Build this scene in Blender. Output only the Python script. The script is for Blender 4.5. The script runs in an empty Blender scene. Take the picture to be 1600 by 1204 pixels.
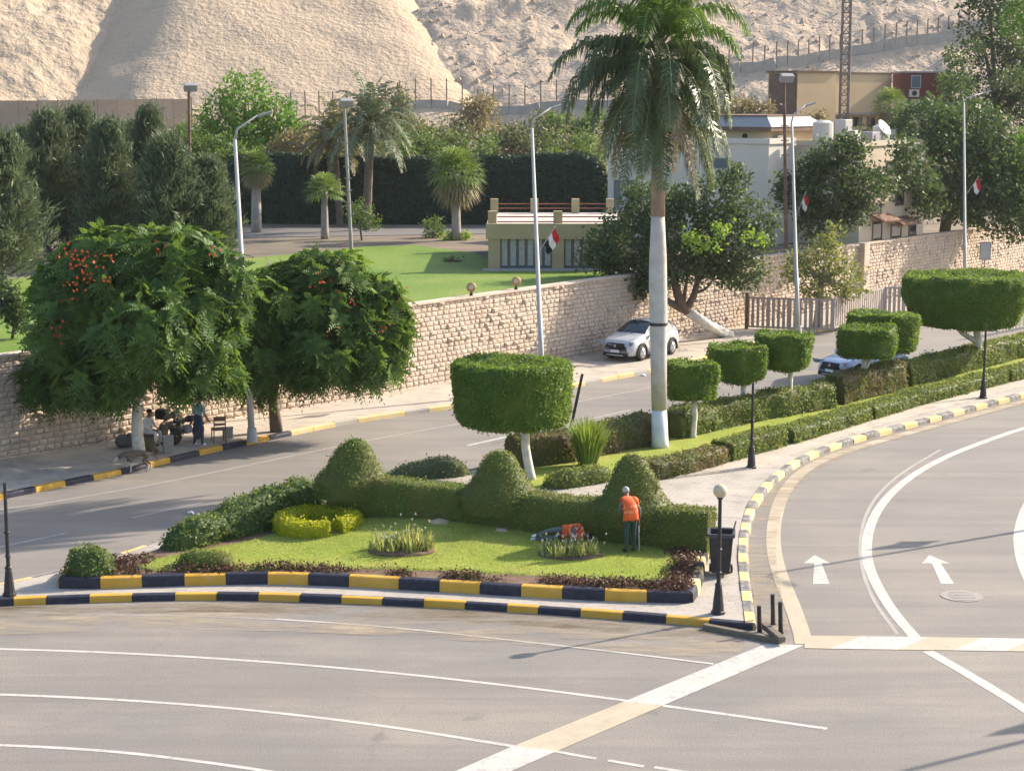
import bpy, bmesh, math, random
import numpy as np
from mathutils import Vector, Matrix
from mathutils.geometry import tessellate_polygon
R = math.radians
rng = np.random.default_rng(11)
random.seed(5)
SC = bpy.context.scene
COL = SC.collection

# ------------------------------------------------------------------ camera, sky, sun, exposure
CAM_H, PITCH, FPX = 12.2, R(9.0), 2870.0            # camera height (m), pitch, focal length in photo pixels (1600 wide)
cam_d = bpy.data.cameras.new('camera'); cam = bpy.data.objects.new('camera', cam_d); COL.objects.link(cam)
cam.location = (0, 0, CAM_H); cam.rotation_euler = (R(90) - PITCH, 0, 0)
cam_d.sensor_width = 36; cam_d.lens = 36 * FPX / 1600; cam_d.clip_end = 4000; cam_d.clip_start = 0.5
SC.camera = cam
SUN_AZ, SUN_EL = R(31), R(30)                         # sun stands behind the scene, to the right
sdir = Vector((math.cos(SUN_AZ) * math.cos(SUN_EL), math.sin(SUN_AZ) * math.cos(SUN_EL), math.sin(SUN_EL)))
world = bpy.data.worlds.new('World'); SC.world = world; world.use_nodes = True
wn = world.node_tree; wn.nodes.clear()
wo = wn.nodes.new('ShaderNodeOutputWorld'); wb = wn.nodes.new('ShaderNodeBackground'); ws = wn.nodes.new('ShaderNodeTexSky')
ws.sky_type = 'NISHITA'; ws.sun_disc = False; ws.sun_elevation = SUN_EL; ws.sun_rotation = R(90) - SUN_AZ
ws.dust_density = 2.0; ws.air_density = 1.0; ws.ozone_density = 1.0
wb.inputs['Strength'].default_value = 0.15
wn.links.new(ws.outputs[0], wb.inputs[0]); wn.links.new(wb.outputs[0], wo.inputs[0])
sun_d = bpy.data.lights.new('sun', 'SUN'); sun_d.energy = 4.8; sun_d.angle = R(0.6); sun_d.color = (1.0, 0.87, 0.70)
sun = bpy.data.objects.new('sun', sun_d); COL.objects.link(sun)
sun.rotation_euler = (-sdir).to_track_quat('-Z', 'Y').to_euler(); sun.location = (60, 40, 60)
SC.view_settings.view_transform = 'Standard'; SC.view_settings.look = 'None'
SC.view_settings.gamma = 1.0; SC.view_settings.exposure = 1.07; SC.view_settings.use_curve_mapping = False
SC.render.engine = 'CYCLES'
SC.cycles.use_denoising = True
try: SC.cycles.denoiser = 'OPENIMAGEDENOISE'
except Exception: pass
SC.cycles.max_bounces = 6; SC.cycles.transparent_max_bounces = 6; SC.cycles.diffuse_bounces = 3; SC.cycles.glossy_bounces = 2
SC.cycles.transmission_bounces = 3; SC.cycles.volume_bounces = 0; SC.cycles.caustics_reflective = False; SC.cycles.caustics_refractive = False

# ------------------------------------------------------------------ survey helpers: where a sight line meets a level, a depth or a surface
def ray(px, py):
    x = (px - 800) / FPX; y = -(py - 602) / FPX
    return Vector((x, math.cos(PITCH) + y * math.sin(PITCH), -math.sin(PITCH) + y * math.cos(PITCH)))
def P(px, py, z=0.0):
    d = ray(px, py); t = (z - CAM_H) / d.z
    return Vector((d.x * t, d.y * t, z))
def PD(px, py, Y):
    d = ray(px, py); t = Y / d.y
    return Vector((d.x * t, Y, CAM_H + d.z * t))
def hitv(px, py, f, t0=150, t1=330, n=1500):
    d = ray(px, py); t = np.linspace(t0, t1, n); x, y, z = d.x * t, d.y * t, CAM_H + d.z * t; h = f(x, y); k = np.argmax(z <= h)
    return Vector((x[k], y[k], h[k])) if z[k] <= h[k] else None
def hit(px, py, f, t0=20, t1=420, n=1600):
    d = ray(px, py); 
    for t in np.linspace(t0, t1, n):
        x, y, z = d.x * t, d.y * t, CAM_H + d.z * t
        if z <= f(x, y): return Vector((x, y, f(x, y)))
    return None

# ------------------------------------------------------------------ numpy noise
def _h(ix, iy, iz):
    n = (ix * 374761393 + iy * 668265263 + iz * 2147483647 * 3 + 1013904223) & 0xffffffff
    n = ((n ^ (n >> 13)) * 1274126177) & 0xffffffff
    return ((n ^ (n >> 16)) & 0xffff) / 65535.0
def vnoise(p, s=1.0, seed=0):
    p = np.asarray(p, float) * s + seed * 17.31
    i = np.floor(p).astype(np.int64); f = p - i; f = f * f * (3 - 2 * f)
    o = 0
    for a in (0, 1):
        for b in (0, 1):
            for c in (0, 1):
                w = (f[:, 0] if a else 1 - f[:, 0]) * (f[:, 1] if b else 1 - f[:, 1]) * (f[:, 2] if c else 1 - f[:, 2])
                o = o + w * _h(i[:, 0] + a, i[:, 1] + b, i[:, 2] + c)
    return o * 2 - 1
def fbm(p, s=1.0, o=4, seed=0, gain=0.5):
    r = 0; a = 1.0
    for k in range(o): r = r + a * vnoise(p, s * 2 ** k, seed + k); a *= gain
    return r
def unit(v): 
    v = np.asarray(v, float); return v / np.maximum(np.linalg.norm(v, axis=-1, keepdims=True), 1e-9)

# ------------------------------------------------------------------ materials
MATS = {}
def nt(name):
    m = bpy.data.materials.new(name); m.use_nodes = True; t = m.node_tree; t.nodes.clear()
    o = t.nodes.new('ShaderNodeOutputMaterial'); MATS[name] = m
    return m, t, o
def N(t, typ, **kw):
    n = t.nodes.new(typ)
    for k, v in kw.items():
        if k in n.inputs: n.inputs[k].default_value = v
        else: setattr(n, k, v)
    return n
def c4(c): return (c[0], c[1], c[2], 1.0)
def ramp(t, fac, stops):
    r = t.nodes.new('ShaderNodeValToRGB'); e = r.color_ramp.elements
    while len(e) > 1: e.remove(e[0])
    e[0].position = stops[0][0]; e[0].color = c4(stops[0][1])
    for p, c in stops[1:]: x = e.new(p); x.color = c4(c)
    t.links.new(fac, r.inputs[0]); return r.outputs[0]
def mixc(t, fac, a, b, mode='MIX'):
    m = t.nodes.new('ShaderNodeMix'); m.data_type = 'RGBA'; m.blend_type = mode
    for i, s in ((0, fac), (6, a), (7, b)):
        if hasattr(s, 'links') or isinstance(s, bpy.types.NodeSocket): t.links.new(s, m.inputs[i])
        else: m.inputs[i].default_value = s if i == 0 else c4(s)
    return m.outputs[2]
def noise(t, scale, detail=4, rough=0.55, vec=None, dist=0.0, stretch=None, rot=0.0):
    if vec is None: vec = t.nodes.new('ShaderNodeNewGeometry').outputs['Position']
    if stretch:
        mp = N(t, 'ShaderNodeMapping'); mp.inputs['Scale'].default_value = stretch; mp.inputs['Rotation'].default_value = (0, 0, rot)
        t.links.new(vec, mp.inputs[0]); vec = mp.outputs[0]
    n = N(t, 'ShaderNodeTexNoise', Scale=scale, Detail=detail, Roughness=rough, Distortion=dist)
    t.links.new(vec, n.inputs['Vector']); return n.outputs['Fac']
def pm(name, c1, c2=None, scale=3.0, rough=0.8, bump=0.0, bscale=None, metal=0.0, c3=None, scale2=None, f3=0.5, spec=0.3, lo=0.35, hi=0.65, bdist=0.02):
    """painted / mineral surface: two or three tones mixed by noise, optional bump"""
    m, t, o = nt(name); b = N(t, 'ShaderNodeBsdfPrincipled', Roughness=rough, Metallic=metal)
    b.inputs['Specular IOR Level'].default_value = spec
    if c2 is None: c2 = tuple(x * 0.8 for x in c1)
    col = ramp(t, noise(t, scale), [(lo, c1), (hi, c2)])
    if c3 is not None:
        f = ramp(t, noise(t, scale2 or scale * 4, 6), [(0.48, (0, 0, 0)), (0.70, (f3, f3, f3))]); col = mixc(t, f, col, c3)
    t.links.new(col, b.inputs['Base Color'])
    if bump:
        bp = N(t, 'ShaderNodeBump', Strength=bump, Distance=bdist); t.links.new(noise(t, bscale or scale * 5, 5), bp.inputs['Height']); t.links.new(bp.outputs[0], b.inputs['Normal'])
    t.links.new(b.outputs[0], o.inputs[0]); return m
def leafmat(name, a, b, trans=0.35, tcol=None, rough=0.55, spec=0.25, big=None):
    """leaves: two tones by a per-leaf random tint, light passing through"""
    m, t, o = nt(name); a = tuple(min(.8, x * 1.45) for x in a); b = tuple(min(.8, x * 1.45) for x in b)
    at = N(t, 'ShaderNodeAttribute', attribute_name='tint')
    col = mixc(t, at.outputs['Fac'], a, b)
    if big:
        f = ramp(t, noise(t, big[1], 3), [(0.45, (0, 0, 0)), (0.65, (1, 1, 1))]); col = mixc(t, f, col, big[0])
    p = N(t, 'ShaderNodeBsdfPrincipled', Roughness=rough); p.inputs['Specular IOR Level'].default_value = spec
    t.links.new(col, p.inputs['Base Color'])
    tr = N(t, 'ShaderNodeBsdfTranslucent'); 
    tc = mixc(t, 0.55, col, tcol or (b[0] * 1.9, b[1] * 1.7, b[2] * 0.8)); t.links.new(tc, tr.inputs[0])
    mx = N(t, 'ShaderNodeMixShader', Fac=trans); t.links.new(p.outputs[0], mx.inputs[1]); t.links.new(tr.outputs[0], mx.inputs[2])
    t.links.new(mx.outputs[0], o.inputs[0]); return m
def glass(name, c=(0.02, 0.03, 0.035), rough=0.06):
    m, t, o = nt(name); b = N(t, 'ShaderNodeBsdfPrincipled', Roughness=rough); b.inputs['Base Color'].default_value = c4(c)
    b.inputs['Specular IOR Level'].default_value = 0.8; t.links.new(b.outputs[0], o.inputs[0]); return m

# ------------------------------------------------------------------ objects
def tag(o, label=None, cat=None, group=None, kind=None):
    for k, v in (('label', label), ('category', cat), ('group', group), ('kind', kind)):
        if v: o[k] = v
    return o
def link(name, me, parent=None, mat=None, loc=None):
    o = bpy.data.objects.new(name, me); COL.objects.link(o)
    if parent is not None: o.parent = parent
    if mat is not None and me is not None:
        for m in (mat if isinstance(mat, (list, tuple)) else [mat]): me.materials.append(m)
    if loc is not None: o.location = loc
    return o
def empty(name, loc=(0, 0, 0), rz=0.0, label=None, cat=None, group=None, kind=None, parent=None):
    o = bpy.data.objects.new(name, None); o.empty_display_size = 0.2; COL.objects.link(o); o.location = loc; o.rotation_euler = (0, 0, rz)
    if parent is not None: o.parent = parent
    return tag(o, label, cat, group, kind)
def copy_tree(o, parent=None):
    c = o.copy(); COL.objects.link(c); c.parent = parent
    for ch in list(o.children): copy_tree(ch, c)
    return c
class MB:
    """collects simple solids, then links them as one mesh object"""
    def __init__(s): s.v = []; s.f = []; s.m = []; s.mi = 0
    def add(s, vs, fs):
        k = len(s.v); s.v += [tuple(v) for v in vs]; s.f += [tuple(i + k for i in f) for f in fs]; s.m += [s.mi] * len(fs); return s
    def box(s, c, d, rz=0.0, rx=0.0, ry=0.0, bev=0.0):
        M = Matrix.Translation(c) @ Matrix.Rotation(rz, 4, 'Z') @ Matrix.Rotation(ry, 4, 'Y') @ Matrix.Rotation(rx, 4, 'X')
        hx, hy, hz = d[0] / 2, d[1] / 2, d[2] / 2
        if bev <= 0:
            vs = [(x, y, z) for z in (-hz, hz) for y in (-hy, hy) for x in (-hx, hx)]
            fs = [(0, 2, 3, 1), (4, 5, 7, 6), (0, 1, 5, 4), (2, 6, 7, 3), (0, 4, 6, 2), (1, 3, 7, 5)]
        else:
            bm = bmesh.new(); bmesh.ops.create_cube(bm, size=1.0)
            for v in bm.verts: v.co = Vector((v.co.x * d[0], v.co.y * d[1], v.co.z * d[2]))
            bmesh.ops.bevel(bm, geom=bm.edges[:], offset=min(bev, 0.45 * min(d)), segments=2, affect='EDGES', profile=0.5)
            bm.verts.index_update(); vs = [v.co.copy() for v in bm.verts]; fs = [[v.index for v in f.verts] for f in bm.faces]; bm.free()
        return s.add([M @ Vector(v) for v in vs], fs)
    def tube(s, pts, rad, n=8, cap=True):
        pts = [Vector(p) for p in pts]; 
        if not isinstance(rad, (list, tuple)): rad = [rad] * len(pts)
        rings = []; up = Vector((0.31, 0.17, 1)).normalized()
        for i, p in enumerate(pts):
            d = (pts[min(i + 1, len(pts) - 1)] - pts[max(i - 1, 0)]).normalized()
            a = d.cross(Vector((0, 1, 0)) if abs(d.y) < 0.9 else Vector((1, 0, 0))).normalized(); b = d.cross(a)
            rings.append([p + (a * math.cos(2 * math.pi * k / n) + b * math.sin(2 * math.pi * k / n)) * rad[i] for k in range(n)])
        vs = [v for r in rings for v in r]; fs = []
        for i in range(len(pts) - 1):
            for k in range(n): fs.append((i * n + k, i * n + (k + 1) % n, (i + 1) * n + (k + 1) % n, (i + 1) * n + k))
        if cap: fs.append(tuple(range(n - 1, -1, -1))); fs.append(tuple((len(pts) - 1) * n + k for k in range(n)))
        return s.add(vs, fs)
    def lathe(s, prof, c=(0, 0, 0), n=20, M=None):
        """prof: (radius, z) from bottom to top"""
        vs = []; fs = []; M = M or Matrix.Identity(4); c = Vector(c)
        for r, z in prof:
            for k in range(n): vs.append(c + M @ Vector((r * math.cos(2 * math.pi * k / n), r * math.sin(2 * math.pi * k / n), z)))
        for i in range(len(prof) - 1):
            for k in range(n): fs.append((i * n + k, i * n + (k + 1) % n, (i + 1) * n + (k + 1) % n, (i + 1) * n + k))
        fs.append(tuple(range(n - 1, -1, -1))); fs.append(tuple((len(prof) - 1) * n + k for k in range(n)))
        return s.add(vs, fs)
    def prism(s, poly, z0, z1):
        poly = [Vector((p[0], p[1], 0)) for p in poly]; n = len(poly)
        a = sum(poly[i].x * poly[(i + 1) % n].y - poly[(i + 1) % n].x * poly[i].y for i in range(n))
        if a < 0: poly.reverse()
        vs = [(p.x, p.y, z1) for p in poly] + [(p.x, p.y, z0) for p in poly]
        fs = []
        for t in tessellate_polygon([poly]):
            A, B, C = poly[t[0]], poly[t[1]], poly[t[2]]
            fs.append(tuple(t) if (B - A).cross(C - A).z > 0 else (t[0], t[2], t[1]))
        fs += [(i, i + n, (i + 1) % n + n, (i + 1) % n) for i in range(n)]
        return s.add(vs, fs)
    def build(s, name, mat, parent=None, smooth=False, loc=None):
        me = bpy.data.meshes.new(name); me.from_pydata(s.v, [], s.f); me.update()
        if isinstance(mat, (list, tuple)): me.polygons.foreach_set('material_index', s.m)
        if smooth: me.polygons.foreach_set('use_smooth', [True] * len(s.f))
        return link(name, me, parent, mat, loc)
def ico(mb, c, r, sub=1, seed=None, amp=0.0):
    bm = bmesh.new(); bmesh.ops.create_icosphere(bm, subdivisions=sub, radius=1.0)
    r = r if isinstance(r, (tuple, list)) else (r, r, r); rs = random.Random(seed)
    vs = []
    bm.verts.index_update()
    for v in bm.verts:
        k = 1 + amp * rs.uniform(-1, 1); vs.append((c[0] + v.co.x * r[0] * k, c[1] + v.co.y * r[1] * k, c[2] + v.co.z * r[2] * k))
    fs = [[v.index for v in f.verts] for f in bm.faces]; bm.free(); mb.add(vs, fs)
def grid_mesh(name, V, mat, parent=None, smooth=True):
    """V: (n, m, 3) array -> one sheet"""
    n, m = V.shape[:2]; idx = np.arange(n * m).reshape(n, m)
    F = np.stack([idx[:-1, :-1], idx[1:, :-1], idx[1:, 1:], idx[:-1, 1:]], -1).reshape(-1, 4)
    return np_mesh(name, V.reshape(-1, 3), F, mat, parent, smooth)
def np_mesh(name, V, F, mat, parent=None, smooth=False, tint=None):
    me = bpy.data.meshes.new(name); V = np.ascontiguousarray(V, dtype=np.float32); F = np.ascontiguousarray(F, dtype=np.int32); k = F.shape[1]
    me.vertices.add(len(V)); me.vertices.foreach_set('co', V.ravel())
    me.loops.add(F.size); me.loops.foreach_set('vertex_index', F.ravel())
    me.polygons.add(len(F)); me.polygons.foreach_set('loop_start', np.arange(0, F.size, k, dtype=np.int32))
    me.polygons.foreach_set('use_smooth', np.full(len(F), smooth))
    me.update(calc_edges=True)
    if tint is not None:
        a = me.attributes.new('tint', 'FLOAT', 'FACE'); a.data.foreach_set('value', np.ascontiguousarray(tint, dtype=np.float32))
    return link(name, me, parent, mat)
def sheet(name, poly, z, mat, kind='structure', parent=None, z0=None):
    b = MB(); b.prism(poly, z - 0.003 if z0 is None else z0, z)
    return tag(b.build(name, mat, parent), kind=kind)
def resample(pts, step):
    pts = [Vector(p) for p in pts]; out = [pts[0]]; 
    L = [0]
    for a, b in zip(pts, pts[1:]): L.append(L[-1] + (b - a).length)
    n = max(1, round(L[-1] / step)); res = []
    for k in range(n + 1):
        s = L[-1] * k / n; i = 0
        while i < len(pts) - 2 and L[i + 1] < s: i += 1
        res.append(pts[i].lerp(pts[i + 1], (s - L[i]) / max(1e-9, L[i + 1] - L[i])))
    return res
def smooth_path(pts, it=2):
    pts = [Vector(p) for p in pts]
    for _ in range(it):
        q = [pts[0]]
        for a, b in zip(pts, pts[1:]): q += [a * 0.75 + b * 0.25, a * 0.25 + b * 0.75]
        q.append(pts[-1]); pts = q
    return pts
def offset_path(pts, d):
    out = []
    for i, p in enumerate(pts):
        t = (pts[min(i + 1, len(pts) - 1)] - pts[max(i - 1, 0)]); t.z = 0; t.normalize()
        out.append(p + Vector((-t.y, t.x, 0)) * d)
    return out
# ------------------------------------------------------------------ foliage
def leaf_quads(C, A, B, L, W):
    """C centres, A long axes, B side axes -> (n,4,3) diamond leaves"""
    L = np.broadcast_to(np.asarray(L, float), (len(C),))[:, None]; W = np.broadcast_to(np.asarray(W, float), (len(C),))[:, None]
    return np.stack([C - A * L * .5, C + B * W * .5, C + A * L * .5, C - B * W * .5], 1)
def quads_obj(name, Q, mat, parent=None, tint=None, core=None):
    """Q (n,4,3); core: optional (verts, quad faces) of an inner body"""
    n = len(Q); V = Q.reshape(-1, 3); F = np.arange(n * 4).reshape(n, 4)
    t = rng.random(n) if tint is None else tint
    if core is not None:
        cv, cf = core; F = np.vstack([F, np.asarray(cf) + len(V)]); V = np.vstack([V, cv]); t = np.concatenate([t, np.full(len(cf), 0.0)])
    return np_mesh(name, V, F, mat, parent, False, t)
def rand_dirs(n, up=0.0):
    v = unit(rng.normal(size=(n, 3))); v[:, 2] += up; return unit(v)
def surf_sample(V, F, n):
    V = np.asarray(V); F = np.asarray(F); T = np.vstack([F[:, [0, 1, 2]], F[:, [0, 2, 3]]])
    a, b, c = V[T[:, 0]], V[T[:, 1]], V[T[:, 2]]; cr = np.cross(b - a, c - a); ar = np.linalg.norm(cr, axis=1)
    k = rng.choice(len(T), n, p=ar / ar.sum()); u = rng.random((n, 2)); fl = u.sum(1) > 1; u[fl] = 1 - u[fl]
    return a[k] + (b - a)[k] * u[:, :1] + (c - a)[k] * u[:, 1:], unit(cr[k]), ar.sum() / 2
def clipped(V, F, dens, L=0.075, W=0.045, depth=0.06, flop=0.75):
    """leaf quads lying on a clipped surface"""
    _, _, area = surf_sample(V, F, 4); n = int(area * dens)
    p, nm, _ = surf_sample(V, F, n); g = vnoise(p, 2.3, 31) + rng.normal(0, .35, n) > -.72; p, nm = p[g], nm[g]; n = len(p); out = nm.copy()
    nm = unit(nm + rng.normal(size=(n, 3)) * flop); A = unit(np.cross(nm, rng.normal(size=(n, 3)))); B = np.cross(nm, A)
    p = p + nm * rng.uniform(-depth, depth * 0.6, n)[:, None]; s = rng.uniform(0.7, 1.3, n)
    k = rng.random(n) < .035; p[k] += out[k] * rng.uniform(.02, .13, k.sum())[:, None]; A[k] = unit(out[k] + rng.normal(0, .4, (k.sum(), 3))); B[k] = unit(np.cross(A[k], rng.normal(size=(k.sum(), 3))))
    return leaf_quads(p, A, B, L * s, W * s)
def sweep_surface(path, w, h, z0, nprof=15, rnd=0.18, rag=0.05, seed=0, expo=5.0, taper=0.0, square=False):
    """hedge body along a path: w, h callables of 0..1 (width, height); closed grid; returns V, F"""
    if square: path = [path[0]] + [path[0].lerp(path[1], .02)] + list(path[1:-1]) + [path[-1].lerp(path[-2], .02), path[-1]]
    rows = []; n = len(path); L = 0
    for i, p in enumerate(path):
        t = i / (n - 1); d = path[min(i + 1, n - 1)] - path[max(i - 1, 0)]; d.z = 0; d.normalize(); s = Vector((-d.y, d.x, 0))
        W = w(t) / 2; H = h(t); e = min(t, 1 - t) * n
        k = 1.0 if e > 2.5 else (0.0 if e < 0.3 else (0.75 if e < 1.3 else 0.94))
        if square: k = 1.0 if e > 0.3 else 0.0
        row = []
        for j in range(nprof):
            a = math.pi * j / (nprof - 1); ca, sa = math.cos(a), math.sin(a)
            x = math.copysign(abs(ca) ** (2 / expo), ca); y = abs(sa) ** (2 / expo)
            row.append(p + s * (x * W * (1 - taper * y) * max(k, 0.02)) + Vector((0, 0, z0(p) + y * H * (k if k > 0 else 0.02) * (0.9 + 0.1 * k))))
        rows.append([tuple(v) for v in row])
    V = np.array(rows); sh = V.shape; q = V.reshape(-1, 3)
    q = q + np.stack([vnoise(q, 1.6, seed), vnoise(q, 1.6, seed + 3), vnoise(q, 1.3, seed + 5)], 1) * rag + np.stack([vnoise(q, 5, seed + 7), vnoise(q, 5, seed + 8), vnoise(q, 5, seed + 9)], 1) * rag * 0.4
    idx = np.arange(sh[0] * sh[1]).reshape(sh[:2])
    F = np.stack([idx[:-1, :-1], idx[:-1, 1:], idx[1:, 1:], idx[1:, :-1]], -1).reshape(-1, 4)
    # orient outward (up faces at the top)
    j = nprof // 2; f = F[(len(F) // 2 // (nprof - 1)) * (nprof - 1) + j]; nrm = np.cross(q[f[1]] - q[f[0]], q[f[2]] - q[f[0]])
    if nrm[2] < 0: F = F[:, ::-1]
    return q, F
def lathe_surface(prof, c, nseg=40, rag=0.05, seed=0, sx=1.0, sy=1.0, sq=2.0):
    rows = []
    for r, z in prof:
        row = []
        for k in range(nseg + 1):
            a = 2 * math.pi * k / nseg; ca, sa = math.cos(a), math.sin(a); g = (abs(ca) ** sq + abs(sa) ** sq) ** (-1 / sq)
            row.append((c[0] + r * sx * g * ca, c[1] + r * sy * g * sa, c[2] + z))
        rows.append(row)
    V = np.array(rows); V[:, -1] = V[:, 0]; sh = V.shape; q = V.reshape(-1, 3)
    q = q + np.stack([vnoise(q, 1.5, seed), vnoise(q, 1.5, seed + 3), vnoise(q, 1.5, seed + 5)], 1) * rag + np.stack([vnoise(q, 5, seed + 7), vnoise(q, 5, seed + 8), vnoise(q, 5, seed + 9)], 1) * rag * 0.4
    idx = np.arange(sh[0] * sh[1]).reshape(sh[:2]); F = np.stack([idx[:-1, :-1], idx[:-1, 1:], idx[1:, 1:], idx[1:, :-1]], -1).reshape(-1, 4)
    return q, F
def shrink(V, F, d):
    nm = np.zeros_like(V); fn = np.cross(V[F[:, 1]] - V[F[:, 0]], V[F[:, 2]] - V[F[:, 0]])
    for k in range(4): np.add.at(nm, F[:, k], fn)
    return V - unit(nm) * d
def clumps(lobes, n, spread, per, shell=(0.62, 1.0), up=0.15, L=0.2, W=0.1, droop=0.0, bottom=-0.75, flat=0.0):
    """leaf clumps spread through ellipsoid lobes [(centre, radii)], denser near their skins"""
    vol = np.array([r[0] * r[1] + r[0] * r[2] + r[1] * r[2] for _, r in lobes]); vol = vol / vol.sum(); Q = []; T = []
    for (c, r), f in zip(lobes, vol):
        m = max(3, int(n * f)); d = rand_dirs(m); d[:, 2] = np.maximum(d[:, 2], bottom + rng.random(m) * 0.2); d = unit(d)
        k = rng.uniform(shell[0] ** 2, shell[1] ** 2, m) ** 0.5; cc = np.array(c) + d * np.array(r) * k[:, None]
        e = np.repeat(cc, per, 0) + rng.normal(size=(m * per, 3)) * spread; nn = len(e)
        out = np.repeat(d, per, 0)
        A = unit(rng.normal(size=(nn, 3)) * 0.8 + out * 0.6 + np.array([0, 0, up - droop])); B = unit(np.cross(A, unit(rng.normal(size=(nn, 3)) * (1 - flat) + np.array([0, 0, 1.0]) * flat)))
        s = rng.uniform(0.65, 1.3, nn); Q.append(leaf_quads(e, A, B, L * s, W * s)); T.append(np.clip(np.repeat(rng.random(m), per) * 0.6 + rng.random(nn) * 0.4, 0, 1))
    return np.concatenate(Q), np.concatenate(T)
def limbs(mb, base, top, lobes, r0, n=6, k=1.0):
    for c, r in lobes:
        c = Vector(c); t = random.uniform(0.75, 1.0); s = Vector(base).lerp(Vector(top), t); m = s.lerp(c, 0.5) + Vector((random.uniform(-.2, .2), random.uniform(-.2, .2), random.uniform(.0, .3))) * k
        mb.tube([s, m, c], [r0 * .6, r0 * .4, r0 * .12], n)
        for _ in range(3):
            d = Vector(rand_dirs(1, 0.4)[0]); e = c + Vector((d.x * r[0], d.y * r[1], d.z * r[2])) * 0.75
            mb.tube([m.lerp(c, random.uniform(.3, .9)), e], [r0 * .2, r0 * .05], 5)
# ================================================================== materials
def asphalt_mat():
    m, t, o = nt('asphalt'); b = N(t, 'ShaderNodeBsdfPrincipled', Roughness=0.78); b.inputs['Specular IOR Level'].default_value = 0.35
    base = ramp(t, noise(t, 0.16, 5, 0.6), [(0.3, (0.262, 0.232, 0.200)), (0.5, (0.216, 0.198, 0.178)), (0.7, (0.178, 0.169, 0.160))])
    st = ramp(t, noise(t, 0.55, 5, 0.65, stretch=(0.14, 1.9, 1), dist=0.8), [(0.38, (0, 0, 0)), (0.66, (0.44, 0.44, 0.44))])
    col = mixc(t, st, base, (0.14, 0.132, 0.125))
    du = ramp(t, noise(t, 0.35, 6, 0.7, stretch=(0.5, 1.3, 1), rot=0.4), [(0.50, (0, 0, 0)), (0.72, (0.55, 0.55, 0.55))]); col = mixc(t, du, col, (0.30, 0.262, 0.215))
    gr = ramp(t, noise(t, 26, 3, 0.7), [(0.35, (0.72, 0.72, 0.72)), (0.65, (1.16, 1.16, 1.16))]); col = mixc(t, 1.0, col, gr, 'MULTIPLY')
    tr = ramp(t, noise(t, 0.33, 4, 0.6, stretch=(0.05, 2.6, 1), rot=-0.12, dist=0.3), [(0.52, (0, 0, 0)), (0.70, (0.50, 0.50, 0.50))]); col = mixc(t, tr, col, (0.135, 0.122, 0.112))
    dr = ramp(t, noise(t, 7, 2, 0.4), [(0.74, (0, 0, 0)), (0.80, (0.5, 0.5, 0.5))]); col = mixc(t, dr, col, (0.10, 0.092, 0.085))
    sp = ramp(t, noise(t, 0.9, 3, 0.5), [(0.68, (0, 0, 0)), (0.74, (0.4, 0.4, 0.4))]); col = mixc(t, sp, col, (0.10, 0.092, 0.085))
    # cracks
    vo = N(t, 'ShaderNodeTexVoronoi', feature='DISTANCE_TO_EDGE', Scale=0.13); 
    g = t.nodes.new('ShaderNodeNewGeometry'); mv = N(t, 'ShaderNodeVectorMath', operation='ADD'); nn = N(t, 'ShaderNodeTexNoise', Scale=0.7, Detail=4.0)
    t.links.new(g.outputs['Position'], nn.inputs['Vector']); t.links.new(g.outputs['Position'], mv.inputs[0]); t.links.new(nn.outputs['Color'], mv.inputs[1]); t.links.new(mv.outputs[0], vo.inputs['Vector'])
    ck = ramp(t, vo.outputs['Distance'], [(0.0, (0.16, 0.16, 0.16)), (0.004, (0, 0, 0))]); col = mixc(t, ck, col, (0.09, 0.085, 0.08))
    t.links.new(col, b.inputs['Base Color'])
    bp = N(t, 'ShaderNodeBump', Strength=0.35, Distance=0.01); t.links.new(noise(t, 40, 3, 0.7), bp.inputs['Height']); t.links.new(bp.outputs[0], b.inputs['Normal'])
    t.links.new(b.outputs[0], o.inputs[0]); return m
ASPH = asphalt_mat()
def paint_mat(name, c, wear=0.5, under=(0.20, 0.19, 0.18)):
    m, t, o = nt(name); b = N(t, 'ShaderNodeBsdfPrincipled', Roughness=0.7)
    col = ramp(t, noise(t, 1.2, 4), [(0.3, c), (0.7, tuple(x * 0.82 for x in c))])
    w = ramp(t, noise(t, 5, 8, 0.75), [(0.52, (0, 0, 0)), (0.68, (wear, wear, wear))]); col = mixc(t, w, col, under)
    t.links.new(col, b.inputs['Base Color']); t.links.new(b.outputs[0], o.inputs[0]); return m
WHITE_LINE = paint_mat('road_paint_white', (0.46, 0.445, 0.41), 0.8)
FADED_LINE = paint_mat('road_paint_faded', (0.33, 0.31, 0.285), 1.0)
CREAM_LINE = paint_mat('road_paint_cream', (0.43, 0.365, 0.265), 0.5)
KY = pm('kerb_paint_yellow', (0.58, 0.33, 0.04), (0.50, 0.275, 0.03), 2.0, 0.6, 0.3, 18, c3=(0.42, 0.34, 0.22), scale2=7, f3=0.35)
KB = pm('kerb_paint_navy', (0.016, 0.018, 0.036), (0.028, 0.028, 0.045), 2.0, 0.6, 0.3, 18, c3=(0.10, 0.095, 0.095), scale2=8, f3=0.22)
KYF = pm('kerb_paint_yellow_worn', (0.58, 0.41, 0.13), (0.55, 0.45, 0.25), 2.5, 0.8, 0.4, 16, c3=(0.45, 0.41, 0.35), scale2=5, f3=0.7)
KBF = pm('kerb_paint_grey_worn', (0.10, 0.097, 0.10), (0.19, 0.185, 0.18), 2.5, 0.8, 0.4, 16, c3=(0.42, 0.38, 0.33), scale2=5, f3=0.55)
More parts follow.
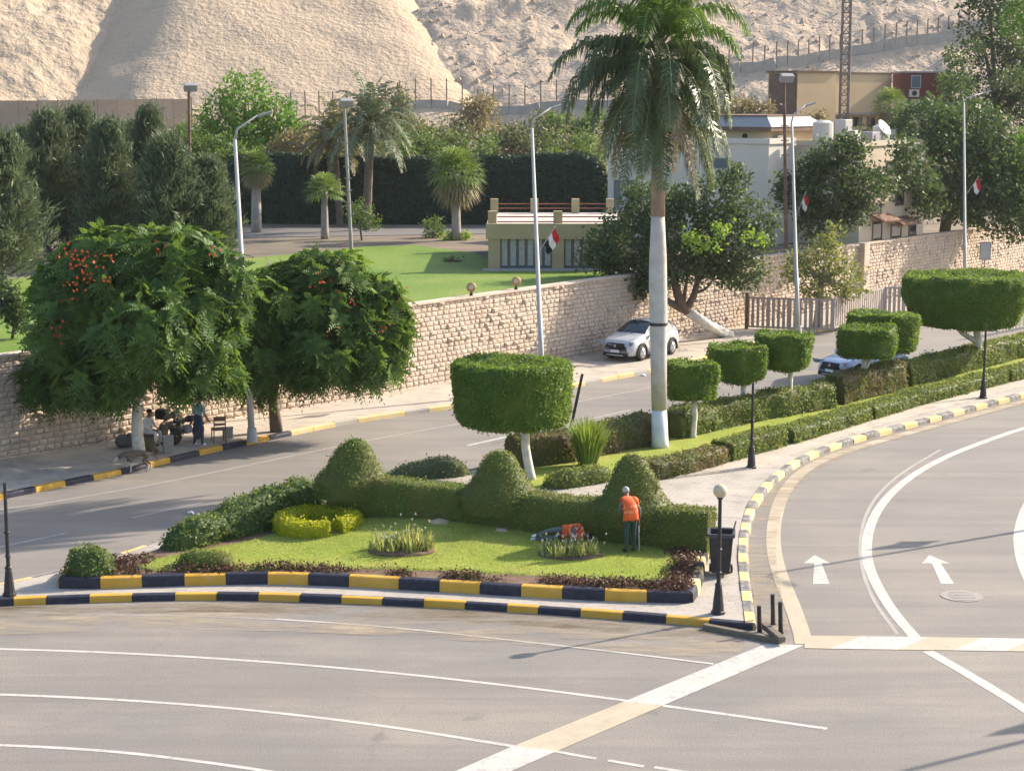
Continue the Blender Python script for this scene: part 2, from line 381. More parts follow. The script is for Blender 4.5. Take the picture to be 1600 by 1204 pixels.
def paver_mat(name, a, b, sx=0.4, mort=(0.25, 0.22, 0.19)):
    m, t, o = nt(name); bs = N(t, 'ShaderNodeBsdfPrincipled', Roughness=0.85)
    br = N(t, 'ShaderNodeTexBrick', Scale=1.0); br.inputs['Brick Width'].default_value = sx; br.inputs['Row Height'].default_value = sx * 0.5; br.inputs['Mortar Size'].default_value = 0.012
    br.inputs['Color1'].default_value = c4(a); br.inputs['Color2'].default_value = c4(b); br.inputs['Mortar'].default_value = c4(mort)
    g = t.nodes.new('ShaderNodeNewGeometry'); mp = N(t, 'ShaderNodeMapping'); mp.inputs['Rotation'].default_value = (0, 0, 0.35); t.links.new(g.outputs['Position'], mp.inputs[0]); t.links.new(mp.outputs[0], br.inputs['Vector'])
    d = ramp(t, noise(t, 0.5, 6, 0.65), [(0.42, (0, 0, 0)), (0.68, (0.75, 0.75, 0.75))]); col = mixc(t, d, br.outputs['Color'], tuple(x * 1.12 for x in a))
    d2 = ramp(t, noise(t, 1.7, 5, 0.6), [(0.5, (1, 1, 1)), (0.75, (0.72, 0.70, 0.68))]); col = mixc(t, 1.0, col, d2, 'MULTIPLY')
    t.links.new(col, bs.inputs['Base Color'])
    bp = N(t, 'ShaderNodeBump', Strength=0.3, Distance=0.01); t.links.new(br.outputs['Fac'], bp.inputs['Height']); bp.invert = True; t.links.new(bp.outputs[0], bs.inputs['Normal'])
    t.links.new(bs.outputs[0], o.inputs[0]); return m
PAVE = paver_mat('pavement_blocks', (0.36, 0.325, 0.285), (0.31, 0.285, 0.255))
PAVE2 = paver_mat('sidewalk_blocks', (0.42, 0.365, 0.30), (0.36, 0.32, 0.27), 0.5)
EARTH = pm('dry_earth', (0.36, 0.29, 0.215), (0.29, 0.235, 0.18), 0.3, 0.95, 0.5, 3, c3=(0.22, 0.18, 0.14), scale2=1.5)
SOIL = pm('bed_soil', (0.11, 0.065, 0.045), (0.16, 0.105, 0.07), 2.5, 0.95, 0.8, 14, c3=(0.26, 0.20, 0.14), scale2=3)
def lawn_mat(name, a, b, c, s=1.0):
    m, t, o = nt(name); p = N(t, 'ShaderNodeBsdfPrincipled', Roughness=0.7); p.inputs['Specular IOR Level'].default_value = 0.15
    col = ramp(t, noise(t, 0.55 * s, 5, 0.6), [(0.3, a), (0.55, b), (0.75, c)])
    g = ramp(t, noise(t, 16 * s, 4, 0.7), [(0.3, (0.65, 0.65, 0.65)), (0.7, (1.25, 1.25, 1.25))]); col = mixc(t, 1.0, col, g, 'MULTIPLY')
    t.links.new(col, p.inputs['Base Color'])
    bp = N(t, 'ShaderNodeBump', Strength=0.6, Distance=0.04); t.links.new(noise(t, 22 * s, 4, 0.7), bp.inputs['Height']); t.links.new(bp.outputs[0], p.inputs['Normal'])
    t.links.new(p.outputs[0], o.inputs[0]); return m
LAWN = lawn_mat('lawn_turf', (0.21, 0.275, 0.04), (0.29, 0.33, 0.065), (0.38, 0.34, 0.11))
LAWN_FAR = lawn_mat('garden_turf', (0.10, 0.175, 0.03), (0.15, 0.225, 0.04), (0.23, 0.25, 0.07), 0.4)
STONE = None
def stone_mat():
    m, t, o = nt('rough_hewn_stone'); p = N(t, 'ShaderNodeBsdfPrincipled', Roughness=0.9)
    col = ramp(t, noise(t, 1.3, 3, 0.5), [(0.3, (0.50, 0.395, 0.315)), (0.5, (0.55, 0.445, 0.36)), (0.7, (0.60, 0.50, 0.41))])
    g = ramp(t, noise(t, 9, 5, 0.7), [(0.35, (0.86, 0.83, 0.8)), (0.65, (1.08, 1.08, 1.08))]); col = mixc(t, 1.0, col, g, 'MULTIPLY')
    t.links.new(col, p.inputs['Base Color'])
    bp = N(t, 'ShaderNodeBump', Strength=0.8, Distance=0.05); t.links.new(noise(t, 12, 5, 0.7), bp.inputs['Height']); t.links.new(bp.outputs[0], p.inputs['Normal'])
    t.links.new(p.outputs[0], o.inputs[0]); return m
STONE = stone_mat()
MORTAR = pm('wall_mortar', (0.42, 0.335, 0.265), (0.37, 0.295, 0.235), 3, 0.95, 0.5, 12)
SAND = pm('loose_sand', (0.49, 0.375, 0.26), (0.44, 0.34, 0.24), 0.06, 0.95, 0.6, 1.6, c3=(0.37, 0.29, 0.215), scale2=0.35, bdist=0.5)
SANDR = pm('stony_sand', (0.45, 0.35, 0.25), (0.39, 0.31, 0.225), 0.08, 0.95, 1.0, 0.7, c3=(0.31, 0.245, 0.18), scale2=0.5, bdist=0.7)
ROCK = pm('grey_rubble', (0.50, 0.385, 0.28), (0.44, 0.345, 0.255), 0.07, 0.95, 0.7, 1.3, c3=(0.34, 0.285, 0.235), scale2=0.45, f3=0.6, bdist=0.45)
CONC = pm('concrete', (0.36, 0.335, 0.30), (0.30, 0.28, 0.255), 1.2, 0.9, 0.3, 12)
BLACKM = pm('black_cast_iron', (0.018, 0.017, 0.022), (0.03, 0.028, 0.03), 4, 0.5, spec=0.4)
GALV = pm('galvanised_white', (0.46, 0.45, 0.43), (0.40, 0.39, 0.38), 1.2, 0.6)
RUST = pm('brown_steel', (0.12, 0.075, 0.055), (0.17, 0.11, 0.08), 2, 0.7)
WHITEWASH = pm('whitewashed_bark', (0.66, 0.63, 0.57), (0.55, 0.52, 0.46), 3, 0.9, 0.5, 20, c3=(0.33, 0.28, 0.22), scale2=6, f3=0.4)
BARK = pm('grey_bark', (0.17, 0.125, 0.095), (0.11, 0.085, 0.065), 4, 0.9, 0.8, 14)
BARKP = pm('pale_bark', (0.36, 0.32, 0.28), (0.28, 0.25, 0.22), 3, 0.9, 0.6, 12)

# ================================================================== ground, roads, markings
ground = tag(MB().prism([(-1500, -300), (1500, -300), (1500, 2500), (-1500, 2500)], -1.2, -1.0).build('ground', EARTH), kind='structure')
WALL_PX = [(-420, 815), (-250, 775), (0, 724), (169, 697), (354, 661), (540, 631), (705, 600), (942, 554), (1060, 532)]
WALL = [P(*p) for p in WALL_PX] + [Vector((20.7, 107.0, 0)), Vector((34.9, 125.0, 0)), Vector((52, 147.5, 0)), Vector((75, 178, 0))]
def wallY(x):
    for a, b in zip(WALL, WALL[1:]):
        if a.x <= x <= b.x: return a.y + (b.y - a.y) * (x - a.x) / (b.x - a.x)
    return WALL[0].y + (x - WALL[0].x) * 1.2 if x < WALL[0].x else WALL[-1].y + (x - WALL[-1].x) * 1.3
road = tag(MB().prism([(-70, 8), (120, 8), (120, 178)] + [(p.x + 0.3, p.y + 0.3) for p in reversed(WALL)] + [(-70, 15)], -0.3, 0.0).build('road', ASPH), kind='structure')
def stripe(name, px, w, mat, z=0.005, sm=2, w_end=None):
    pts = smooth_path([P(*p) for p in px], sm); n = len(pts)
    L = []; Rr = []
    for i, (a, b) in enumerate(zip(offset_path(pts, 0.5), offset_path(pts, -0.5))):
        W = w + ((w_end or w) - w) * i / (n - 1); m = (a + b) / 2; L.append(m + (a - b) * W / 2); Rr.append(m - (a - b) * W / 2)
    V = np.array([[tuple(a), tuple(b)] for a, b in zip(L, Rr)]); V[:, :, 2] = z
    me = grid_mesh(name, V[:, ::-1], mat, road, False); return me
def flat(name, px, mat, z=0.005):
    b = MB(); pl = [P(*p) for p in px]; b.prism(pl, z - 0.002, z); return b.build(name, mat, road)
stripe('lane_line', [(120, 960), (270, 961), (430, 967), (600, 978), (800, 1000), (960, 1018), (1115, 1037)], 0.10, FADED_LINE)
stripe('lane_line', [(430, 967), (600, 978), (800, 1000), (960, 1018), (1115, 1037)], 0.10, WHITE_LINE, 0.008)
stripe('lane_line', [(-220, 1011), (0, 1013), (200, 1020), (400, 1032), (600, 1049), (800, 1071), (985, 1095)], 0.13, WHITE_LINE)
stripe('lane_line', [(1036, 1102), (1160, 1119), (1292, 1138)], 0.14, WHITE_LINE)
stripe('lane_line', [(-220, 1080), (0, 1084), (200, 1093), (400, 1109), (600, 1133), (812, 1167)], 0.13, WHITE_LINE)
stripe('lane_dash', [(866, 1173), (932, 1185)], 0.12, WHITE_LINE); stripe('lane_dash', [(950, 1187.5), (1006, 1197)], 0.12, WHITE_LINE); stripe('lane_dash', [(1022, 1198), (1080, 1207)], 0.12, WHITE_LINE)
stripe('lane_line', [(-220, 1158), (0, 1163), (150, 1171), (250, 1181), (400, 1201), (560, 1228)], 0.13, WHITE_LINE)
flat('crossing_strip', [(1196, 1006), (1256, 1008), (1036, 1102), (975, 1096)], WHITE_LINE, 0.011)
flat('crossing_strip', [(975, 1096), (1036, 1102), (871, 1173), (803, 1165)], CREAM_LINE, 0.011)
flat('crossing_strip', [(803, 1165), (871, 1173), (770, 1217), (600, 1253)], WHITE_LINE, 0.011)
xs = [(1257, 0), (1322, 1), (1425, 0), (1512, 1), (1594, 0), (1690, 1), (1780, 0), (1900, 1)]
for (a, k), (b, _) in zip(xs, xs[1:]):
    sa = 0 if a == 1257 else 24
    flat('crossing_strip', [(a + sa, 993 + (a - 1257) * .014), (b + 24, 993 + (b - 1257) * .014), (b - 24, 1012.5 + (b - 1257) * .014), (a - sa, 1012.5 + (a - 1257) * .014)], WHITE_LINE if k else CREAM_LINE, 0.011)
stripe('edge_line', [(1256, 1006), (1252, 985), (1236, 940), (1219, 900), (1208, 858), (1209, 815), (1222, 772), (1250, 737), (1300, 711), (1370, 690), (1450, 668), (1600, 627), (1800, 575)], 0.40, CREAM_LINE, 0.008)
stripe('lane_line', [(1432, 998), (1392, 952), (1362, 900), (1352, 860), (1360, 815), (1386, 775), (1428, 740), (1482, 711), (1540, 689), (1600, 668), (1750, 630)], 0.28, WHITE_LINE)
stripe('lane_line', [(1402, 990), (1362, 935), (1347, 890), (1343, 850), (1350, 808), (1372, 770), (1410, 737), (1470, 702)], 0.10, FADED_LINE, 0.003)
stripe('lane_line', [(1645, 960), (1606, 905), (1592, 860), (1592, 825), (1608, 780), (1660, 730)], 0.30, WHITE_LINE)
stripe('lane_line', [(1450, 1017), (1520, 1057), (1600, 1106), (1720, 1182)], 0.28, WHITE_LINE)
stripe('lane_dash', [(730, 696), (806, 679)], 0.16, WHITE_LINE); stripe('lane_dash', [(205, 809), (316, 785)], 0.14, FADED_LINE); stripe('lane_dash', [(-10, 856), (102, 833)], 0.14, FADED_LINE)
stripe('lane_dash', [(900, 660), (985, 640)], 0.14, FADED_LINE); stripe('edge_line', [(-60, 805), (110, 780), (300, 745), (560, 690), (700, 665), (900, 628), (1060, 597), (1200, 565)], 0.12, FADED_LINE)
flat('arrow_marking', [(1273, 867), (1298, 880), (1284, 880), (1296, 912), (1270, 912), (1272, 880), (1255, 880)], WHITE_LINE)
flat('arrow_marking', [(1452, 867), (1484, 880), (1470, 880), (1491, 912), (1470, 912), (1456, 880), (1440, 880)], WHITE_LINE)
mc = P(1503, 931); mh = MB(); mh.lathe([(0.52, 0), (0.52, 0.010)], (mc.x, mc.y, 0.002), 28); mho = mh.build('manhole_cover', pm('manhole_iron', (0.30, 0.27, 0.24), (0.24, 0.22, 0.2), 4, 0.7), road)
mh = MB(); 
for a in range(6): mh.box((mc.x, mc.y - .36 + a * .145, 0.016), (0.7 - abs(a - 2.5) * .1, 0.05, 0.006))
mh.build('manhole_rib', CONC, mho)

# ================================================================== kerbs and pavements
def kerb_run(name, path, side, length, h, w, mats, z0=0.0, start=0, batter=0.015):
    root = empty(name, path[0], kind='structure')
    root.location = (0, 0, 0)
    pts = resample(path, length); fine = resample(path, length / 4)
    inn = offset_path(fine, side * 1.0)
    nst = len(pts) - 1; per = (len(fine) - 1) / nst
    for i in range(nst):
        a = int(round(i * per)); b = int(round((i + 1) * per)); seg = list(range(a, b + 1)); rows = []; jit = random.uniform(-.012, .012); jo = random.uniform(-.012, .012)
        for q, k in enumerate(seg):
            p = fine[k].copy(); s = (inn[k] - fine[k])
            if q == 0: p = p.lerp(fine[k + 1], 0.03)
            if q == len(seg) - 1: p = p.lerp(fine[k - 1], 0.03)
            rows.append([p + s * (x * w + jo * (x < .5)) + Vector((0, 0, z)) for x, z in ((0, z0 - .05), (batter / w, z0 + h * .72 + jit), (0.14, z0 + h * .93 + jit), (0.3, z0 + h + jit), (1.0, z0 + h + jit), (1.0, z0 - .05))])
        m = MB(); vs = [v for r in rows for v in r]; n = 6; fs = []
        for r in range(len(rows) - 1):
            for k in range(n):
                f = (r * n + k, (r + 1) * n + k, (r + 1) * n + (k + 1) % n, r * n + (k + 1) % n); fs.append(f if side > 0 else f[::-1])
        c0 = tuple(range(n)); c1 = tuple((len(rows) - 1) * n + k for k in range(n)); fs += [c0 if side > 0 else c0[::-1], c1[::-1] if side > 0 else c1]
        m.add(vs, fs); m.build('kerb_stone', mats[(i + start) % len(mats)], root)
    return root
OUT_F = smooth_path([P(*p) for p in [(-330, 985), (-150, 958), (0, 947), (120, 942), (300, 937), (480, 940), (700, 950), (900, 963), (1060, 975), (1176, 985)]], 2)
OUT_R = smooth_path([P(*p) for p in [(1182, 984), (1176, 945), (1170, 900), (1168, 862), (1173, 822), (1186, 788), (1212, 755), (1252, 725), (1305, 702), (1372, 682), (1450, 662), (1530, 640), (1600, 622), (1850, 560)]], 2)
kf = kerb_run('kerb', OUT_F, 1, 1.02, 0.17, 0.22, [KB, KY], start=0)
kr = kerb_run('kerb', OUT_R, 1, 0.92, 0.19, 0.26, [KYF, KBF])
MED_BACK = [P(*p) for p in [(1850, 478), (1600, 535), (1450, 578), (1300, 608), (1150, 637), (1020, 662), (900, 690), (820, 712), (730, 745), (620, 750), (540, 752), (420, 775), (320, 818), (235, 858), (110, 895), (0, 922), (-180, 950), (-330, 980)]]
med_poly = offset_path(OUT_F, 0.2) + offset_path(OUT_R, 0.24)[1:] + MED_BACK
pavement = sheet('pavement', med_poly, 0.165, PAVE, z0=-0.05)
kb = kerb_run('kerb', smooth_path(MED_BACK, 1), 1, 1.0, 0.18, 0.18, [KYF, KBF])

def dust_mat():
    m, t, o = nt('kerbside_dust'); b = N(t, 'ShaderNodeBsdfDiffuse'); b.inputs[0].default_value = (.40, .335, .255, 1); tr = N(t, 'ShaderNodeBsdfTransparent'); mx = N(t, 'ShaderNodeMixShader')
    f = ramp(t, noise(t, 0.8, 7, 0.72, stretch=(.45, 1.6, 1)), [(0.42, (0, 0, 0)), (0.66, (.75, .75, .75))]); t.links.new(f, mx.inputs[0]); t.links.new(tr.outputs[0], mx.inputs[1]); t.links.new(b.outputs[0], mx.inputs[2]); t.links.new(mx.outputs[0], o.inputs[0]); return m
DUST = dust_mat()
def dust(path, off, w):
    L = offset_path(path, off + w / 2); Rr = offset_path(path, off - w / 2); V = np.array([[tuple(a), tuple(b)] for a, b in zip(L, Rr)]); V[:, :, 2] = .0135; tag(grid_mesh('road_dust', V[:, ::-1], DUST, road, False), kind='stuff')
dust(OUT_F, -.55, 1.0); dust(OUT_F, -1.3, 2.4); dust(OUT_R, -.4, .7)

# raised garden bed at the tip of the island
BED_F = smooth_path([P(px, py, 0.165) for px, py in [(92, 919), (150, 920), (230, 917), (330, 914), (440, 912), (560, 917), (700, 925), (850, 934), (980, 940), (1078, 942)]], 2)
BED_R = smooth_path([P(px, py, 0.165) for px, py in [(1084, 941), (1092, 928), (1100, 905), (1104, 880), (1112, 866)]], 1)
kerb_run('kerb', BED_F, 1, 1.03, 0.27, 0.24, [KB, KY], start=0)
kerb_run('kerb', BED_R, 1, 0.62, 0.27, 0.24, [KB, KYF])
kl = smooth_path([P(px, py, 0.165) for px, py in [(112, 892), (96, 904), (90, 917)]], 1)
kerb_run('kerb', kl, 1, 0.7, 0.27, 0.2, [KYF, KY])
HEDGE_FRONT = [(510, 820), (600, 827), (700, 834), (800, 841), (900, 848), (1000, 855), (1108, 863)]
ZB = 0.40
bed_back = [P(1125, 857, ZB), P(1118, 838, ZB), P(1000, 830, ZB), P(850, 815, ZB), P(700, 803, ZB), P(560, 790, ZB), P(490, 785, ZB), P(390, 800, ZB), P(300, 835, ZB), P(235, 862, ZB), P(125, 888, ZB)]
bed = sheet('garden_bed', offset_path(BED_F, .15) + offset_path(BED_R, .15)[1:] + bed_back, ZB, SOIL, z0=0.1)
# mounded lawn
crest = P(690, 826, ZB)
def lawnz(x, y):
    d = ((x - crest.x) / 3.9) ** 2 + ((y - crest.y) / 2.3) ** 2
    return ZB + 0.04 + 0.36 * math.exp(-d * 1.1)
LAWN_PX = [(205, 886), (250, 893), (380, 893), (520, 887), (700, 893), (900, 903), (1040, 911), (1052, 890), (1060, 868), (1000, 848), (850, 832), (700, 822), (560, 815), (480, 822), (420, 842), (330, 858), (250, 872)]
lp = smooth_path([P(px, py, ZB) for px, py in LAWN_PX + [LAWN_PX[0]]], 2)
def lawn_sheet():
    xs = [p.x for p in lp]; ys = [p.y for p in lp]; st = 0.16; poly = np.array([(p.x, p.y) for p in lp])
    gx = np.arange(min(xs) - .2, max(xs) + .2, st); gy = np.arange(min(ys) - .2, max(ys) + .2, st)
    def inside(X, Y):
        c = np.zeros(X.shape, bool)
        for (x1, y1), (x2, y2) in zip(poly, np.roll(poly, -1, 0)):
            k = ((y1 > Y) != (y2 > Y)) & (X < (x2 - x1) * (Y - y1) / (y2 - y1 + 1e-12) + x1); c ^= k
        return c
    X, Y = np.meshgrid(gx, gy, indexing='ij'); I = inside(X, Y); Z = np.vectorize(lawnz)(X, Y)
    Z = np.where(I, Z, ZB - 0.1); V = np.stack([X, Y, Z], -1); n, m = X.shape; idx = np.arange(n * m).reshape(n, m)
    F = np.stack([idx[:-1, :-1], idx[1:, :-1], idx[1:, 1:], idx[:-1, 1:]], -1).reshape(-1, 4); any_in = I.ravel()[F].any(1)
    o = np_mesh('lawn', V.reshape(-1, 3), F[any_in], LAWN, None, True); tag(o, kind='structure')
    # clipped grass blades
    n = 60000; p = np.stack([rng.uniform(gx[0], gx[-1], n), rng.uniform(gy[0], gy[-1], n)], 1); p = p[inside(p[:, 0], p[:, 1])]; n = len(p)
    z = np.vectorize(lawnz)(p[:, 0], p[:, 1]); b = np.stack([p[:, 0], p[:, 1], z - .01], 1); a = rng.uniform(0, 2 * math.pi, n); s = np.stack([np.cos(a), np.sin(a), 0 * a], 1)
    tip = b + np.stack([rng.normal(0, .02, n), rng.normal(0, .02, n), rng.uniform(.03, .065, n)], 1); w = .009
    V = np.stack([b - s * w, b + s * w, tip], 1).reshape(-1, 3); F = np.arange(n * 3).reshape(n, 3)
    g = np_mesh('grass', V, F, leafmat('grass_blades', (0.17, 0.225, 0.033), (0.28, 0.30, 0.07), 0.45, (.42, .48, .10), big=((.26, .23, .09), .8)), None, False, rng.random(n))
    tag(g, 'short mown grass covering the mound inside the striped bed', 'grass', kind='stuff'); return o
lawn = lawn_sheet()
# planted strip of the median
ML = [P(px, py, .165) for px, py in [(842, 764), (950, 748), (1030, 738), (1100, 722), (1215, 691), (1345, 653), (1480, 615), (1600, 586), (1850, 525), (1850, 482), (1600, 540), (1450, 582), (1300, 612), (1150, 641), (1020, 667), (900, 696), (815, 720), (800, 745)]]
sheet('median_lawn', ML, 0.20, LAWN, z0=0.1)
slab = [P(px, py, .165) for px, py in [(1052, 748), (1180, 732), (1300, 688), (1372, 666), (1450, 645), (1530, 623), (1600, 604), (1850, 541), (1850, 525), (1600, 588), (1480, 618), (1345, 656), (1215, 695), (1100, 727)]]
sheet('pavement_step', slab, 0.20, PAVE2, z0=0.1)

# far sidewalk along the stone wall
SIDE_PX = [(-420, 850), (-200, 818), (0, 781), (100, 760), (215, 736), (300, 714), (430, 686), (530, 665), (640, 648), (700, 640), (800, 625), (900, 605), (1000, 586), (1050, 575), (1107, 560), (1180, 540), (1300, 514), (1450, 482), (1600, 452), (1800, 420)]
SIDE = smooth_path([P(*p) for p in SIDE_PX], 1)
sheet('sidewalk', offset_path(SIDE, 0.15) + [Vector((p.x + .05, p.y + .05, 0)) for p in reversed(WALL)], 0.15, PAVE2, z0=-0.05)
i0 = int(len(SIDE) * 0.33)
kerb_run('kerb', SIDE[:i0 + 1], 1, 1.15, 0.17, 0.22, [KY, KB], start=0)
kerb_run('kerb', SIDE[i0:], 1, 1.15, 0.17, 0.22, [KYF, KYF, CONC])

# ================================================================== stone retaining wall
WH = 3.6
def build_wall():
    root = empty('retaining_wall', (0, 0, 0), label='long pale rough stone retaining wall running along the far sidewalk', cat='stone wall')
    path = resample(smooth_path(WALL, 2), 0.5); back = offset_path(path, 0.45)
    front = offset_path(path, 0.06)
    body = MB(); n = len(path); vs = []
    for f, b in zip(front, back): vs += [f + Vector((0, 0, -.1)), f + Vector((0, 0, WH - .06)), b + Vector((0, 0, WH - .06)), b + Vector((0, 0, -.1))]
    fs = []
    for i in range(n - 1):
        for k in range(4): fs.append((i * 4 + k, (i + 1) * 4 + k, (i + 1) * 4 + (k + 1) % 4, i * 4 + (k + 1) % 4)[::-1])
    body.add(vs, fs); body.build('wall_core', MORTAR, root)
    S = [0.0]
    for a, b in zip(path, path[1:]): S.append(S[-1] + (b - a).length)
    S = np.array(S)
    def at(s):
        i = min(max(int(np.searchsorted(S, s)) - 1, 0), n - 2); t = (s - S[i]) / (S[i + 1] - S[i]); return path[i].lerp(path[i + 1], t), (path[i + 1] - path[i]).normalized()
    NC = 18; ch = WH / NC; rs = random.Random(3)
    # stone shapes in unit size: x along wall, y outwards, z up
    var = []
    for k in range(14):
        r = random.Random(100 + k); g = 0.035; o = lambda: r.uniform(-.02, .02); d = lambda: r.uniform(.55, 1.0)
        b = [(-.5 + g, 0, -.5 + g * 1.4), (.5 - g, 0, -.5 + g * 1.4), (.5 - g, 0, .5 - g * 1.4), (-.5 + g, 0, .5 - g * 1.4)]
        e = [(x * .98, .35 + o(), z * .98) for x, _, z in b]; q = [(x * r.uniform(.55, .8), d(), z * r.uniform(.45, .75)) for x, _, z in b]; c = [(r.uniform(-.15, .15), r.uniform(.8, 1.15), r.uniform(-.1, .15))]
        v = b + e + q + c; f = []
        for i in range(4): j = (i + 1) % 4; f += [(i, j, 4 + j, 4 + i), (4 + i, 4 + j, 8 + j, 8 + i), (8 + i, 8 + j, 12)]
        var.append((np.array(v, float), f))
    stones = []
    for c in range(NC):
        s = -rs.uniform(0, .5)
        while s < S[-1] - 1:
            w = rs.uniform(.28, .50); stones.append((s + w / 2, w, c, rs.randrange(14), rs.uniform(.04, .075) if rs.random() < .86 else rs.uniform(.10, .16))); s += w
    vis = []
    for q in stones:
        p, d = at(max(q[0], 0.01)); x = 800 + p.x / p.y * FPX * 1.0; vis.append((p.y if (440 < x < 760 or 2 < x < 60) and q[2] > 0 else 1e6, q))
    vis.sort(key=lambda e: e[0]); near = set(id(e[1]) for e in vis[:298])
    meshes = []
    for v, f in var:
        me = bpy.data.meshes.new('stone'); me.from_pydata([tuple(x) for x in v], [], f); me.materials.append(STONE); meshes.append(me)
    AV = []; AF3 = []; k0 = 0; tri = []
    for q in stones:
        s, w, c, k, dep = q; p, d = at(max(s, 0.01)); out = Vector((d.y, -d.x, 0)); z = (c + .5) * ch
        if id(q) in near:
            o = bpy.data.objects.new('stone', meshes[k]); COL.objects.link(o); o.parent = root
            M = Matrix.Identity(4); M.col[0][:3] = d * w; M.col[1][:3] = out * dep; M.col[2][:3] = Vector((0, 0, ch)); M.col[3][:3] = p - out * 0.06 + Vector((0, 0, z)); o.matrix_local = M
        else:
            v, f = var[k]; D = np.array(d); O = np.array(out); X = np.array(p - out * .06)[None] + v[:, :1] * w * D + v[:, 1:2] * dep * O + v[:, 2:3] * np.array([0, 0, ch]) + np.array([0, 0, z])
            AV.append(X); AF3 += [tuple(i + k0 for i in a) for a in f]; k0 += len(X)
    me = bpy.data.meshes.new('stone_courses'); me.from_pydata([tuple(x) for x in np.vstack(AV)], [], AF3); o = link('stone_courses', me, root, STONE); tag(o, kind='stuff')
    # coping
    cp = MB(); a = offset_path(path, -0.05); b = offset_path(path, .5); vs = []
    for f, g in zip(a, b): vs += [f + Vector((0, 0, WH - .03)), f + Vector((0, 0, WH + .05)), g + Vector((0, 0, WH + .05)), g + Vector((0, 0, WH - .03))]
    cp.add(vs, fs); cp.build('coping', STONE, root)
    # pilaster on the right-hand stretch
    pb = MB(); p = Vector((20.4, wallY(20.4), 0)); pb.box((p.x + .0, p.y - .1, WH / 2 + .06), (.7, .5, WH + .12), rz=.92, bev=.03); pb.build('pilaster', STONE, root)
build_wall()

# ================================================================== terrace behind the wall, and the hills
def terrz(x, y):
    t = min(max((y - 132) / 60.0, 0), 1); return 3.42 + t * t * (3 - 2 * t) * 5.4
def terrace():
    xs = np.linspace(-110, 110, 90); rows = []
    for x in xs:
        y0 = wallY(x) + .35; y0 = max(min(y0, 200), 30); ys = np.concatenate([np.linspace(y0, max(y0 + 1, 130), 14), np.linspace(max(y0 + 2, 134), 330, 30)])
        rows.append([(x, y, terrz(x, y)) for y in ys])
    tag(grid_mesh('terrain', np.array(rows)[:, ::-1], pm('garden_earth', (.19, .15, .11), (.13, .11, .08), .12, .95, .5, 2, c3=(.27, .22, .165), scale2=.5)), kind='structure')
terrace()
gl = [Vector((p.x + .2, p.y + .45, 0)) for p in WALL[:9]]
gl += [P(px, py, 3.42) for px, py in [(1030, 432), (905, 417), (765, 408), (740, 396), (650, 384), (570, 386), (480, 396), (390, 404), (200, 424), (0, 438), (-150, 446), (-420, 460)]]
sheet('garden_lawn', gl, 3.46, LAWN_FAR, z0=3.3)
sheet('garden_road', [P(px, py, 3.42) for px, py in [(350, 372), (760, 366), (960, 366), (960, 355), (760, 354), (350, 357)]], 3.45, pm('garden_asphalt', (.13, .125, .125), (.16, .15, .145), .5, .9), z0=3.3)

def sstep(a, b, v): 
    t = np.clip((v - a) / (b - a), 0, 1); return t * t * (3 - 2 * t)
def smin(a, b, k): h = np.clip(.5 + .5 * (b - a) / k, 0, 1); return b + (a - b) * h - k * h * (1 - h)
def _p(x, y): return np.stack([x, y, 0 * x], 1)
def sand_h(x, y):
    x = np.atleast_1d(np.asarray(x, float)); y = np.atleast_1d(np.asarray(y, float))
    f = 9 + 0.60 * (y - 194) - 0.11 * (x + 34); r = 23.4 - 0.75 * (x + 12.5) + 0.33 * (y - 224); l = 9 + 0.56 * (y - 197) + 0.42 * (x + 45)
    z = smin(smin(f, r, 2.5), l, 1.5)
    return z + fbm(_p(x, y), .07, 3, 2) * .5 + fbm(_p(x, y), .4, 3, 3) * .12
def rock_h(x, y):
    x = np.atleast_1d(np.asarray(x, float)); y = np.atleast_1d(np.asarray(y, float))
    z = 9 + 0.58 * (y - 201) - 0.02 * (x - 10) 
    z = z + 1.0 * np.exp(-((y - 222 - (x + 6) * .22) / 1.6) ** 2)          # the track that climbs across the slope
    n = fbm(_p(x, y), .09, 4, 8) * .55 + np.abs(fbm(_p(x, y), .35, 4, 9)) * .3 + fbm(_p(x, y), 1.1, 2, 12) * .22
    return z + n * sstep(-30, 5, x + 20) - 40 * sstep(-14, -30, x)
def left_h(x, y):
    x = np.atleast_1d(np.asarray(x, float)); y = np.atleast_1d(np.asarray(y, float))
    z = 9 + .60 * (y - 197) + .34 * (-50.5 - x - .04 * (y - 205)) 
    z = np.minimum(z, 9 + .60 * (y - 190))
    return z + fbm(_p(x, y), .12, 4, 21) * .9 + np.abs(fbm(_p(x, y), .5, 4, 23)) * .5
def hill(name, f, x0, x1, mat, st=.55):
    gx = np.arange(x0, x1, st); gy = np.concatenate([np.arange(183, 236, st), np.arange(236, 330, 2.0)]); X, Y = np.meshgrid(gx, gy, indexing='ij')
    Z = np.maximum(f(X.ravel(), Y.ravel()), -5); V = np.stack([X.ravel(), Y.ravel(), Z], 1).reshape(len(gx), len(gy), 3)
    return tag(grid_mesh(name, V, mat), kind='structure')
hill('sand_hill', sand_h, -75, 16, SAND)
hill('rocky_hill', rock_h, -30, 110, ROCK)
hill('stony_hill', left_h, -120, -46, SANDR)
def hills_v(x, y):
    t = np.clip((y - 132) / 60.0, 0, 1); z = 3.42 + t * t * (3 - 2 * t) * 5.4
    z = np.maximum(z, np.where(x < 14, sand_h(x, y), -9)); z = np.maximum(z, np.where(x > -28, rock_h(x, y), -9)); return np.maximum(z, np.where(x < -46, left_h(x, y), -9))
def hills(x, y): return max(terrz(x, y), float(sand_h(x, y)[0]) if x < 14 else -9, float(rock_h(x, y)[0]) if x > -28 else -9, float(left_h(x, y)[0]) if x < -46 else -9)

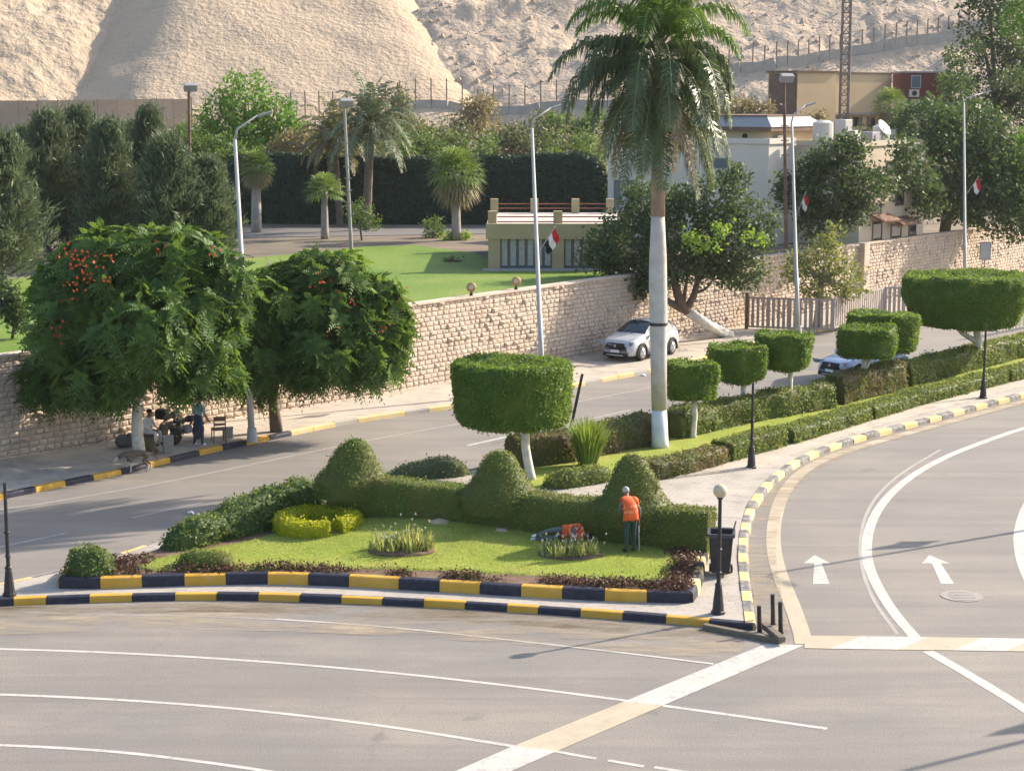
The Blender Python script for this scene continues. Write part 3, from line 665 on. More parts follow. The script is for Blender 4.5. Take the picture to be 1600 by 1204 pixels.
def rubble():
    V = []; F = []; k = 0; bm = bmesh.new(); bmesh.ops.create_icosphere(bm, subdivisions=1, radius=1); bm.verts.index_update(); bv = np.array([v.co[:] for v in bm.verts]); bf = np.array([[v.index for v in f.verts] for f in bm.faces]); bm.free()
    n = 1500; x = rng.uniform(-12, 75, n); y = rng.uniform(196, 232, n); z = rock_h(x, y)
    for i in range(n):
        r = min(.55, .10 / (rng.random() * .93 + .07) ** .6); V.append(bv * (r * rng.uniform(.6, 1.2, 3)) * (1 + .25 * rng.uniform(-1, 1, (len(bv), 1))) + np.array([x[i], y[i], z[i] + .1 * r])); F.append(bf + k); k += len(bv)
    tag(np_mesh('rubble', np.vstack(V), np.vstack(F), ROCK), 'loose grey stones scattered over the rocky hillside', 'rubble', kind='stuff')
rubble()
# ================================================================== clipped hedges and topiary
L_HEDGE = leafmat('hedge_leaf', (0.056, 0.086, 0.019), (0.165, 0.195, 0.047), 0.36, (.32, .36, .06), big=((.15, .155, .05), 1.1))
L_OLIVE = leafmat('hedge_leaf_olive', (0.055, 0.078, 0.02), (0.14, 0.175, 0.045), 0.34)
L_TOPI = leafmat('topiary_leaf', (0.036, 0.080, 0.011), (0.100, 0.165, 0.022), 0.38, (0.28, 0.38, 0.035), big=((.115, .175, .03), 1.6))
L_BUSH = leafmat('bush_leaf', (0.036, 0.066, 0.018), (0.115, 0.155, 0.045), 0.32)
L_GOLD = leafmat('golden_leaf', (0.20, 0.23, 0.012), (0.40, 0.37, 0.02), 0.4, (0.7, 0.68, 0.04))
L_BROWNH = leafmat('hedge_leaf_brown', (0.055, 0.066, 0.022), (0.14, 0.155, 0.05), 0.3, big=((0.17, 0.115, 0.07), 0.9))
L_RED = leafmat('dark_red_leaf', (0.045, 0.022, 0.018), (0.115, 0.06, 0.042), 0.25, (0.17, 0.08, 0.05), big=((.07, .07, .03), 1.3))
L_LIME = leafmat('lime_leaf', (0.09, 0.16, 0.02), (0.17, 0.25, 0.035), 0.4)

def hedge(name, label, px, w, h, mat, dens=260, L=.075, W=.045, z=0.165, cat='hedge', group=None, rag=.05, seed=1, expo=5.0, step=.3, parent=None, sm=1, zf=None, taper=0.0, depth=.06, flop=.75, square=False):
    """px: base centre line in photo pixels on level z"""
    path = resample(smooth_path([P(x, y, z) for x, y in px], sm), step); path = [Vector((p.x, p.y, 0)) for p in path]
    wf = w if callable(w) else (lambda t: w); hf = h if callable(h) else (lambda t: h)
    V, F = sweep_surface(path, wf, hf, zf or (lambda p: z - .03), rag=rag, seed=seed, expo=expo, taper=taper, square=square)
    Q = clipped(V, F, dens, L, W, depth, flop)
    o = quads_obj(name, Q, mat, parent, core=(shrink(V, F, .05), F))
    if parent is None: tag(o, label, cat, group)
    return o
# the long hedge with three bell tops
def bell_hedge():
    root = empty('clipped_hedge', P(800, 835, ZB), label='long dark clipped hedge with three bell-shaped tops behind the worker', cat='hedge')
    inv = root.matrix_basis.inverted()
    path = [P(x, y, ZB) for x, y in HEDGE_FRONT]; path = offset_path(path, 0.45); path = [Vector((p.x, p.y, 0)) for p in path]
    ctr = resample(path, .28); n = len(ctr)
    V, F = sweep_surface(ctr, lambda t: .95, lambda t: 1.46 - .37 * t, lambda p: ZB - .05, nprof=23, rag=.035, seed=4, expo=9, square=True)
    Q = clipped(V, F, 480, .07, .035, .045, .6); o = quads_obj('hedge_wall', Q, L_HEDGE, None, core=(shrink(V, F, .04), F)); o.parent = root; o.matrix_parent_inverse = inv
    for px, top in ((552, 683), (780, 702), (990, 707)):
        c = min(ctr, key=lambda p: abs(800 + FPX * p.x / p.y * .99 - px)); zt = PD(px, top, c.y).z; t = ctr.index(c) / n; zb = ZB + 1.3 - .36 * t
        H = zt - zb; prof = [(1.08, -.5), (1.12, -.08), (1.0, .07 * H), (.86, .18 * H), (.74, .32 * H), (.64, .48 * H), (.54, .64 * H), (.43, .79 * H), (.29, .915 * H), (.14, .985 * H), (.02, H)]
        c2 = PD(px, top, c.y)
        V, F = lathe_surface(prof, (c2.x, c.y, zb), 36, .04, 7 + px, sy=.75)
        Q = clipped(V, F, 480, .07, .035, .045, .6); o = quads_obj('bell_top', Q, L_HEDGE, None, core=(shrink(V, F, .04), F)); o.parent = root; o.matrix_parent_inverse = inv
bell_hedge()
hedge('curved_hedge', 'shaggy hedge sloping down from the left bell top toward the road', [(512, 812), (470, 808), (420, 818), (360, 835), (300, 850), (262, 862)], lambda t: 1.25 - .35 * t, lambda t: 1.3 - .80 * t ** 1.1, L_BUSH, 300, .11, .05, ZB, rag=.16, seed=12, expo=3, depth=.14, flop=1.1)
hedge('round_bush', 'light green feathery bush at the left tip of the striped bed', [(98, 897), (120, 896), (150, 893), (182, 889)], 1.15, .70, L_BUSH, 420, .12, .035, ZB, 'bush', rag=.12, seed=15, expo=2.3, step=.2, depth=.12, flop=1.2)
hedge('low_hedge', 'low rounded green hedge mound just above the left front kerb', [(268, 885), (300, 885), (340, 885), (374, 884)], .85, .46, L_HEDGE, 480, .065, .03, ZB, rag=.04, seed=18, expo=2.4, step=.2)
hedge('dark_red_shrub', 'dusty dark red shrub between the feathery bush and curved hedge', [(168, 893), (200, 884), (243, 868)], .6, .34, L_RED, 380, .10, .05, ZB, 'shrub', rag=.14, seed=19, expo=2.2, step=.2, depth=.13, flop=1.3)
def gold_ring():
    c = P(495, 838, ZB); z0 = ZB + .03; pts = []
    for k in range(33):
        a = R(-50) + R(343) * k / 32; pts.append(Vector((c.x + .95 * math.cos(a), c.y + .45 + .95 * math.sin(a), 0)))
    V, F = sweep_surface(resample(pts, .16), lambda t: .55, lambda t: .52, lambda p: z0, rag=.03, seed=33, expo=4, square=True)
    Q = clipped(V, F, 520, .07, .045, .045, .7); o = quads_obj('ring_hedge', Q, L_GOLD, None, core=(shrink(V, F, .04), F)); tag(o, 'small golden yellow ring-shaped hedge with a gap on the lawn', 'hedge')
gold_ring()
def groundcover():
    # dark red creeping plants along the front and right of the bed
    Q = []; path = resample(BED_F, .05); base = offset_path(path, .55)
    for i, p in enumerate(base):
        if p.x < P(330, 900, ZB).x and random.random() < .45: continue
        for _ in range(26):
            q = p + Vector((random.gauss(0, .05), random.gauss(0, .16), 0)); nz = float(vnoise([[q.x, q.y, 0]], 1.3, 2)[0])
            if nz < -.25 + random.uniform(-.2, .2): continue
            Q.append((q.x, q.y, ZB + abs(random.gauss(.03, .07)) + .15 * max(0, nz + .3) * random.random()))
    for p in offset_path(resample(BED_R, .04), .55):
        for _ in range(20): Q.append((p.x + random.gauss(0, .2), p.y + random.gauss(0, .1), ZB + abs(random.gauss(.02, .07))))
    C = np.array(Q); n = len(C); A = rand_dirs(n, .3); B = unit(np.cross(A, rng.normal(size=(n, 3)))); s = rng.uniform(.6, 1.3, n)
    o = quads_obj('ground_cover', leaf_quads(C, A, B, .09 * s, .045 * s), L_RED); tag(o, 'dark red creeping plants lining the bed behind the striped kerb', 'ground cover', kind='stuff')
groundcover()
# median hedges
hedge('clipped_low_hedge', 'low grey-green hedge lying on the road edge behind the left bell top', [(598, 752), (640, 746), (690, 741), (738, 740)], 1.1, lambda t: .2 + .40 * min(1, t * 1.5), leafmat('grey_green_hedge_leaf', (.06, .08, .04), (.13, .155, .075), .3), 330, .08, .05, .165, rag=.06, seed=41, expo=5)
hedge('clipped_low_hedge', 'short yellow-green hedge just behind the middle and right bell tops', [(846, 764), (900, 757), (958, 748)], .8, .55, L_OLIVE, 330, .08, .05, seed=42, expo=4)
fl = [[(1010, 745), (1060, 737), (1122, 719)], [(1128, 718), (1170, 706), (1212, 694)], [(1222, 691), (1300, 668), (1345, 654)], [(1350, 653), (1420, 632), (1480, 616), (1560, 596)], [(1565, 595), (1640, 576), (1800, 537)]]
ft = ['low brown-green hedge beside the paved path right of the right bell top', 'square-cut green hedge block behind the middle black lamp stump', 'low hedge with leafy front, right of the square-cut hedge block', 'low glossy hedge along the path before the broken lamp stump at right', 'low hedge continuing to the right edge beyond the lamp stump']
for i, (p, l) in enumerate(zip(fl, ft)): hedge('clipped_low_hedge', l, p, 1.0, .56 if i != 1 else .68, [L_BROWNH, L_HEDGE, L_OLIVE, L_OLIVE, L_HEDGE][i], 300, .085, .055, .2, group='low hedges along the median path', seed=50 + i, expo=6, rag=.06, square=True)
rl = [[(800, 727), (860, 722), (930, 708), (1012, 690)], [(1046, 683), (1130, 663), (1210, 648), (1290, 634)], [(1300, 630), (1340, 620), (1400, 606)], [(1408, 602), (1500, 578), (1600, 553), (1780, 510)]]
rt = ['brown woody hedge along the far road behind the big round topiary', 'dark shaded hedge behind the row of small topiary trees', 'hedge in front of the passing blue-white car', 'dark green hedge behind the largest topiary at right']
for i, (p, l) in enumerate(zip(rl, rt)): hedge('median_hedge', l, p, 1.1, [1.05, 1.0, 1.2, 1.0][i], [L_BROWNH, L_HEDGE, L_BROWNH, L_OLIVE][i], 250, .09, .06, .2, group='taller hedges on the road side of the median', seed=60 + i, expo=5, rag=.09, depth=.09, square=True)
hedge('round_bush', 'dark green rounded bush left of the royal palm base', [(968, 697), (990, 693), (1012, 690)], 1.1, 1.05, L_BUSH, 330, .1, .06, .2, 'bush', seed=71, expo=2.4, rag=.12, step=.22, depth=.1)
hedge('small_ball_topiary', 'small dark green clipped ball between the median hedges at right', [(1444, 592), (1458, 590), (1472, 587)], .95, 1.05, L_TOPI, 330, .09, .05, .2, 'topiary', seed=72, expo=2.2, rag=.04, step=.2)
hedge('clipped_low_hedge', 'square green hedge block between the paired white topiary trunks', [(1362, 612), (1380, 608), (1398, 604)], .8, .95, L_TOPI, 330, .09, .05, .2, seed=73, expo=5, rag=.05, step=.2)
def spiky(name, label, px, py, z, n, H, spread, mat, base=.12, W=.03, cat='plant'):
    c = P(px, py, z); Q = []
    for _ in range(n):
        a = random.uniform(0, 6.28); r = random.uniform(0, base); l = H * random.uniform(.6, 1.1); t = random.uniform(.05, spread)
        p = Vector((c.x + r * math.cos(a), c.y + r * math.sin(a), z)); d = Vector((math.cos(a) * t, math.sin(a) * t, 1)).normalized(); s = Vector((-math.sin(a), math.cos(a), 0))
        m = p + d * l * .6; e = p + d * l + Vector((math.cos(a), math.sin(a), -.4)) * l * t * .3
        Q += [[p - s * W * .4, p + s * W * .4, m + s * W * .5, m - s * W * .5], [m - s * W * .5, m + s * W * .5, e + s * W * .08, e - s * W * .08]]
    o = quads_obj(name, np.array([[tuple(v) for v in q] for q in Q]), mat); return tag(o, label, cat)
spiky('spiky_bush', 'tall bright green reedy bush between palm and big topiary', 918, 727, .2, 900, 1.5, .42, leafmat('reed_leaf', (.07, .12, .025), (.14, .20, .045), .38), .30, .04, 'bush')

# ---- topiary trees: whitewashed trunk, clipped drum crown
def topiary(base, crown, label, fork=None, dens=330, seed=1, taper=.04, bend=0.0, L=.10):
    b = P(*base, .2); x0, x1, y0, y1 = crown; Y = b.y
    zt = PD((x0 + x1) / 2, y0, Y + 0.0).z; zb = PD((x0 + x1) / 2, y1, Y).z; s = Y / FPX / math.cos(PITCH) * 1.0
    cx = PD((x0 + x1) / 2, y1, Y).x; r = (x1 - x0) / 2 * s
    # the drum's top face is seen from above, so its far rim is the highest line in the picture
    tilt = math.atan2(CAM_H - zt, Y); zt = zt - math.tan(tilt) * r * .8; zb = zb + math.tan(tilt) * r * .55; H = zt - zb
    root = empty('topiary_tree', b, label=label, cat='topiary tree', group='drum-shaped topiary trees on the median'); inv = root.matrix_basis.inverted()
    rb = r * (1 - taper)
    prof = [(.02, .02 * H), (rb * .6, 0), (rb * .86, .02 * H), (rb * .96, .10 * H), (rb, .25 * H), (r * .985, .6 * H), (r, .84 * H), (r * .985, .95 * H), (r * .93, H), (r * .8, H * 1.0), (r * .6, H * .95), (r * .3, H * .92), (.02, .91 * H)]
    V, F = lathe_surface(prof, (cx, Y, zb), 56, .12, seed); Q = clipped(V, F, dens, L, L * .55, .085, .85)
    o = quads_obj('crown', Q, L_TOPI, None, core=(shrink(V, F, .05), F)); o.parent = root; o.matrix_parent_inverse = inv
    t = MB(); top = Vector((b.x + .28 * (cx - b.x), Y, zb + .3)); m = b.lerp(top, .5) + Vector((bend, 0, 0)); k = max(.07, .042 * r + .06)
    t.tube([b - Vector((0, 0, .05)), b + Vector((0, 0, .1)), b.lerp(m, .6), m, top], [k * 1.35, k * 1.1, k, k * .95, k * .9], 10)
    if fork: t.tube([m, m.lerp(top, .4) + Vector((fork * .5, 0, 0)), top + Vector((fork, 0, .1))], [k * .7, k * .6, k * .5], 8)
    o = t.build('trunk', WHITEWASH, None, True); o.parent = root; o.matrix_parent_inverse = inv
    return root
topiary((829, 748), (705, 895, 553, 670), 'big round-topped topiary drum on white trunk, nearest the bell hedge', seed=81, bend=-.08)
topiary((1083, 683), (1039, 1122, 560, 627), 'small topiary drum immediately right of the royal palm trunk', seed=82, bend=.06)
topiary((1164, 656), (1107, 1198, 535, 600), 'second small topiary drum to the right of the royal palm', seed=83, bend=-.04)
topiary((1239, 645), (1180, 1267, 516, 578), 'third small topiary drum to the right of the royal palm', seed=84, bend=-.08)
topiary((1348, 620), (1309, 1400, 505, 560), 'nearer topiary drum of the overlapping pair at the passing car', fork=.35, seed=85, bend=-.02)
topiary((1384, 606), (1322, 1437, 484, 549), 'farther topiary drum of the overlapping pair, partly hidden behind the nearer', seed=86)
topiary((1527, 574), (1408, 1606, 421, 513), 'largest flat wide topiary at the right edge on a forked white trunk', fork=-1.3, seed=87, taper=.14, dens=300, bend=.1)

# ---- flower clumps on the lawn
for px, py, lab, nn in ((628, 862, 'left clump of pale spiky flowering plants on the lawn', 340), (891, 868, 'right clump of pale spiky flowering plants beside the workers', 300)):
    c = hit(px, py, lawnz); root = empty('flower_clump', c, label=lab, cat='flower bed', group='flower clumps on the lawn'); inv = root.matrix_basis.inverted()
    sb = MB(); sb.lathe([(1.0, 0), (.9, .05), (.4, .09), (.05, .1)], (0, 0, -.02), 24); vs = [(c.x + v[0] * .92, c.y + v[1] * .62, c.z + v[2] + random.uniform(-.02, .02)) for v in sb.v]; sb.v = vs; o = sb.build('soil_patch', SOIL, None, True); o.parent = root; o.matrix_parent_inverse = inv
    for nm, mat, k, hh in (('foliage', leafmat('iris_leaf_%d' % px, (.10, .14, .04), (.24, .26, .11), .35), nn, .42), ('blossom', pm('pale_blossom_' + str(px), (.62, .55, .42), (.55, .42, .40), 9, .8), 46, .6)):
        Q = []
        for _ in range(k):
            a = random.uniform(0, 6.28); r = math.sqrt(random.random()); p = Vector((c.x + .82 * r * math.cos(a), c.y + .5 * r * math.sin(a), c.z)); h = hh * random.uniform(.35, 1.2) * (1.25 if px < 700 and p.x > c.x else .9)
            th = random.uniform(0, 6.28); t = random.uniform(0, .75); d = Vector((math.cos(th) * t, math.sin(th) * t, 1)).normalized(); s = Vector((-math.sin(th), math.cos(th), 0))
            if nm == 'foliage': w = random.uniform(.03, .06); m = p + d * h * .5; e = p + d * h; Q += [[p - s * w * .5, p + s * w * .5, m + s * w * .6, m - s * w * .6], [m - s * w * .6, m + s * w * .6, e + s * .006, e - s * .006]]
            else:
                e = p + d * h
                for _ in range(3):
                    s2 = Vector(rand_dirs(1)[0]); u2 = Vector(rand_dirs(1)[0]).cross(s2); Q.append([e - s2 * .035, e - u2 * .035 + d * .03, e + s2 * .035, e + u2 * .035 + d * .05])
        o = quads_obj(nm, np.array([[tuple(v) for v in q] for q in Q]), mat); o.parent = root; o.matrix_parent_inverse = inv
for px, py, r, lab in ((686, 819, .31, 'pale heap of sand and dry clippings on the lawn crest'), (782, 830, .2, 'small pale stone lying at the foot of the hedge'), (612, 882, .0, '')):
    if r:
        c = hit(px, py, lawnz); m = MB(); ico(m, (c.x, c.y, c.z - .02), (r, r * .6, r * .42), 2, px, .3); tag(m.build('sand_heap' if r > .3 else 'stone', pm('heap_%d' % px, (.44, .35, .25), (.34, .27, .19), 6, .95, .8, 20), None, True), lab, 'sand heap' if r > .3 else 'stone')

# ================================================================== palms
def frond(Q, T, o, az, el, length, droop, leaf, n=34, W=.05, hang=.5, side=1.0, tint=None, nseg=8, rach=None):
    """pinnate frond: arched rachis with hanging leaflets; o = origin"""
    d = Vector((math.cos(az) * math.cos(el), math.sin(az) * math.cos(el), math.sin(el))); p = Vector(o); pts = [p.copy()]; dirs = [d.copy()]
    st = length / nseg
    for k in range(nseg):
        d = (d + Vector((0, 0, -droop * (k + 1) / nseg / nseg * 2.2))).normalized(); p = p + d * st; pts.append(p.copy()); dirs.append(d.copy())
    if rach is not None: rach.tube(pts, [.05 * (1 - .85 * k / nseg) + .006 for k in range(nseg + 1)], 5)
    tt = random.random() if tint is None else tint
    for k in range(n):
        f = .14 + .86 * (k + random.random()) / n; i = min(int(f * nseg), nseg - 1); u = f * nseg - i; c = pts[i].lerp(pts[i + 1], u); d = dirs[i].lerp(dirs[i + 1], u).normalized()
        s = d.cross(Vector((0, 0, 1))); s = s.normalized() if s.length > 1e-3 else Vector((1, 0, 0)); ll = leaf * (math.sin(math.pi * min(1, .25 + f * .72)) ** .6) * random.uniform(.8, 1.1)
        for sg in (-1, 1):
            a = (s * sg * side + d * .55 + Vector((random.uniform(-.2, .2), random.uniform(-.2, .2), random.uniform(-.4, .4)))).normalized(); m = c + a * ll * .5; e = m + (a + Vector((0, 0, -hang * 2.0 - random.uniform(0, .5)))).normalized() * ll * .55; w = d * W * .5
            Q += [(c - w * .6, c + w * .6, m + w, m - w), (m - w, m + w, e + w * .15, e - w * .15)]; T += [np.clip(tt * .7 + random.random() * .3, 0, 1)] * 2
def palm_obj(name, Q, T, mat, root):
    o = quads_obj(name, np.array([[tuple(v) for v in q] for q in Q]), mat, None, np.array(T)); o.parent = root; o.matrix_parent_inverse = root.matrix_basis.inverted(); return o
L_ROYAL = leafmat('royal_palm_leaf', (0.034, 0.058, 0.024), (0.085, 0.108, 0.038), 0.28, (.16, .22, .05), spec=.6, rough=.4)
L_ROYALN = leafmat('young_palm_leaf', (0.042, 0.090, 0.016), (0.085, 0.140, 0.026), 0.36, (.18, .30, .04))
L_DRYF = leafmat('dry_palm_leaf', (0.13, 0.10, 0.06), (0.22, 0.18, 0.11), 0.3, (.25, .2, .1))
def child(o, root): o.parent = root; o.matrix_parent_inverse = root.matrix_basis.inverted(); return o
def royal():
    b = P(1031, 698, .2); Y = b.y; root = empty('royal_palm', b, label='tall royal palm with pale swollen trunk rising from the median', cat='palm tree')
    s = Y / FPX; prof = []
    for py, px, w in ((700, 1031, 30), (690, 1031, 27), (640, 1030, 24), (560, 1029, 26), (500, 1029, 28), (440, 1028, 28.5), (400, 1028, 27), (370, 1028, 24), (338, 1028, 21)):
        q = PD(px, py, Y); prof.append((q, w / 2 * s))
    t = MB(); lo = [p for p in prof if p[0].z < 2.6]; hi = [p for p in prof if p[0].z >= lo[-1][0].z]
    t.tube([p for p, _ in lo], [r * 1.005 for _, r in lo], 18); child(t.build('whitewashed_trunk_base', pm('whitewash', (.72, .72, .70), (.62, .62, .61), 3, .85, .3, 16), None, True), root)
    t = MB(); t.tube([p for p, _ in hi], [r for _, r in hi], 18); child(t.build('trunk', pm('palm_trunk_grey', (.52, .485, .45), (.44, .41, .38), 2.5, .9, .5, 9, c3=(.34, .31, .285), scale2=3.0, f3=.45), None, True), root)
    q0 = prof[-1][0]; q1 = PD(1028, 262, Y); q2 = PD(1027, 240, Y); t = MB(); t.tube([q0, q1, q2], [.245, .22, .21], 14); child(t.build('trunk_top', pm('palm_trunk_brown', (.34, .25, .195), (.26, .19, .15), 4, .9, .6, 14), None, True), root)
    for k, zz in enumerate((PD(1028, 508, Y),)): t = MB(); t.tube([zz, zz + Vector((0, 0, .1))], .335, 16); child(t.build('wire_band', BLACKM, None), root)
    sh = MB(); c0 = PD(1027, 245, Y); c1 = PD(1032, 90, Y); sh.tube([c0, c0.lerp(c1, .25), c0.lerp(c1, .6), c1], [.22, .27, .2, .1], 12); child(sh.build('crownshaft', pm('crownshaft_green', (.10, .17, .03), (.15, .22, .05), 2, .5), None, True), root)
    ra = MB(); Q = []; T = []; QD = []; TD = []; rd = MB(); QN = []; TN = []
    rings = [(8, 72, 4.0, 1.3, 70), (8, 52, 3.9, 2.0, 78), (9, 30, 3.8, 2.4, 86), (10, 5, 3.8, 2.3, 98), (10, -24, 3.9, 1.7, 112), (9, -50, 4.0, 1.1, 128)]
    for ri, (n, e, l, dr, py) in enumerate(rings):
        for k in range(n):
            a = (k + .5 * (ri % 2)) * 2 * math.pi / n + random.uniform(-.2, .2); o = PD(1029, py + random.uniform(-8, 8), Y); ee = R(e + random.uniform(-8, 8)); ll = l * random.uniform(.88, 1.08)
            if ri < 2: frond(QN, TN, o, a, ee, ll, dr, .9, 86, .05, .7, rach=ra, side=.85)
            elif ri >= 4 and (k + ri) % 3 == 0: frond(QD, TD, o, a, ee, ll * .9, dr, .75, 60, .055, 1.2, rach=rd, side=.6)
            else: frond(Q, T, o, a, ee, ll, dr, .95, 90, .05, .9, rach=ra, side=.8)
    for a, e, l, dr, py in ((182, 34, 4.4, 1.7, 95), (196, 20, 4.2, 1.8, 100), (168, 15, 4.2, 2.0, 100), (2, 36, 3.6, 2.9, 100), (345, 20, 3.5, 2.8, 105)): frond(Q, T, PD(1029, py, Y), R(a), R(e), l, dr, .95, 90, .055, .9, rach=ra, side=.8)
    palm_obj('fronds', Q, T, L_ROYAL, root); palm_obj('upper_fronds', QN, TN, L_ROYALN, root); palm_obj('dry_fronds', QD, TD, L_DRYF, root)
    child(ra.build('frond_stalks', pm('frond_stalk', (.13, .17, .05), (.17, .19, .07), 3, .6), None), root); child(rd.build('dry_frond_stalks', pm('dry_frond_stalk', (.25, .19, .12), (.2, .15, .1), 3, .8), None), root)
royal()
L_DATE = leafmat('date_palm_leaf', (0.06, 0.085, 0.045), (0.12, 0.15, 0.08), 0.25, (.18, .22, .1))
def date_palm(base_px, trunk_top, Y, label, fl=3.2, n=34, leaf=.45, mat=None, r=.26):
    b = PD(base_px[0], base_px[1], Y); b.z = terrz(b.x, Y); t0 = PD(trunk_top[0], trunk_top[1], Y); root = empty('date_palm', b, label=label, cat='palm tree', group='date palms in the garden')
    t = MB(); pts = [b.lerp(t0, k / 10) for k in range(11)]; t.tube(pts, [r * (1.15 - .2 * k / 10 + (.06 if k % 2 else 0)) for k in range(11)], 10); child(t.build('trunk', BARK, None), root)
    Q = []; T = []; ra = MB()
    for k in range(n):
        a = k * 2.399; e = R(85 - 115 * (k / n) ** .9); frond(Q, T, t0, a, e, fl * random.uniform(.85, 1.05), 1.5, leaf, 40, .10, .12, rach=ra)
    palm_obj('fronds', Q, T, mat or L_DATE, root); child(ra.build('frond_stalks', pm('date_stalk', (.22, .2, .11), (.26, .23, .13), 3, .7), None), root)
    f = MB()
    for k in range(5):
        a = k * 1.3; c = t0 + Vector((math.cos(a) * .55, math.sin(a) * .55, -.55)); ico(f, c, (.24, .24, .42), 1, k, .2)
    child(f.build('date_bunches', pm('dates_orange', (.36, .15, .04), (.28, .12, .05), 6, .7, .8, 20), None), root)
date_palm((572, 345), (579, 196), 120, 'date palm with upright crown and orange date bunches by the lawn', fl=4.0, n=44, leaf=.55)
date_palm((531, 310), (522, 215), 124, 'leaning date palm left of the upright one, fronds brownish', fl=3.5, n=40, leaf=.5, mat=leafmat('date_palm_leaf_brown', (.09, .085, .05), (.15, .15, .08), .25), r=.2)
def fan_palm(base_px, top, Y, label, r=.9, n=46, trunk_r=.28, skirt=True, bark=None):
    b = PD(base_px[0], base_px[1], Y); b.z = terrz(b.x, Y); t0 = PD(top[0], top[1], Y); root = empty('fan_palm', b, label=label, cat='palm tree', group='fan palms in the garden')
    t = MB(); pts = [b.lerp(t0, k / 6) for k in range(7)]; t.tube(pts, [trunk_r * (1.25 - .35 * k / 6) for k in range(7)], 10); child(t.build('trunk', bark or BARKP, None, True), root)
    for nm, mat, kk, e0, e1 in (('fan_leaves', leafmat('fan_leaf', (.06, .10, .03), (.13, .19, .05), .3), n, 80, -25), ('dry_skirt', leafmat('fan_leaf_dry', (.12, .11, .06), (.20, .18, .10), .25), n // 2 if skirt else 0, -30, -75)):
        Q = []; T = []
        for k in range(kk):
            a = k * 2.399; e = R(e0 + (e1 - e0) * k / kk); d = Vector((math.cos(a) * math.cos(e), math.sin(a) * math.cos(e), math.sin(e))); h = t0 + d * r * .75; s = d.cross(Vector((0, 0, 1))).normalized(); u = s.cross(d); tt = random.random()
            Q.append((t0 + s * .02, t0 - s * .02, h - s * .02, h + s * .02)); T.append(.3)
            for q in range(13):
                g = R(-105 + 210 * q / 12); v = d * math.cos(g) + s * math.sin(g); l = r * random.uniform(.75, 1) * (.7 + .3 * math.cos(g)); m = h + v * l * .6; w = v.cross(u).normalized() * .05; e2 = h + v * l + Vector((0, 0, -.28 * l)); Q += [(h, h, m + w, m - w), (m - w, m + w, e2, e2)]; T += [np.clip(tt * .6 + random.random() * .4, 0, 1)] * 2
        if Q: palm_obj(nm, Q, T, mat, root)
fan_palm((713, 382), (712, 272), 112, 'bushy fan palm with pale trunk left of the flat-roofed pavilion', 1.3, 64, .24)
fan_palm((401, 378), (400, 262), 118, 'fan palm with brown skirt beside the white street lamp', .9, 46)
fan_palm((507, 345), (507, 300), 113, 'small low fan palm at the foot of the leaning date palm', .95, 36, .2, False)
fan_palm((1402, 240), (1390, 165), 168, 'fan palm before the yellow building near the maroon hut', 1.3, 40)

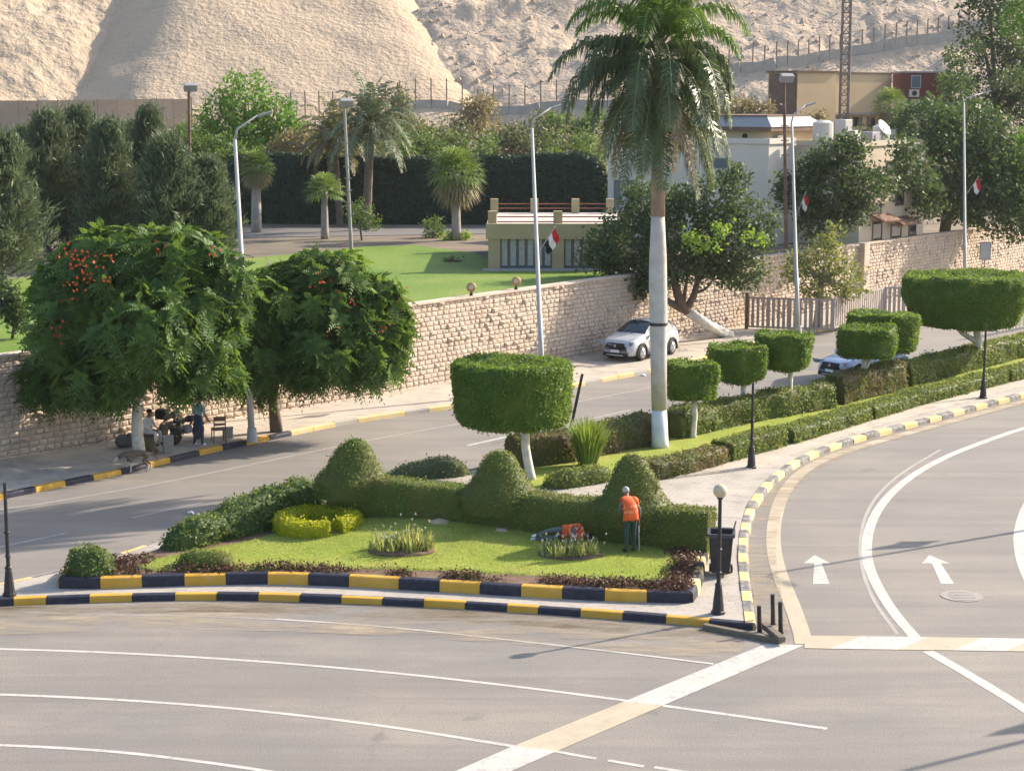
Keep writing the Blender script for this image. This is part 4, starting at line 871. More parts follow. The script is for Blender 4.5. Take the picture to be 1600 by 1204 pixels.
# ================================================================== broadleaf trees
L_POIN = leafmat('flame_tree_leaf', (0.020, 0.055, 0.014), (0.080, 0.140, 0.026), 0.36, (.24, .36, .04))
FLAME = leafmat('flame_tree_flower', (.26, .020, .012), (.34, .045, .02), .3, (.5, .08, .03))
def poinciana(base, lobes, label, nros, trunk, flowers, seed, whitew=True):
    b = P(*base, .15); root = empty('flame_tree', b, label=label, cat='tree', group='flame trees shading the far sidewalk')
    Lb = []
    for px, py, dy, rx, rz in lobes: c = PD(px, py, b.y + dy); k = (b.y + dy) / FPX; Lb.append(((c.x, c.y, c.z), (rx * k, rx * k * .85, rz * k)))
    t = MB(); top = PD(trunk[0], trunk[1], b.y); t.tube([b, b.lerp(top, .5) + Vector((-.06, 0, 0)), top], [.24, .19, .17], 10); child(t.build('trunk', WHITEWASH if whitew else BARK, None, True), root)
    t = MB(); limbs(t, top, top + Vector((0, 0, .8)), Lb, .2); child(t.build('branches', BARK, None), root)
    # rosettes of feathery fronds
    vol = np.array([r[0] * r[1] + r[0] * r[2] + r[1] * r[2] for _, r in Lb]); vol /= vol.sum(); O = []; D = []
    for (c, r), f in zip(Lb, vol):
        m = int(nros * f); d = rand_dirs(m, .2); k = rng.uniform(.45, 1.04, m); O.append(np.array(c) + d * np.array(r) * k[:, None]); D.append(d)
    O = np.concatenate(O); D = np.concatenate(D); m = len(O); nf, nq = 7, 6
    a = rng.random((m, 1)) * 6.28 + np.arange(nf) * 6.28 / nf + rng.normal(0, .15, (m, nf)); ln = rng.uniform(.42, .70, (m, nf))[..., None, None]
    ti = unit(D + rng.normal(0, .45, (m, 3)) + np.array([0, 0, .25])); e1 = unit(np.cross(ti, rng.normal(size=(m, 3)))); e2 = np.cross(ti, e1)
    h = unit(e1[:, None] * np.cos(a)[..., None] + e2[:, None] * np.sin(a)[..., None] + ti[:, None] * .35); sd = unit(np.cross(h, np.broadcast_to(ti[:, None], h.shape)))
    u = (np.arange(1, nq + 1) / nq)[None, None, :, None]; p = O[:, None, None] + h[:, :, None] * ln * u + np.array([0, 0, -1.0]) * (.36 * ln * u * u); w = .125 * np.sin(np.pi * np.minimum(1, .2 + u * .75)); bk = -h[:, :, None] * .052
    Qs = []
    for sg in (-1, 1): e = p + sd[:, :, None] * sg * w + h[:, :, None] * .03 + np.array([0, 0, -.04]); Qs.append(np.stack([p + bk, p - bk * .5, e - bk * .7, e + bk * .5], 3))
    Q = np.stack(Qs, 3).reshape(-1, 4, 3); T = np.clip(np.repeat(rng.random(m), nf * nq * 2) * .6 + rng.random(len(Q)) * .4, 0, 1)
    child(quads_obj('foliage', Q, L_POIN, None, T), root)
    Q = []; T = []
    for px, py, n, dy in flowers:
        n = int(n * .28); c = np.array(PD(px, py, b.y + dy)); 
        for _ in range(n):
            p = c + rng.normal(size=3) * .19; A = rand_dirs(1)[0]; B = unit(np.cross(A, rng.normal(size=3))); Q.append((p - A * .06, p + B * .05, p + A * .06, p - B * .05)); T.append(rng.random())
    palm_obj('blossoms', Q, T, FLAME, root)
poinciana((218, 714), [(215, 470, 0, 110, 100), (120, 520, -.4, 75, 80), (300, 520, -.5, 75, 80), (200, 400, .5, 95, 45), (280, 400, .3, 80, 42), (90, 590, 0, 55, 48), (160, 590, -1.5, 65, 45), (290, 585, -.8, 60, 40), (340, 455, .3, 50, 65), (225, 520, -2.0, 80, 70), (110, 450, 0, 60, 50), (350, 590, .4, 30, 25)],
          'large flame tree with red blossoms at the left end of the wall', 2200, (215, 625), [(120, 398, 60, -2.2), (128, 412, 40, -2.3), (165, 402, 30, -2.2), (136, 420, 24, -2.4), (160, 434, 26, -2.6), (124, 444, 50, -2.8), (100, 463, 26, -2.4), (90, 519, 46, -2.4), (335, 400, 24, -1.2), (250, 387, 18, -1.4), (100, 400, 22, -1.8)], 1)
poinciana((432, 674), [(510, 490, 0, 95, 85), (430, 520, -.3, 75, 75), (585, 490, .2, 52, 70), (500, 425, .4, 75, 34), (440, 460, .3, 60, 50), (570, 560, -.3, 55, 50), (400, 560, -.6, 42, 55), (490, 560, -1.2, 70, 45), (600, 530, 0, 36, 50), (400, 605, -.5, 22, 25), (385, 500, -1.6, 30, 50), (400, 560, -1.9, 36, 40), (420, 470, -1.2, 46, 34)],
          'smaller flame tree with orange-red blossoms right of the large one', 1600, (428, 590), [(505, 430, 20, -1.2), (500, 448, 34, -1.6), (545, 470, 22, -1.7), (520, 520, 20, -2), (405, 560, 24, -1.8), (420, 592, 24, -1.6), (600, 510, 20, -1.4), (630, 455, 16, -.6), (525, 415, 16, -.8)], 2, False)

def broadleaf(name, label, base, Y, lobes, mat, n=900, per=12, L=.22, W=.12, spread=.22, r0=.22, trunk_pts=None, zbase=None, bark=None, group=None, shell=(.5, 1.0), whitew=None, cat='tree', droop=0.0, flat=.0):
    b = PD(base[0], base[1], Y); b.z = zbase if zbase is not None else terrz(b.x, Y); root = empty(name, b, label=label, cat=cat, group=group)
    Lb = []
    for px, py, dy, rx, rz in lobes: c = PD(px, py, Y + dy); k = (Y + dy) / FPX; Lb.append(((c.x, c.y, c.z), (rx * k, rx * k * .9, rz * k)))
    tp = [b] + [PD(q[0], q[1], Y + (q[2] if len(q) > 2 else 0)) for q in (trunk_pts or [])]
    if not trunk_pts: tp = [b, b.lerp(Vector(Lb[0][0]), .6)]
    tp = tp + [tp[-1] + Vector((0, 0, .45))]
    t = MB()
    if whitew: w = MB(); w.tube(tp[:whitew + 1], [r0 * 1.15] + [r0] * whitew, 10); child(w.build('whitewashed_trunk', WHITEWASH, None, True), root); t.tube(tp[whitew:], [r0 * (1 - .1 * k) for k in range(len(tp) - whitew)], 9)
    else: t.tube(tp, [r0 * (1.2 - .25 * k / max(1, len(tp) - 1)) for k in range(len(tp))], 9)
    limbs(t, tp[-2], tp[-1], Lb, r0); child(t.build('trunk', bark or BARK, None, True), root)
    Q, T = clumps(Lb, n, spread, per, shell=shell, L=L, W=W, droop=droop, flat=flat)
    child(quads_obj('crown', Q, mat, None, T), root); return root
L_DARK = leafmat('dark_tree_leaf', (0.028, 0.048, 0.022), (0.062, 0.09, 0.035), 0.3, (.15, .22, .05))
L_MID = leafmat('mid_tree_leaf', (0.035, 0.075, 0.022), (0.085, 0.135, 0.035), 0.32)
L_BRIGHT = leafmat('bright_tree_leaf', (0.055, 0.13, 0.018), (0.11, 0.20, 0.03), 0.38, (.2, .33, .04))
L_GREY = leafmat('grey_tree_leaf', (0.06, 0.075, 0.04), (0.12, 0.13, 0.07), 0.28)
L_DUSTY = leafmat('dusty_brown_leaf', (0.12, 0.10, 0.06), (0.19, 0.165, 0.09), 0.25)
broadleaf('leaning_tree', 'dark spreading tree leaning over the parked car, lower trunk whitewashed', (1140, 534), 92, [(1060, 365, -3, 75, 60), (975, 380, -3, 55, 50), (1140, 375, -3, 60, 55), (1020, 320, -2.5, 60, 42), (1110, 310, -2.5, 60, 38), (1180, 350, -2.5, 38, 45), (940, 400, -3, 36, 30), (1150, 275, -2, 26, 16), (1050, 412, -3.5, 62, 30), (1120, 418, -3, 40, 26), (980, 435, -3, 38, 34), (1160, 425, -2.5, 44, 30), (1010, 440, -3, 34, 22)], L_DARK, 1550, 13, .20, .13, .2, .25, [(1108, 509, -1.2), (1074, 486, -2.4), (1062, 470, -2.7), (1054, 440, -3)], .15, whitew=2, flat=.3)
lt = bpy.data.objects['leaning_tree']
for pts, r in (([(1074, 486, -2.4), (1056, 478, -2.6), (1038, 466, -3), (1020, 440, -3.2)], .21), ([(1072, 485, -2.4), (1084, 462, -2.6), (1090, 440, -2.8), (1104, 410, -3)], .2), ([(1066, 478, -2.5), (1070, 458, -2.7), (1074, 430, -3)], .13), ([(1086, 458, -2.6), (1102, 452, -2.6), (1112, 440, -2.6)], .08)):
    m = MB(); q = [PD(x, y, 92 + d) for x, y, d in pts]; m.tube(q, [r * (1 - .5 * k / (len(q) - 1)) for k in range(len(q))], 8); child(m.build('branch', BARK, None, True), lt)
Lb = []
for px, py, rx, rz in ((1080, 372, 20, 14), (1125, 362, 20, 14), (1178, 370, 18, 14), (1105, 385, 22, 9)): c = PD(px, py, 86.4); k = 86.4 / FPX; Lb.append(((c.x, c.y, c.z), (rx * k, rx * k * .6, rz * k)))
Q, T = clumps(Lb, 46, .15, 11, shell=(.3, 1), L=.2, W=.13); child(quads_obj('new_leaves', Q, leafmat('new_leaf', (.09, .16, .025), (.15, .23, .04), .4), None, T), lt)
broadleaf('street_tree', 'loose young tree in front of the slatted gate', (1275, 520), 95.5, [(1285, 400, 0, 38, 32), (1250, 425, 0, 34, 26), (1320, 425, .2, 36, 24), (1290, 450, -.3, 44, 26), (1300, 370, .2, 20, 22), (1338, 455, 0, 24, 12), (1240, 405, 0, 20, 14)], leafmat('pale_street_leaf', (.075, .10, .03), (.14, .165, .055), .36), 300, 11, .2, .11, .2, .17, [(1278, 490), (1283, 450)], .15, bark=BARKP, shell=(.25, 1))
RT = 'trees around the white building'
broadleaf('garden_tree', 'dark layered tree in front of the white building beside the flag lamp', (1292, 395), 102.5, [(1300, 300, 0, 60, 55), (1250, 300, 0, 42, 32), (1350, 290, 0, 48, 35), (1310, 240, 0, 48, 28), (1290, 345, 0, 46, 32), (1335, 225, 0, 24, 20), (1230, 290, 0, 24, 18), (1340, 330, 0, 24, 22), (1270, 260, 0, 30, 24)], L_DARK, 800, 12, .24, .15, .22, .2, [(1303, 350), (1308, 300)], bark=BARKP, group=RT, flat=.4)
broadleaf('garden_tree', 'broad dark green tree filling the right behind the wall', (1475, 380), 117, [(1490, 270, 0, 80, 85), (1430, 270, -8, 34, 34), (1388, 282, -10, 24, 20), (1412, 232, -9, 24, 18), (1450, 310, -5, 28, 34), (1550, 290, 0, 60, 80), (1450, 200, -2, 62, 45), (1520, 205, 0, 60, 50), (1590, 330, 0, 40, 50)], leafmat('blue_green_leaf', (.026, .052, .024), (.058, .094, .038), .28), 1500, 13, .28, .17, .26, .3, group=RT)
broadleaf('garden_tree', 'tall dark tree reaching the top right corner', (1560, 300), 150, [(1555, 110, 0, 60, 70), (1530, 40, 0, 40, 50), (1590, 190, 0, 70, 60), (1520, 180, 0, 28, 35), (1600, 60, 0, 60, 60), (1545, -20, 0, 50, 50), (1620, 130, 0, 60, 60)], leafmat('deep_green_leaf', (.022, .042, .022), (.045, .07, .034), .25), 800, 13, .32, .2, .3, .4, group=RT)
broadleaf('garden_tree', 'bright green tree peeking in at the right edge above the wall', (1600, 360), 118, [(1595, 285, 0, 40, 60), (1612, 240, 0, 40, 40)], L_BRIGHT, 260, 12, .24, .14, .22, .2, group=RT)
broadleaf('garden_tree', 'light green leaves hanging in at the top right corner', (1640, 330), 132, [(1592, 30, 0, 32, 34), (1625, 10, 0, 50, 50)], L_BRIGHT, 200, 12, .26, .15, .24, .2, [(1650, 200), (1630, 60)], group=RT)
GT = 'garden trees below the hill'
broadleaf('garden_tree', 'tall bright green round-topped tree below the sand hill', (385, 300), 135, [(385, 150, 0, 46, 42), (340, 180, 0, 38, 32), (430, 180, 0, 40, 28), (370, 210, 0, 70, 30), (445, 205, 0, 36, 25), (350, 230, 0, 45, 30)], L_BRIGHT, 620, 13, .27, .17, .25, .3, group=GT)
for i, (bx, by, Y, lb, mt, n, lab) in enumerate([
    ((640, 300), 0, 150, [(625, 200, 0, 34, 34), (655, 215, 0, 30, 28), (625, 160, 0, 22, 22)], L_GREY, 260, 'olive bushy tree right of the upright date palm'),
    ((760, 300), 0, 152, [(745, 190, 0, 40, 26), (715, 205, 0, 30, 22), (750, 165, 0, 30, 16)], L_DUSTY, 220, 'bare brown tree at the foot of the rocky hill'),
    ((830, 300), 0, 150, [(830, 215, 0, 44, 30), (795, 225, 0, 34, 26), (860, 190, 0, 36, 18)], L_GREY, 280, 'yellow-green tree behind the middle street lamp'),
    ((900, 300), 0, 148, [(900, 215, 0, 44, 32), (870, 200, 0, 36, 26), (930, 190, 0, 30, 20)], L_MID, 260, 'green tree between middle street lamp and royal palm'),
    ((690, 300), 0, 146, [(690, 225, 0, 30, 20), (665, 230, 0, 24, 18)], L_MID, 150, 'low green tree above the dark clipped hedge wall'),
    ((470, 330), 0, 133, [(470, 225, 0, 46, 26), (440, 245, 0, 40, 28), (500, 240, 0, 36, 24)], L_DUSTY, 260, 'brownish tree between bright round tree and date palms'),
    ((340, 330), 0, 128, [(340, 245, 0, 44, 34), (300, 235, 0, 34, 28), (385, 250, 0, 36, 26), (285, 215, 0, 26, 20)], L_MID, 320, 'green tree behind the conifers beside the street lamp arm'),
    ((1160, 260), 0, 165, [(1160, 165, 0, 30, 14), (1195, 170, 0, 20, 14), (1135, 180, 0, 26, 14)], L_DUSTY, 140, 'dusty scrub tree behind the grey mansard roof'),
    ((1270, 240), 0, 160, [(1268, 195, 0, 18, 14), (1282, 185, 0, 12, 12)], L_DUSTY, 70, 'small dry tree in front of the yellow building'),
    ((1480, 200), 0, 172, [(1485, 125, 0, 26, 14), (1510, 130, 0, 20, 14)], L_MID, 100, 'small green tree beside the maroon hut')]):
    broadleaf('garden_tree', lab, bx, Y, lb, mt, n, 12, .28, .16, .26, .18, group=GT, shell=(.3, 1))
for bx, Y, lb, mt, n, lab in [((676, 382), 114, [(676, 358, 0, 20, 20)], L_MID, 70, 'round green shrub left of the bushy fan palm'), ((712, 392), 112, [(700, 372, 0, 12, 9), (728, 370, 0, 11, 9)], L_LIME, 50, 'light green shrub at the foot of the bushy fan palm'), ((707, 420), 97, [(707, 413, 0, 16, 7)], L_GREY, 50, 'small grey-green shrub alone on the garden lawn'), ((565, 350), 112, [(560, 335, 0, 24, 24), (580, 350, 0, 16, 14)], L_MID, 90, 'green shrub at the foot of the upright date palm'), ((1035, 455), 88, [(1025, 440, 0, 22, 12)], L_DARK, 60, 'dark shrub spilling over the wall behind the palm trunk'), ((20, 560), 66, [(25, 490, 0, 20, 34), (8, 470, 0, 20, 30)], L_DARK, 150, 'dark shrub at the left edge above the wall')]:
    broadleaf('garden_shrub', lab, bx, Y, lb, mt, n, 12, .16, .09, .13, .05, group='shrubs in the garden', cat='shrub', shell=(.2, 1))
# casuarina / conifer row
L_CAS = leafmat('conifer_needle', (0.042, 0.068, 0.042), (0.105, 0.130, 0.070), 0.28, (.18, .22, .09))
def conifer(px, top, base, Y, wpx, label, lean=0):
    b = PD(px, base, Y); b.z = terrz(b.x, Y); tp = PD(px + lean, top, Y); k = Y / FPX; H = tp.z - b.z; w = wpx / 2 * k; root = empty('conifer', b, label=label, cat='conifer', group='row of grey-green conifers on the garden lawn')
    t = MB(); t.tube([b, b.lerp(tp, .5), tp], [.2, .13, .02], 8); Qs = []; Ts = []
    nb = 95
    for i in range(nb):
        f = .06 + .92 * (i / nb) ** .9; a = i * 2.399; s = b.lerp(tp, f); r = 1.2 * w * (1.03 - f) ** .72 * random.uniform(.65, 1.15); el = R(28 + 30 * f); d = Vector((math.cos(a) * math.cos(el), math.sin(a) * math.cos(el), math.sin(el))); ln = r / math.cos(el)
        e = s + d * ln; t.tube([s, e], [.045, .008], 4)
        m = 150; u = rng.uniform(.25, 1.05, m); c = np.array(s)[None] + np.array(d)[None] * (ln * u)[:, None] + rng.normal(size=(m, 3)) * (.13 + .13 * (1 - u))[:, None] * 1.3; c[:, 2] -= (u ** 2) * .25
        A = unit(np.array(d)[None] * .9 + rng.normal(size=(m, 3)) * .45 + np.array([0, 0, .15])); B = unit(np.cross(A, rng.normal(size=(m, 3)))); sc = rng.uniform(.7, 1.3, m); Qs.append(leaf_quads(c, A, B, .42 * sc, .065 * sc)); Ts.append(np.clip(random.random() * .5 + rng.random(m) * .5, 0, 1))
    child(t.build('trunk', BARK, None), root); child(quads_obj('needles', np.concatenate(Qs), L_CAS, None, np.concatenate(Ts)), root)
for a in [(5, 218, 520, 84, 150, 'pale conifer cut by the left edge, nearest of the row'), (75, 178, 430, 98, 120, 'conifer second from the left edge with forked top'), (125, 172, 425, 100, 120, 'dense dark conifer in the middle of the row'), (170, 195, 420, 96, 110, 'pale sunlit conifer in the middle of the row'), (232, 172, 420, 99, 90, 'slender dark spire-like conifer taller than its neighbours'), (262, 222, 425, 95, 130, 'broad pale conifer beside the thin floodlight pole'), (325, 255, 420, 96, 105, 'rightmost conifer, shortest, next to the white street lamp'), (40, 205, 440, 104, 110, 'dark conifer behind the leftmost pale one'), (200, 200, 430, 105, 110, 'conifer mostly hidden behind the slender spire')]: conifer(*a)
# dark clipped hedge wall at the back of the garden
def tall_hedge():
    Y = 127; a = PD(378, 355, Y); b = PD(965, 355, Y); path = resample([Vector((a.x - 2, Y, 0)), Vector((b.x, Y - 1, 0))], .8)
    V, F = sweep_surface(path, lambda t: 1.6, lambda t: 4.75 + .15 * math.sin(t * 9), lambda p: 3.3, nprof=27, rag=.16, seed=91, expo=9); Q = clipped(V, F, 75, .24, .15, .16, .9)
    tag(quads_obj('hedge_wall', Q, leafmat('hedge_wall_leaf', (.016, .034, .022), (.032, .055, .033), .2), None, core=(shrink(V, F, .1), F)), 'tall dark clipped hedge wall at the back of the garden', 'hedge')
tall_hedge()

# the shrubbery that closes the garden towards the hills
def shrubbery(label, spans, Y, mat, seed, n, per, L=.3):
    Lb = []; r = random.Random(seed)
    for x0, x1, y0, y1, k in spans:
        for _ in range(k): px = r.uniform(x0, x1); py = r.uniform(y0, y1); yy = Y + r.uniform(-4, 4); q = PD(px, py, yy); s_ = yy / FPX * r.uniform(16, 28); Lb.append(((q.x, q.y, q.z), (s_, s_, s_ * .8)))
    Q, T = clumps(Lb, n, .3, per, shell=(.2, 1), L=L, W=L * .55); tag(quads_obj('shrubbery', Q, mat, None, T), label, 'shrubs', kind='stuff')
shrubbery('dense olive green shrubbery between the hedge wall and the hills', [(270, 960, 205, 262, 60), (280, 640, 190, 240, 20)], 146, L_GREY, 3, 1500, 10)
shrubbery('darker green shrubbery among the garden trees', [(560, 960, 215, 262, 24), (290, 520, 215, 270, 16)], 140, L_MID, 4, 800, 10)
shrubbery('dry scrub around the buildings at right', [(1120, 1260, 175, 215, 9), (1400, 1600, 150, 215, 10)], 178, L_DUSTY, 5, 300, 10)
shrubbery('dark foliage filling the gaps behind the right-hand trees', [(1340, 1620, 190, 310, 20), (1450, 1620, 220, 370, 20), (1480, 1620, 60, 200, 14)], 141, L_DARK, 6, 1300, 11)
# ================================================================== buildings
KHAKI = pm('khaki_plaster', (.42, .33, .19), (.37, .29, .165), .8, .9, .2, 10)
CREAM = pm('cream_plaster', (.54, .465, .36), (.50, .43, .335), .5, .9, .2, 8)
WHITEP = pm('white_plaster', (.60, .55, .475), (.56, .515, .445), .4, .9, .2, 8)
OCHRE = pm('ochre_plaster', (.58, .44, .27), (.53, .40, .245), .4, .9, .2, 8)
MAROON = pm('maroon_cladding', (.17, .05, .045), (.14, .045, .04), 1.5, .8, .2, 12)
GREYM = pm('grey_roof_metal', (.32, .31, .31), (.27, .26, .265), 1.0, .6)
BROWNW = pm('brown_wood', (.16, .09, .06), (.21, .13, .09), 2.5, .8, .3, 14)
REDRAIL = pm('red_rail', (.34, .12, .07), (.28, .10, .06), 3, .7)
GLASS = glass('dark_glass'); GLASSB = glass('blue_glass', (.10, .14, .17), .1)
CURT = pm('pale_curtain', (.42, .41, .37), (.32, .31, .28), 5, .9)
ROOFC = pm('roof_screed', (.47, .44, .40), (.42, .39, .35), .8, .9)
def box_between(mb, x0, x1, y0, y1, z0, z1): mb.box(((x0 + x1) / 2, (y0 + y1) / 2, (z0 + z1) / 2), (x1 - x0, y1 - y0, z1 - z0))
LOCAL = set()
def part(root, name, mat, *boxes, bev=0):
    m = MB()
    for b in boxes: box_between(m, *b)
    return m.build(name, mat, root) if root.name in LOCAL else child(m.build(name, mat, None), root)
def sub(p, name, mat, *boxes):
    m = MB()
    for b in boxes: box_between(m, *b)
    o = m.build(name, mat, None); o.parent = p; o.matrix_parent_inverse = Matrix.Identity(4); return o
def window(root, x0, x1, y, z0, z1, frame=None, gl=None, axis='x'):
    """window in a wall: frame proud of it, pane inside; axis 'x' faces -y, axis 'y' faces +x (x0,x1 are then y)"""
    fr = frame or GALV; g = gl or GLASS; e = .07
    bx = (lambda a, b, d0, d1, c, d: (a, b, y - d1, y - d0, c, d)) if axis == 'x' else (lambda a, b, d0, d1, c, d: (y + d0, y + d1, a, b, c, d))
    o = part(root, 'window', fr, bx(x0, x1, .002, .06, z0, z0 + e), bx(x0, x1, .002, .06, z1 - e, z1), bx(x0, x0 + e, .004, .058, z0 + e, z1 - e), bx(x1 - e, x1, .004, .058, z0 + e, z1 - e))
    sub(o, 'pane', g, bx(x0 + e, x1 - e, .006, .03, z0 + e, z1 - e)); return o
# flat-roofed garden pavilion
def pavilion():
    Y = 92.5; a = PD(763, 425, Y); b = PD(962, 425, Y); z0 = 3.42; x0, x1 = a.x, b.x + .6; zr = PD(800, 350, Y).z; D = 12
    root = empty('pavilion', ((x0 + x1) / 2, Y, z0), label='flat-roofed khaki garden pavilion with large glazed front above the wall', cat='pavilion')
    t = .3; n = 3; w = (x1 - x0)
    part(root, 'wall', KHAKI, (x0, x0 + t, Y, Y + D, z0, zr - .55), (x1 - t, x1, Y, Y + D, z0, zr - .55), (x0 + t, x1 - t, Y + D - t, Y + D, z0, zr - .55))
    part(root, 'fascia', KHAKI, (x0 - .12, x1 + .12, Y - .12, Y + .16, zr - .75, zr + .02))
    part(root, 'roof', ROOFC, (x0 - .1, x1 + .1, Y + .16, Y + D + .1, zr - .55, zr - .2))
    for k in (0, 1, 2):
        xc = x0 + .3 + (w - .6) * k / 2; part(root, 'column', KHAKI, (xc - .3, xc + .3, Y - .06, Y + .3, z0, zr - .75))
    for k in range(2):
        xa = x0 + .6 + (w - .6) * k / 2; xb = x0 + (w - .6) * (k + 1) / 2; o = part(root, 'glazed_front', GLASSB, (xa, xb, Y + .12, Y + .16, z0 + .05, zr - .75)); m = 7
        for q in range(m): xx = xa + (xb - xa) * q / (m - 1); sub(o, 'mullion', RUST, (xx - .03, xx + .03, Y + .06, Y + .12, z0 + .05, zr - .75))
        for q in range(6): xx = xa + (xb - xa) * (q + .5) / 6; sub(o, 'curtain', CURT, (xx - .14, xx + .14, Y + .10, Y + .118, z0 + .25, zr - .78))
    # roof terrace posts and rails
    for x, y in [(x0 + .2, Y + .5), (x0 + w * .5, Y + .5), (x1 - .3, Y + .5), (x0 + .2, Y + D - .4), (x0 + w * .35, Y + D - .4), (x0 + w * .68, Y + D - .4), (x1 - .3, Y + D - .4)]:
        part(root, 'roof_post', KHAKI, (x - .22, x + .22, y - .22, y + .22, zr - .2, zr + .62))
    for y in (Y + .5, Y + D - .4):
        for q in (.25, .5): part(root, 'roof_rail', REDRAIL, (x0 + .45, x1 - .55, y - .03, y + .03, zr - .2 + q, zr - .14 + q))
    part(root, 'step', CONC, (x0 - .3, x1 + .3, Y - .9, Y - .08, z0 - .1, z0 + .12))
pavilion()
def white_house():
    # the house stands parallel to the stone wall: local x runs along the wall, -y faces the road
    u = Vector((.63, .777, 0)).normalized(); v = Vector((-u.y, u.x, 0)); A = PD(1200, 300, 108); z0 = 3.3; root = empty('white_house', (A.x, A.y, 0), math.atan2(u.y, u.x), label='white flat-roofed house with a sunlit awninged side behind the wall', cat='house'); LOCAL.add(root.name)
    zt = 9.33; yf = -4.4; z2 = 9.2
    part(root, 'front_wing', WHITEP, (0, 10, 0, 11.6, z0, zt)); part(root, 'side_wing', CREAM, (3.0, 11.2, yf, -.01, z0, z2))
    part(root, 'parapet', WHITEP, (-.1, .25, -.1, 11.7, zt + .002, zt + .32)); part(root, 'parapet', WHITEP, (.26, 2.9, -.1, .2, zt + .002, zt + .32)); part(root, 'parapet', CREAM, (2.9, 3.2, yf - .1, -.12, z2 + .002, z2 + .3)); part(root, 'parapet', CREAM, (3.21, 11.3, yf - .1, yf + .2, z2 + .002, z2 + .3))
    def on(px, py, side):
        d = ray(px, py); n = v if side == 'lit' else u; o = Vector((A.x, A.y, 0)) + (v * yf if side == 'lit' else (Vector((0, 0, 0)) if side == 'shade' else u * 3.0)); c = Vector((0, 0, CAM_H)); t = (o - c).dot(n) / d.dot(n); p = c + d * t; r = p - Vector((A.x, A.y, 0)); return r.dot(u), r.dot(v), p.z
    for p0, p1, q0, q1 in ((1362, 1377, 315, 335), (1362, 1378, 345, 378), (1391, 1408, 350, 376), (1419, 1431, 346, 372), (1398, 1412, 300, 322), (1350, 1360, 260, 282), (1385, 1400, 250, 272)):
        a = on(p0, q1, 'lit'); b = on(p1, q0, 'lit'); window(root, a[0], b[0], yf, a[2], b[2], BROWNW)
    for p0, p1, q in ((1358, 1386, 342), (1387, 1416, 347)):
        a = on(p0, q, 'lit'); b = on(p1, q, 'lit'); m = MB(); m.box(((a[0] + b[0]) / 2, yf - .5, a[2] + .05), (b[0] - a[0], 1.15, .09), rx=R(20)); m.build('awning', BROWNW, root)
    def win_shade(px0, px1, q0, q1, side, x):
        a = on(px0, q1, side); b = on(px1, q0, side); y0, y1 = sorted((a[1], b[1])); z_0, z_1 = a[2], b[2]; o = part(root, 'window', GALV, (x - .06, x - .002, y0, y1, z_0, z_0 + .07), (x - .06, x - .002, y0, y1, z_1 - .07, z_1), (x - .058, x - .003, y0, y0 + .07, z_0 + .07, z_1 - .07), (x - .058, x - .003, y1 - .07, y1, z_0 + .07, z_1 - .07)); sub(o, 'pane', GLASSB, (x - .03, x - .005, y0 + .07, y1 - .07, z_0 + .07, z_1 - .07))
    win_shade(1103, 1142, 246, 264, 'shade', 0); win_shade(958, 972, 280, 330, 'shade', 0); win_shade(978, 996, 280, 330, 'shade', 0); win_shade(1262, 1284, 300, 325, 'mid', 3.0); win_shade(1300, 1320, 330, 360, 'mid', 3.0)
    # room on the roof with a mansard
    zb, z1, zp = zt - .1, 10.05, 10.9; part(root, 'roof_house', OCHRE, (.9, 6.4, .6, 6.6, zb, z1)); part(root, 'roof_band', RUST, (.45, 6.85, .15, 7.05, z1 + .002, z1 + .25)); m = MB()
    w = [(.4, .1, z1 + .252), (6.9, .1, z1 + .252), (6.9, 7.1, z1 + .252), (.4, 7.1, z1 + .252), (1.2, .9, zp), (6.1, .9, zp), (6.1, 6.3, zp), (1.2, 6.3, zp)]; m.add(w, [(0, 1, 5, 4), (1, 2, 6, 5), (2, 3, 7, 6), (3, 0, 4, 7), (4, 5, 6, 7), (3, 2, 1, 0)]); m.build('mansard_roof', GREYM, root)
    part(root, 'roof_edge', RUST, (1.15, 6.15, .85, 6.35, zp + .002, zp + .08))
    for y in (2.2, 4.8): m = MB(); m.lathe([(.17, 0), (.17, .07)], (0, 0, 0), 14); m.v = [(.9 - .004 - z, y + x, 9.75 + q) for x, q, z in m.v]; m.build('round_window', GLASS, root)
    for i, (x, y, wd, h, nm, mt) in enumerate(((3.6, -1.5, 1.2, 1.5, 'roof_tank', WHITEP), (4.6, -2.9, .9, .9, 'roof_unit', GALV), (6.2, -3.2, 1.3, .8, 'roof_unit', GREYM), (8.0, -3.0, 1.0, 1.2, 'roof_tank', WHITEP), (7.0, -1.0, .9, 1.5, 'roof_unit', GALV), (9.4, -2.6, 1.1, .9, 'roof_unit', CONC), (1.8, .55, .6, .5, 'roof_unit', CONC))):
        m = MB(); zz = z2 if y < 0 else zt
        if nm == 'roof_tank': m.lathe([(wd / 2, 0), (wd / 2 * 1.03, h * .4), (wd / 2, h * .9), (wd / 4, h)], (x, y, zz - .01), 16)
        else: m.box((x, y, zz + h / 2 - .01), (wd, wd * .8, h), bev=.04); m.box((x, y - wd * .42, zz + h / 2), (wd * .5, .05, h * .5))
        m.build(nm, mt, root)
    m = MB(); c = Vector((7.2, -3.6, z2 + 1.0)); M = Matrix.Rotation(R(55), 4, 'X'); m.lathe([(.05, -.16), (.3, -.1), (.55, .05), (.57, .06), (.3, -.07), (.04, -.12)], c, 18, M); m.tube([c + Vector((0, .1, -1.0)), c], .04, 6); m.build('satellite_dish', GALV, root, True)
white_house()
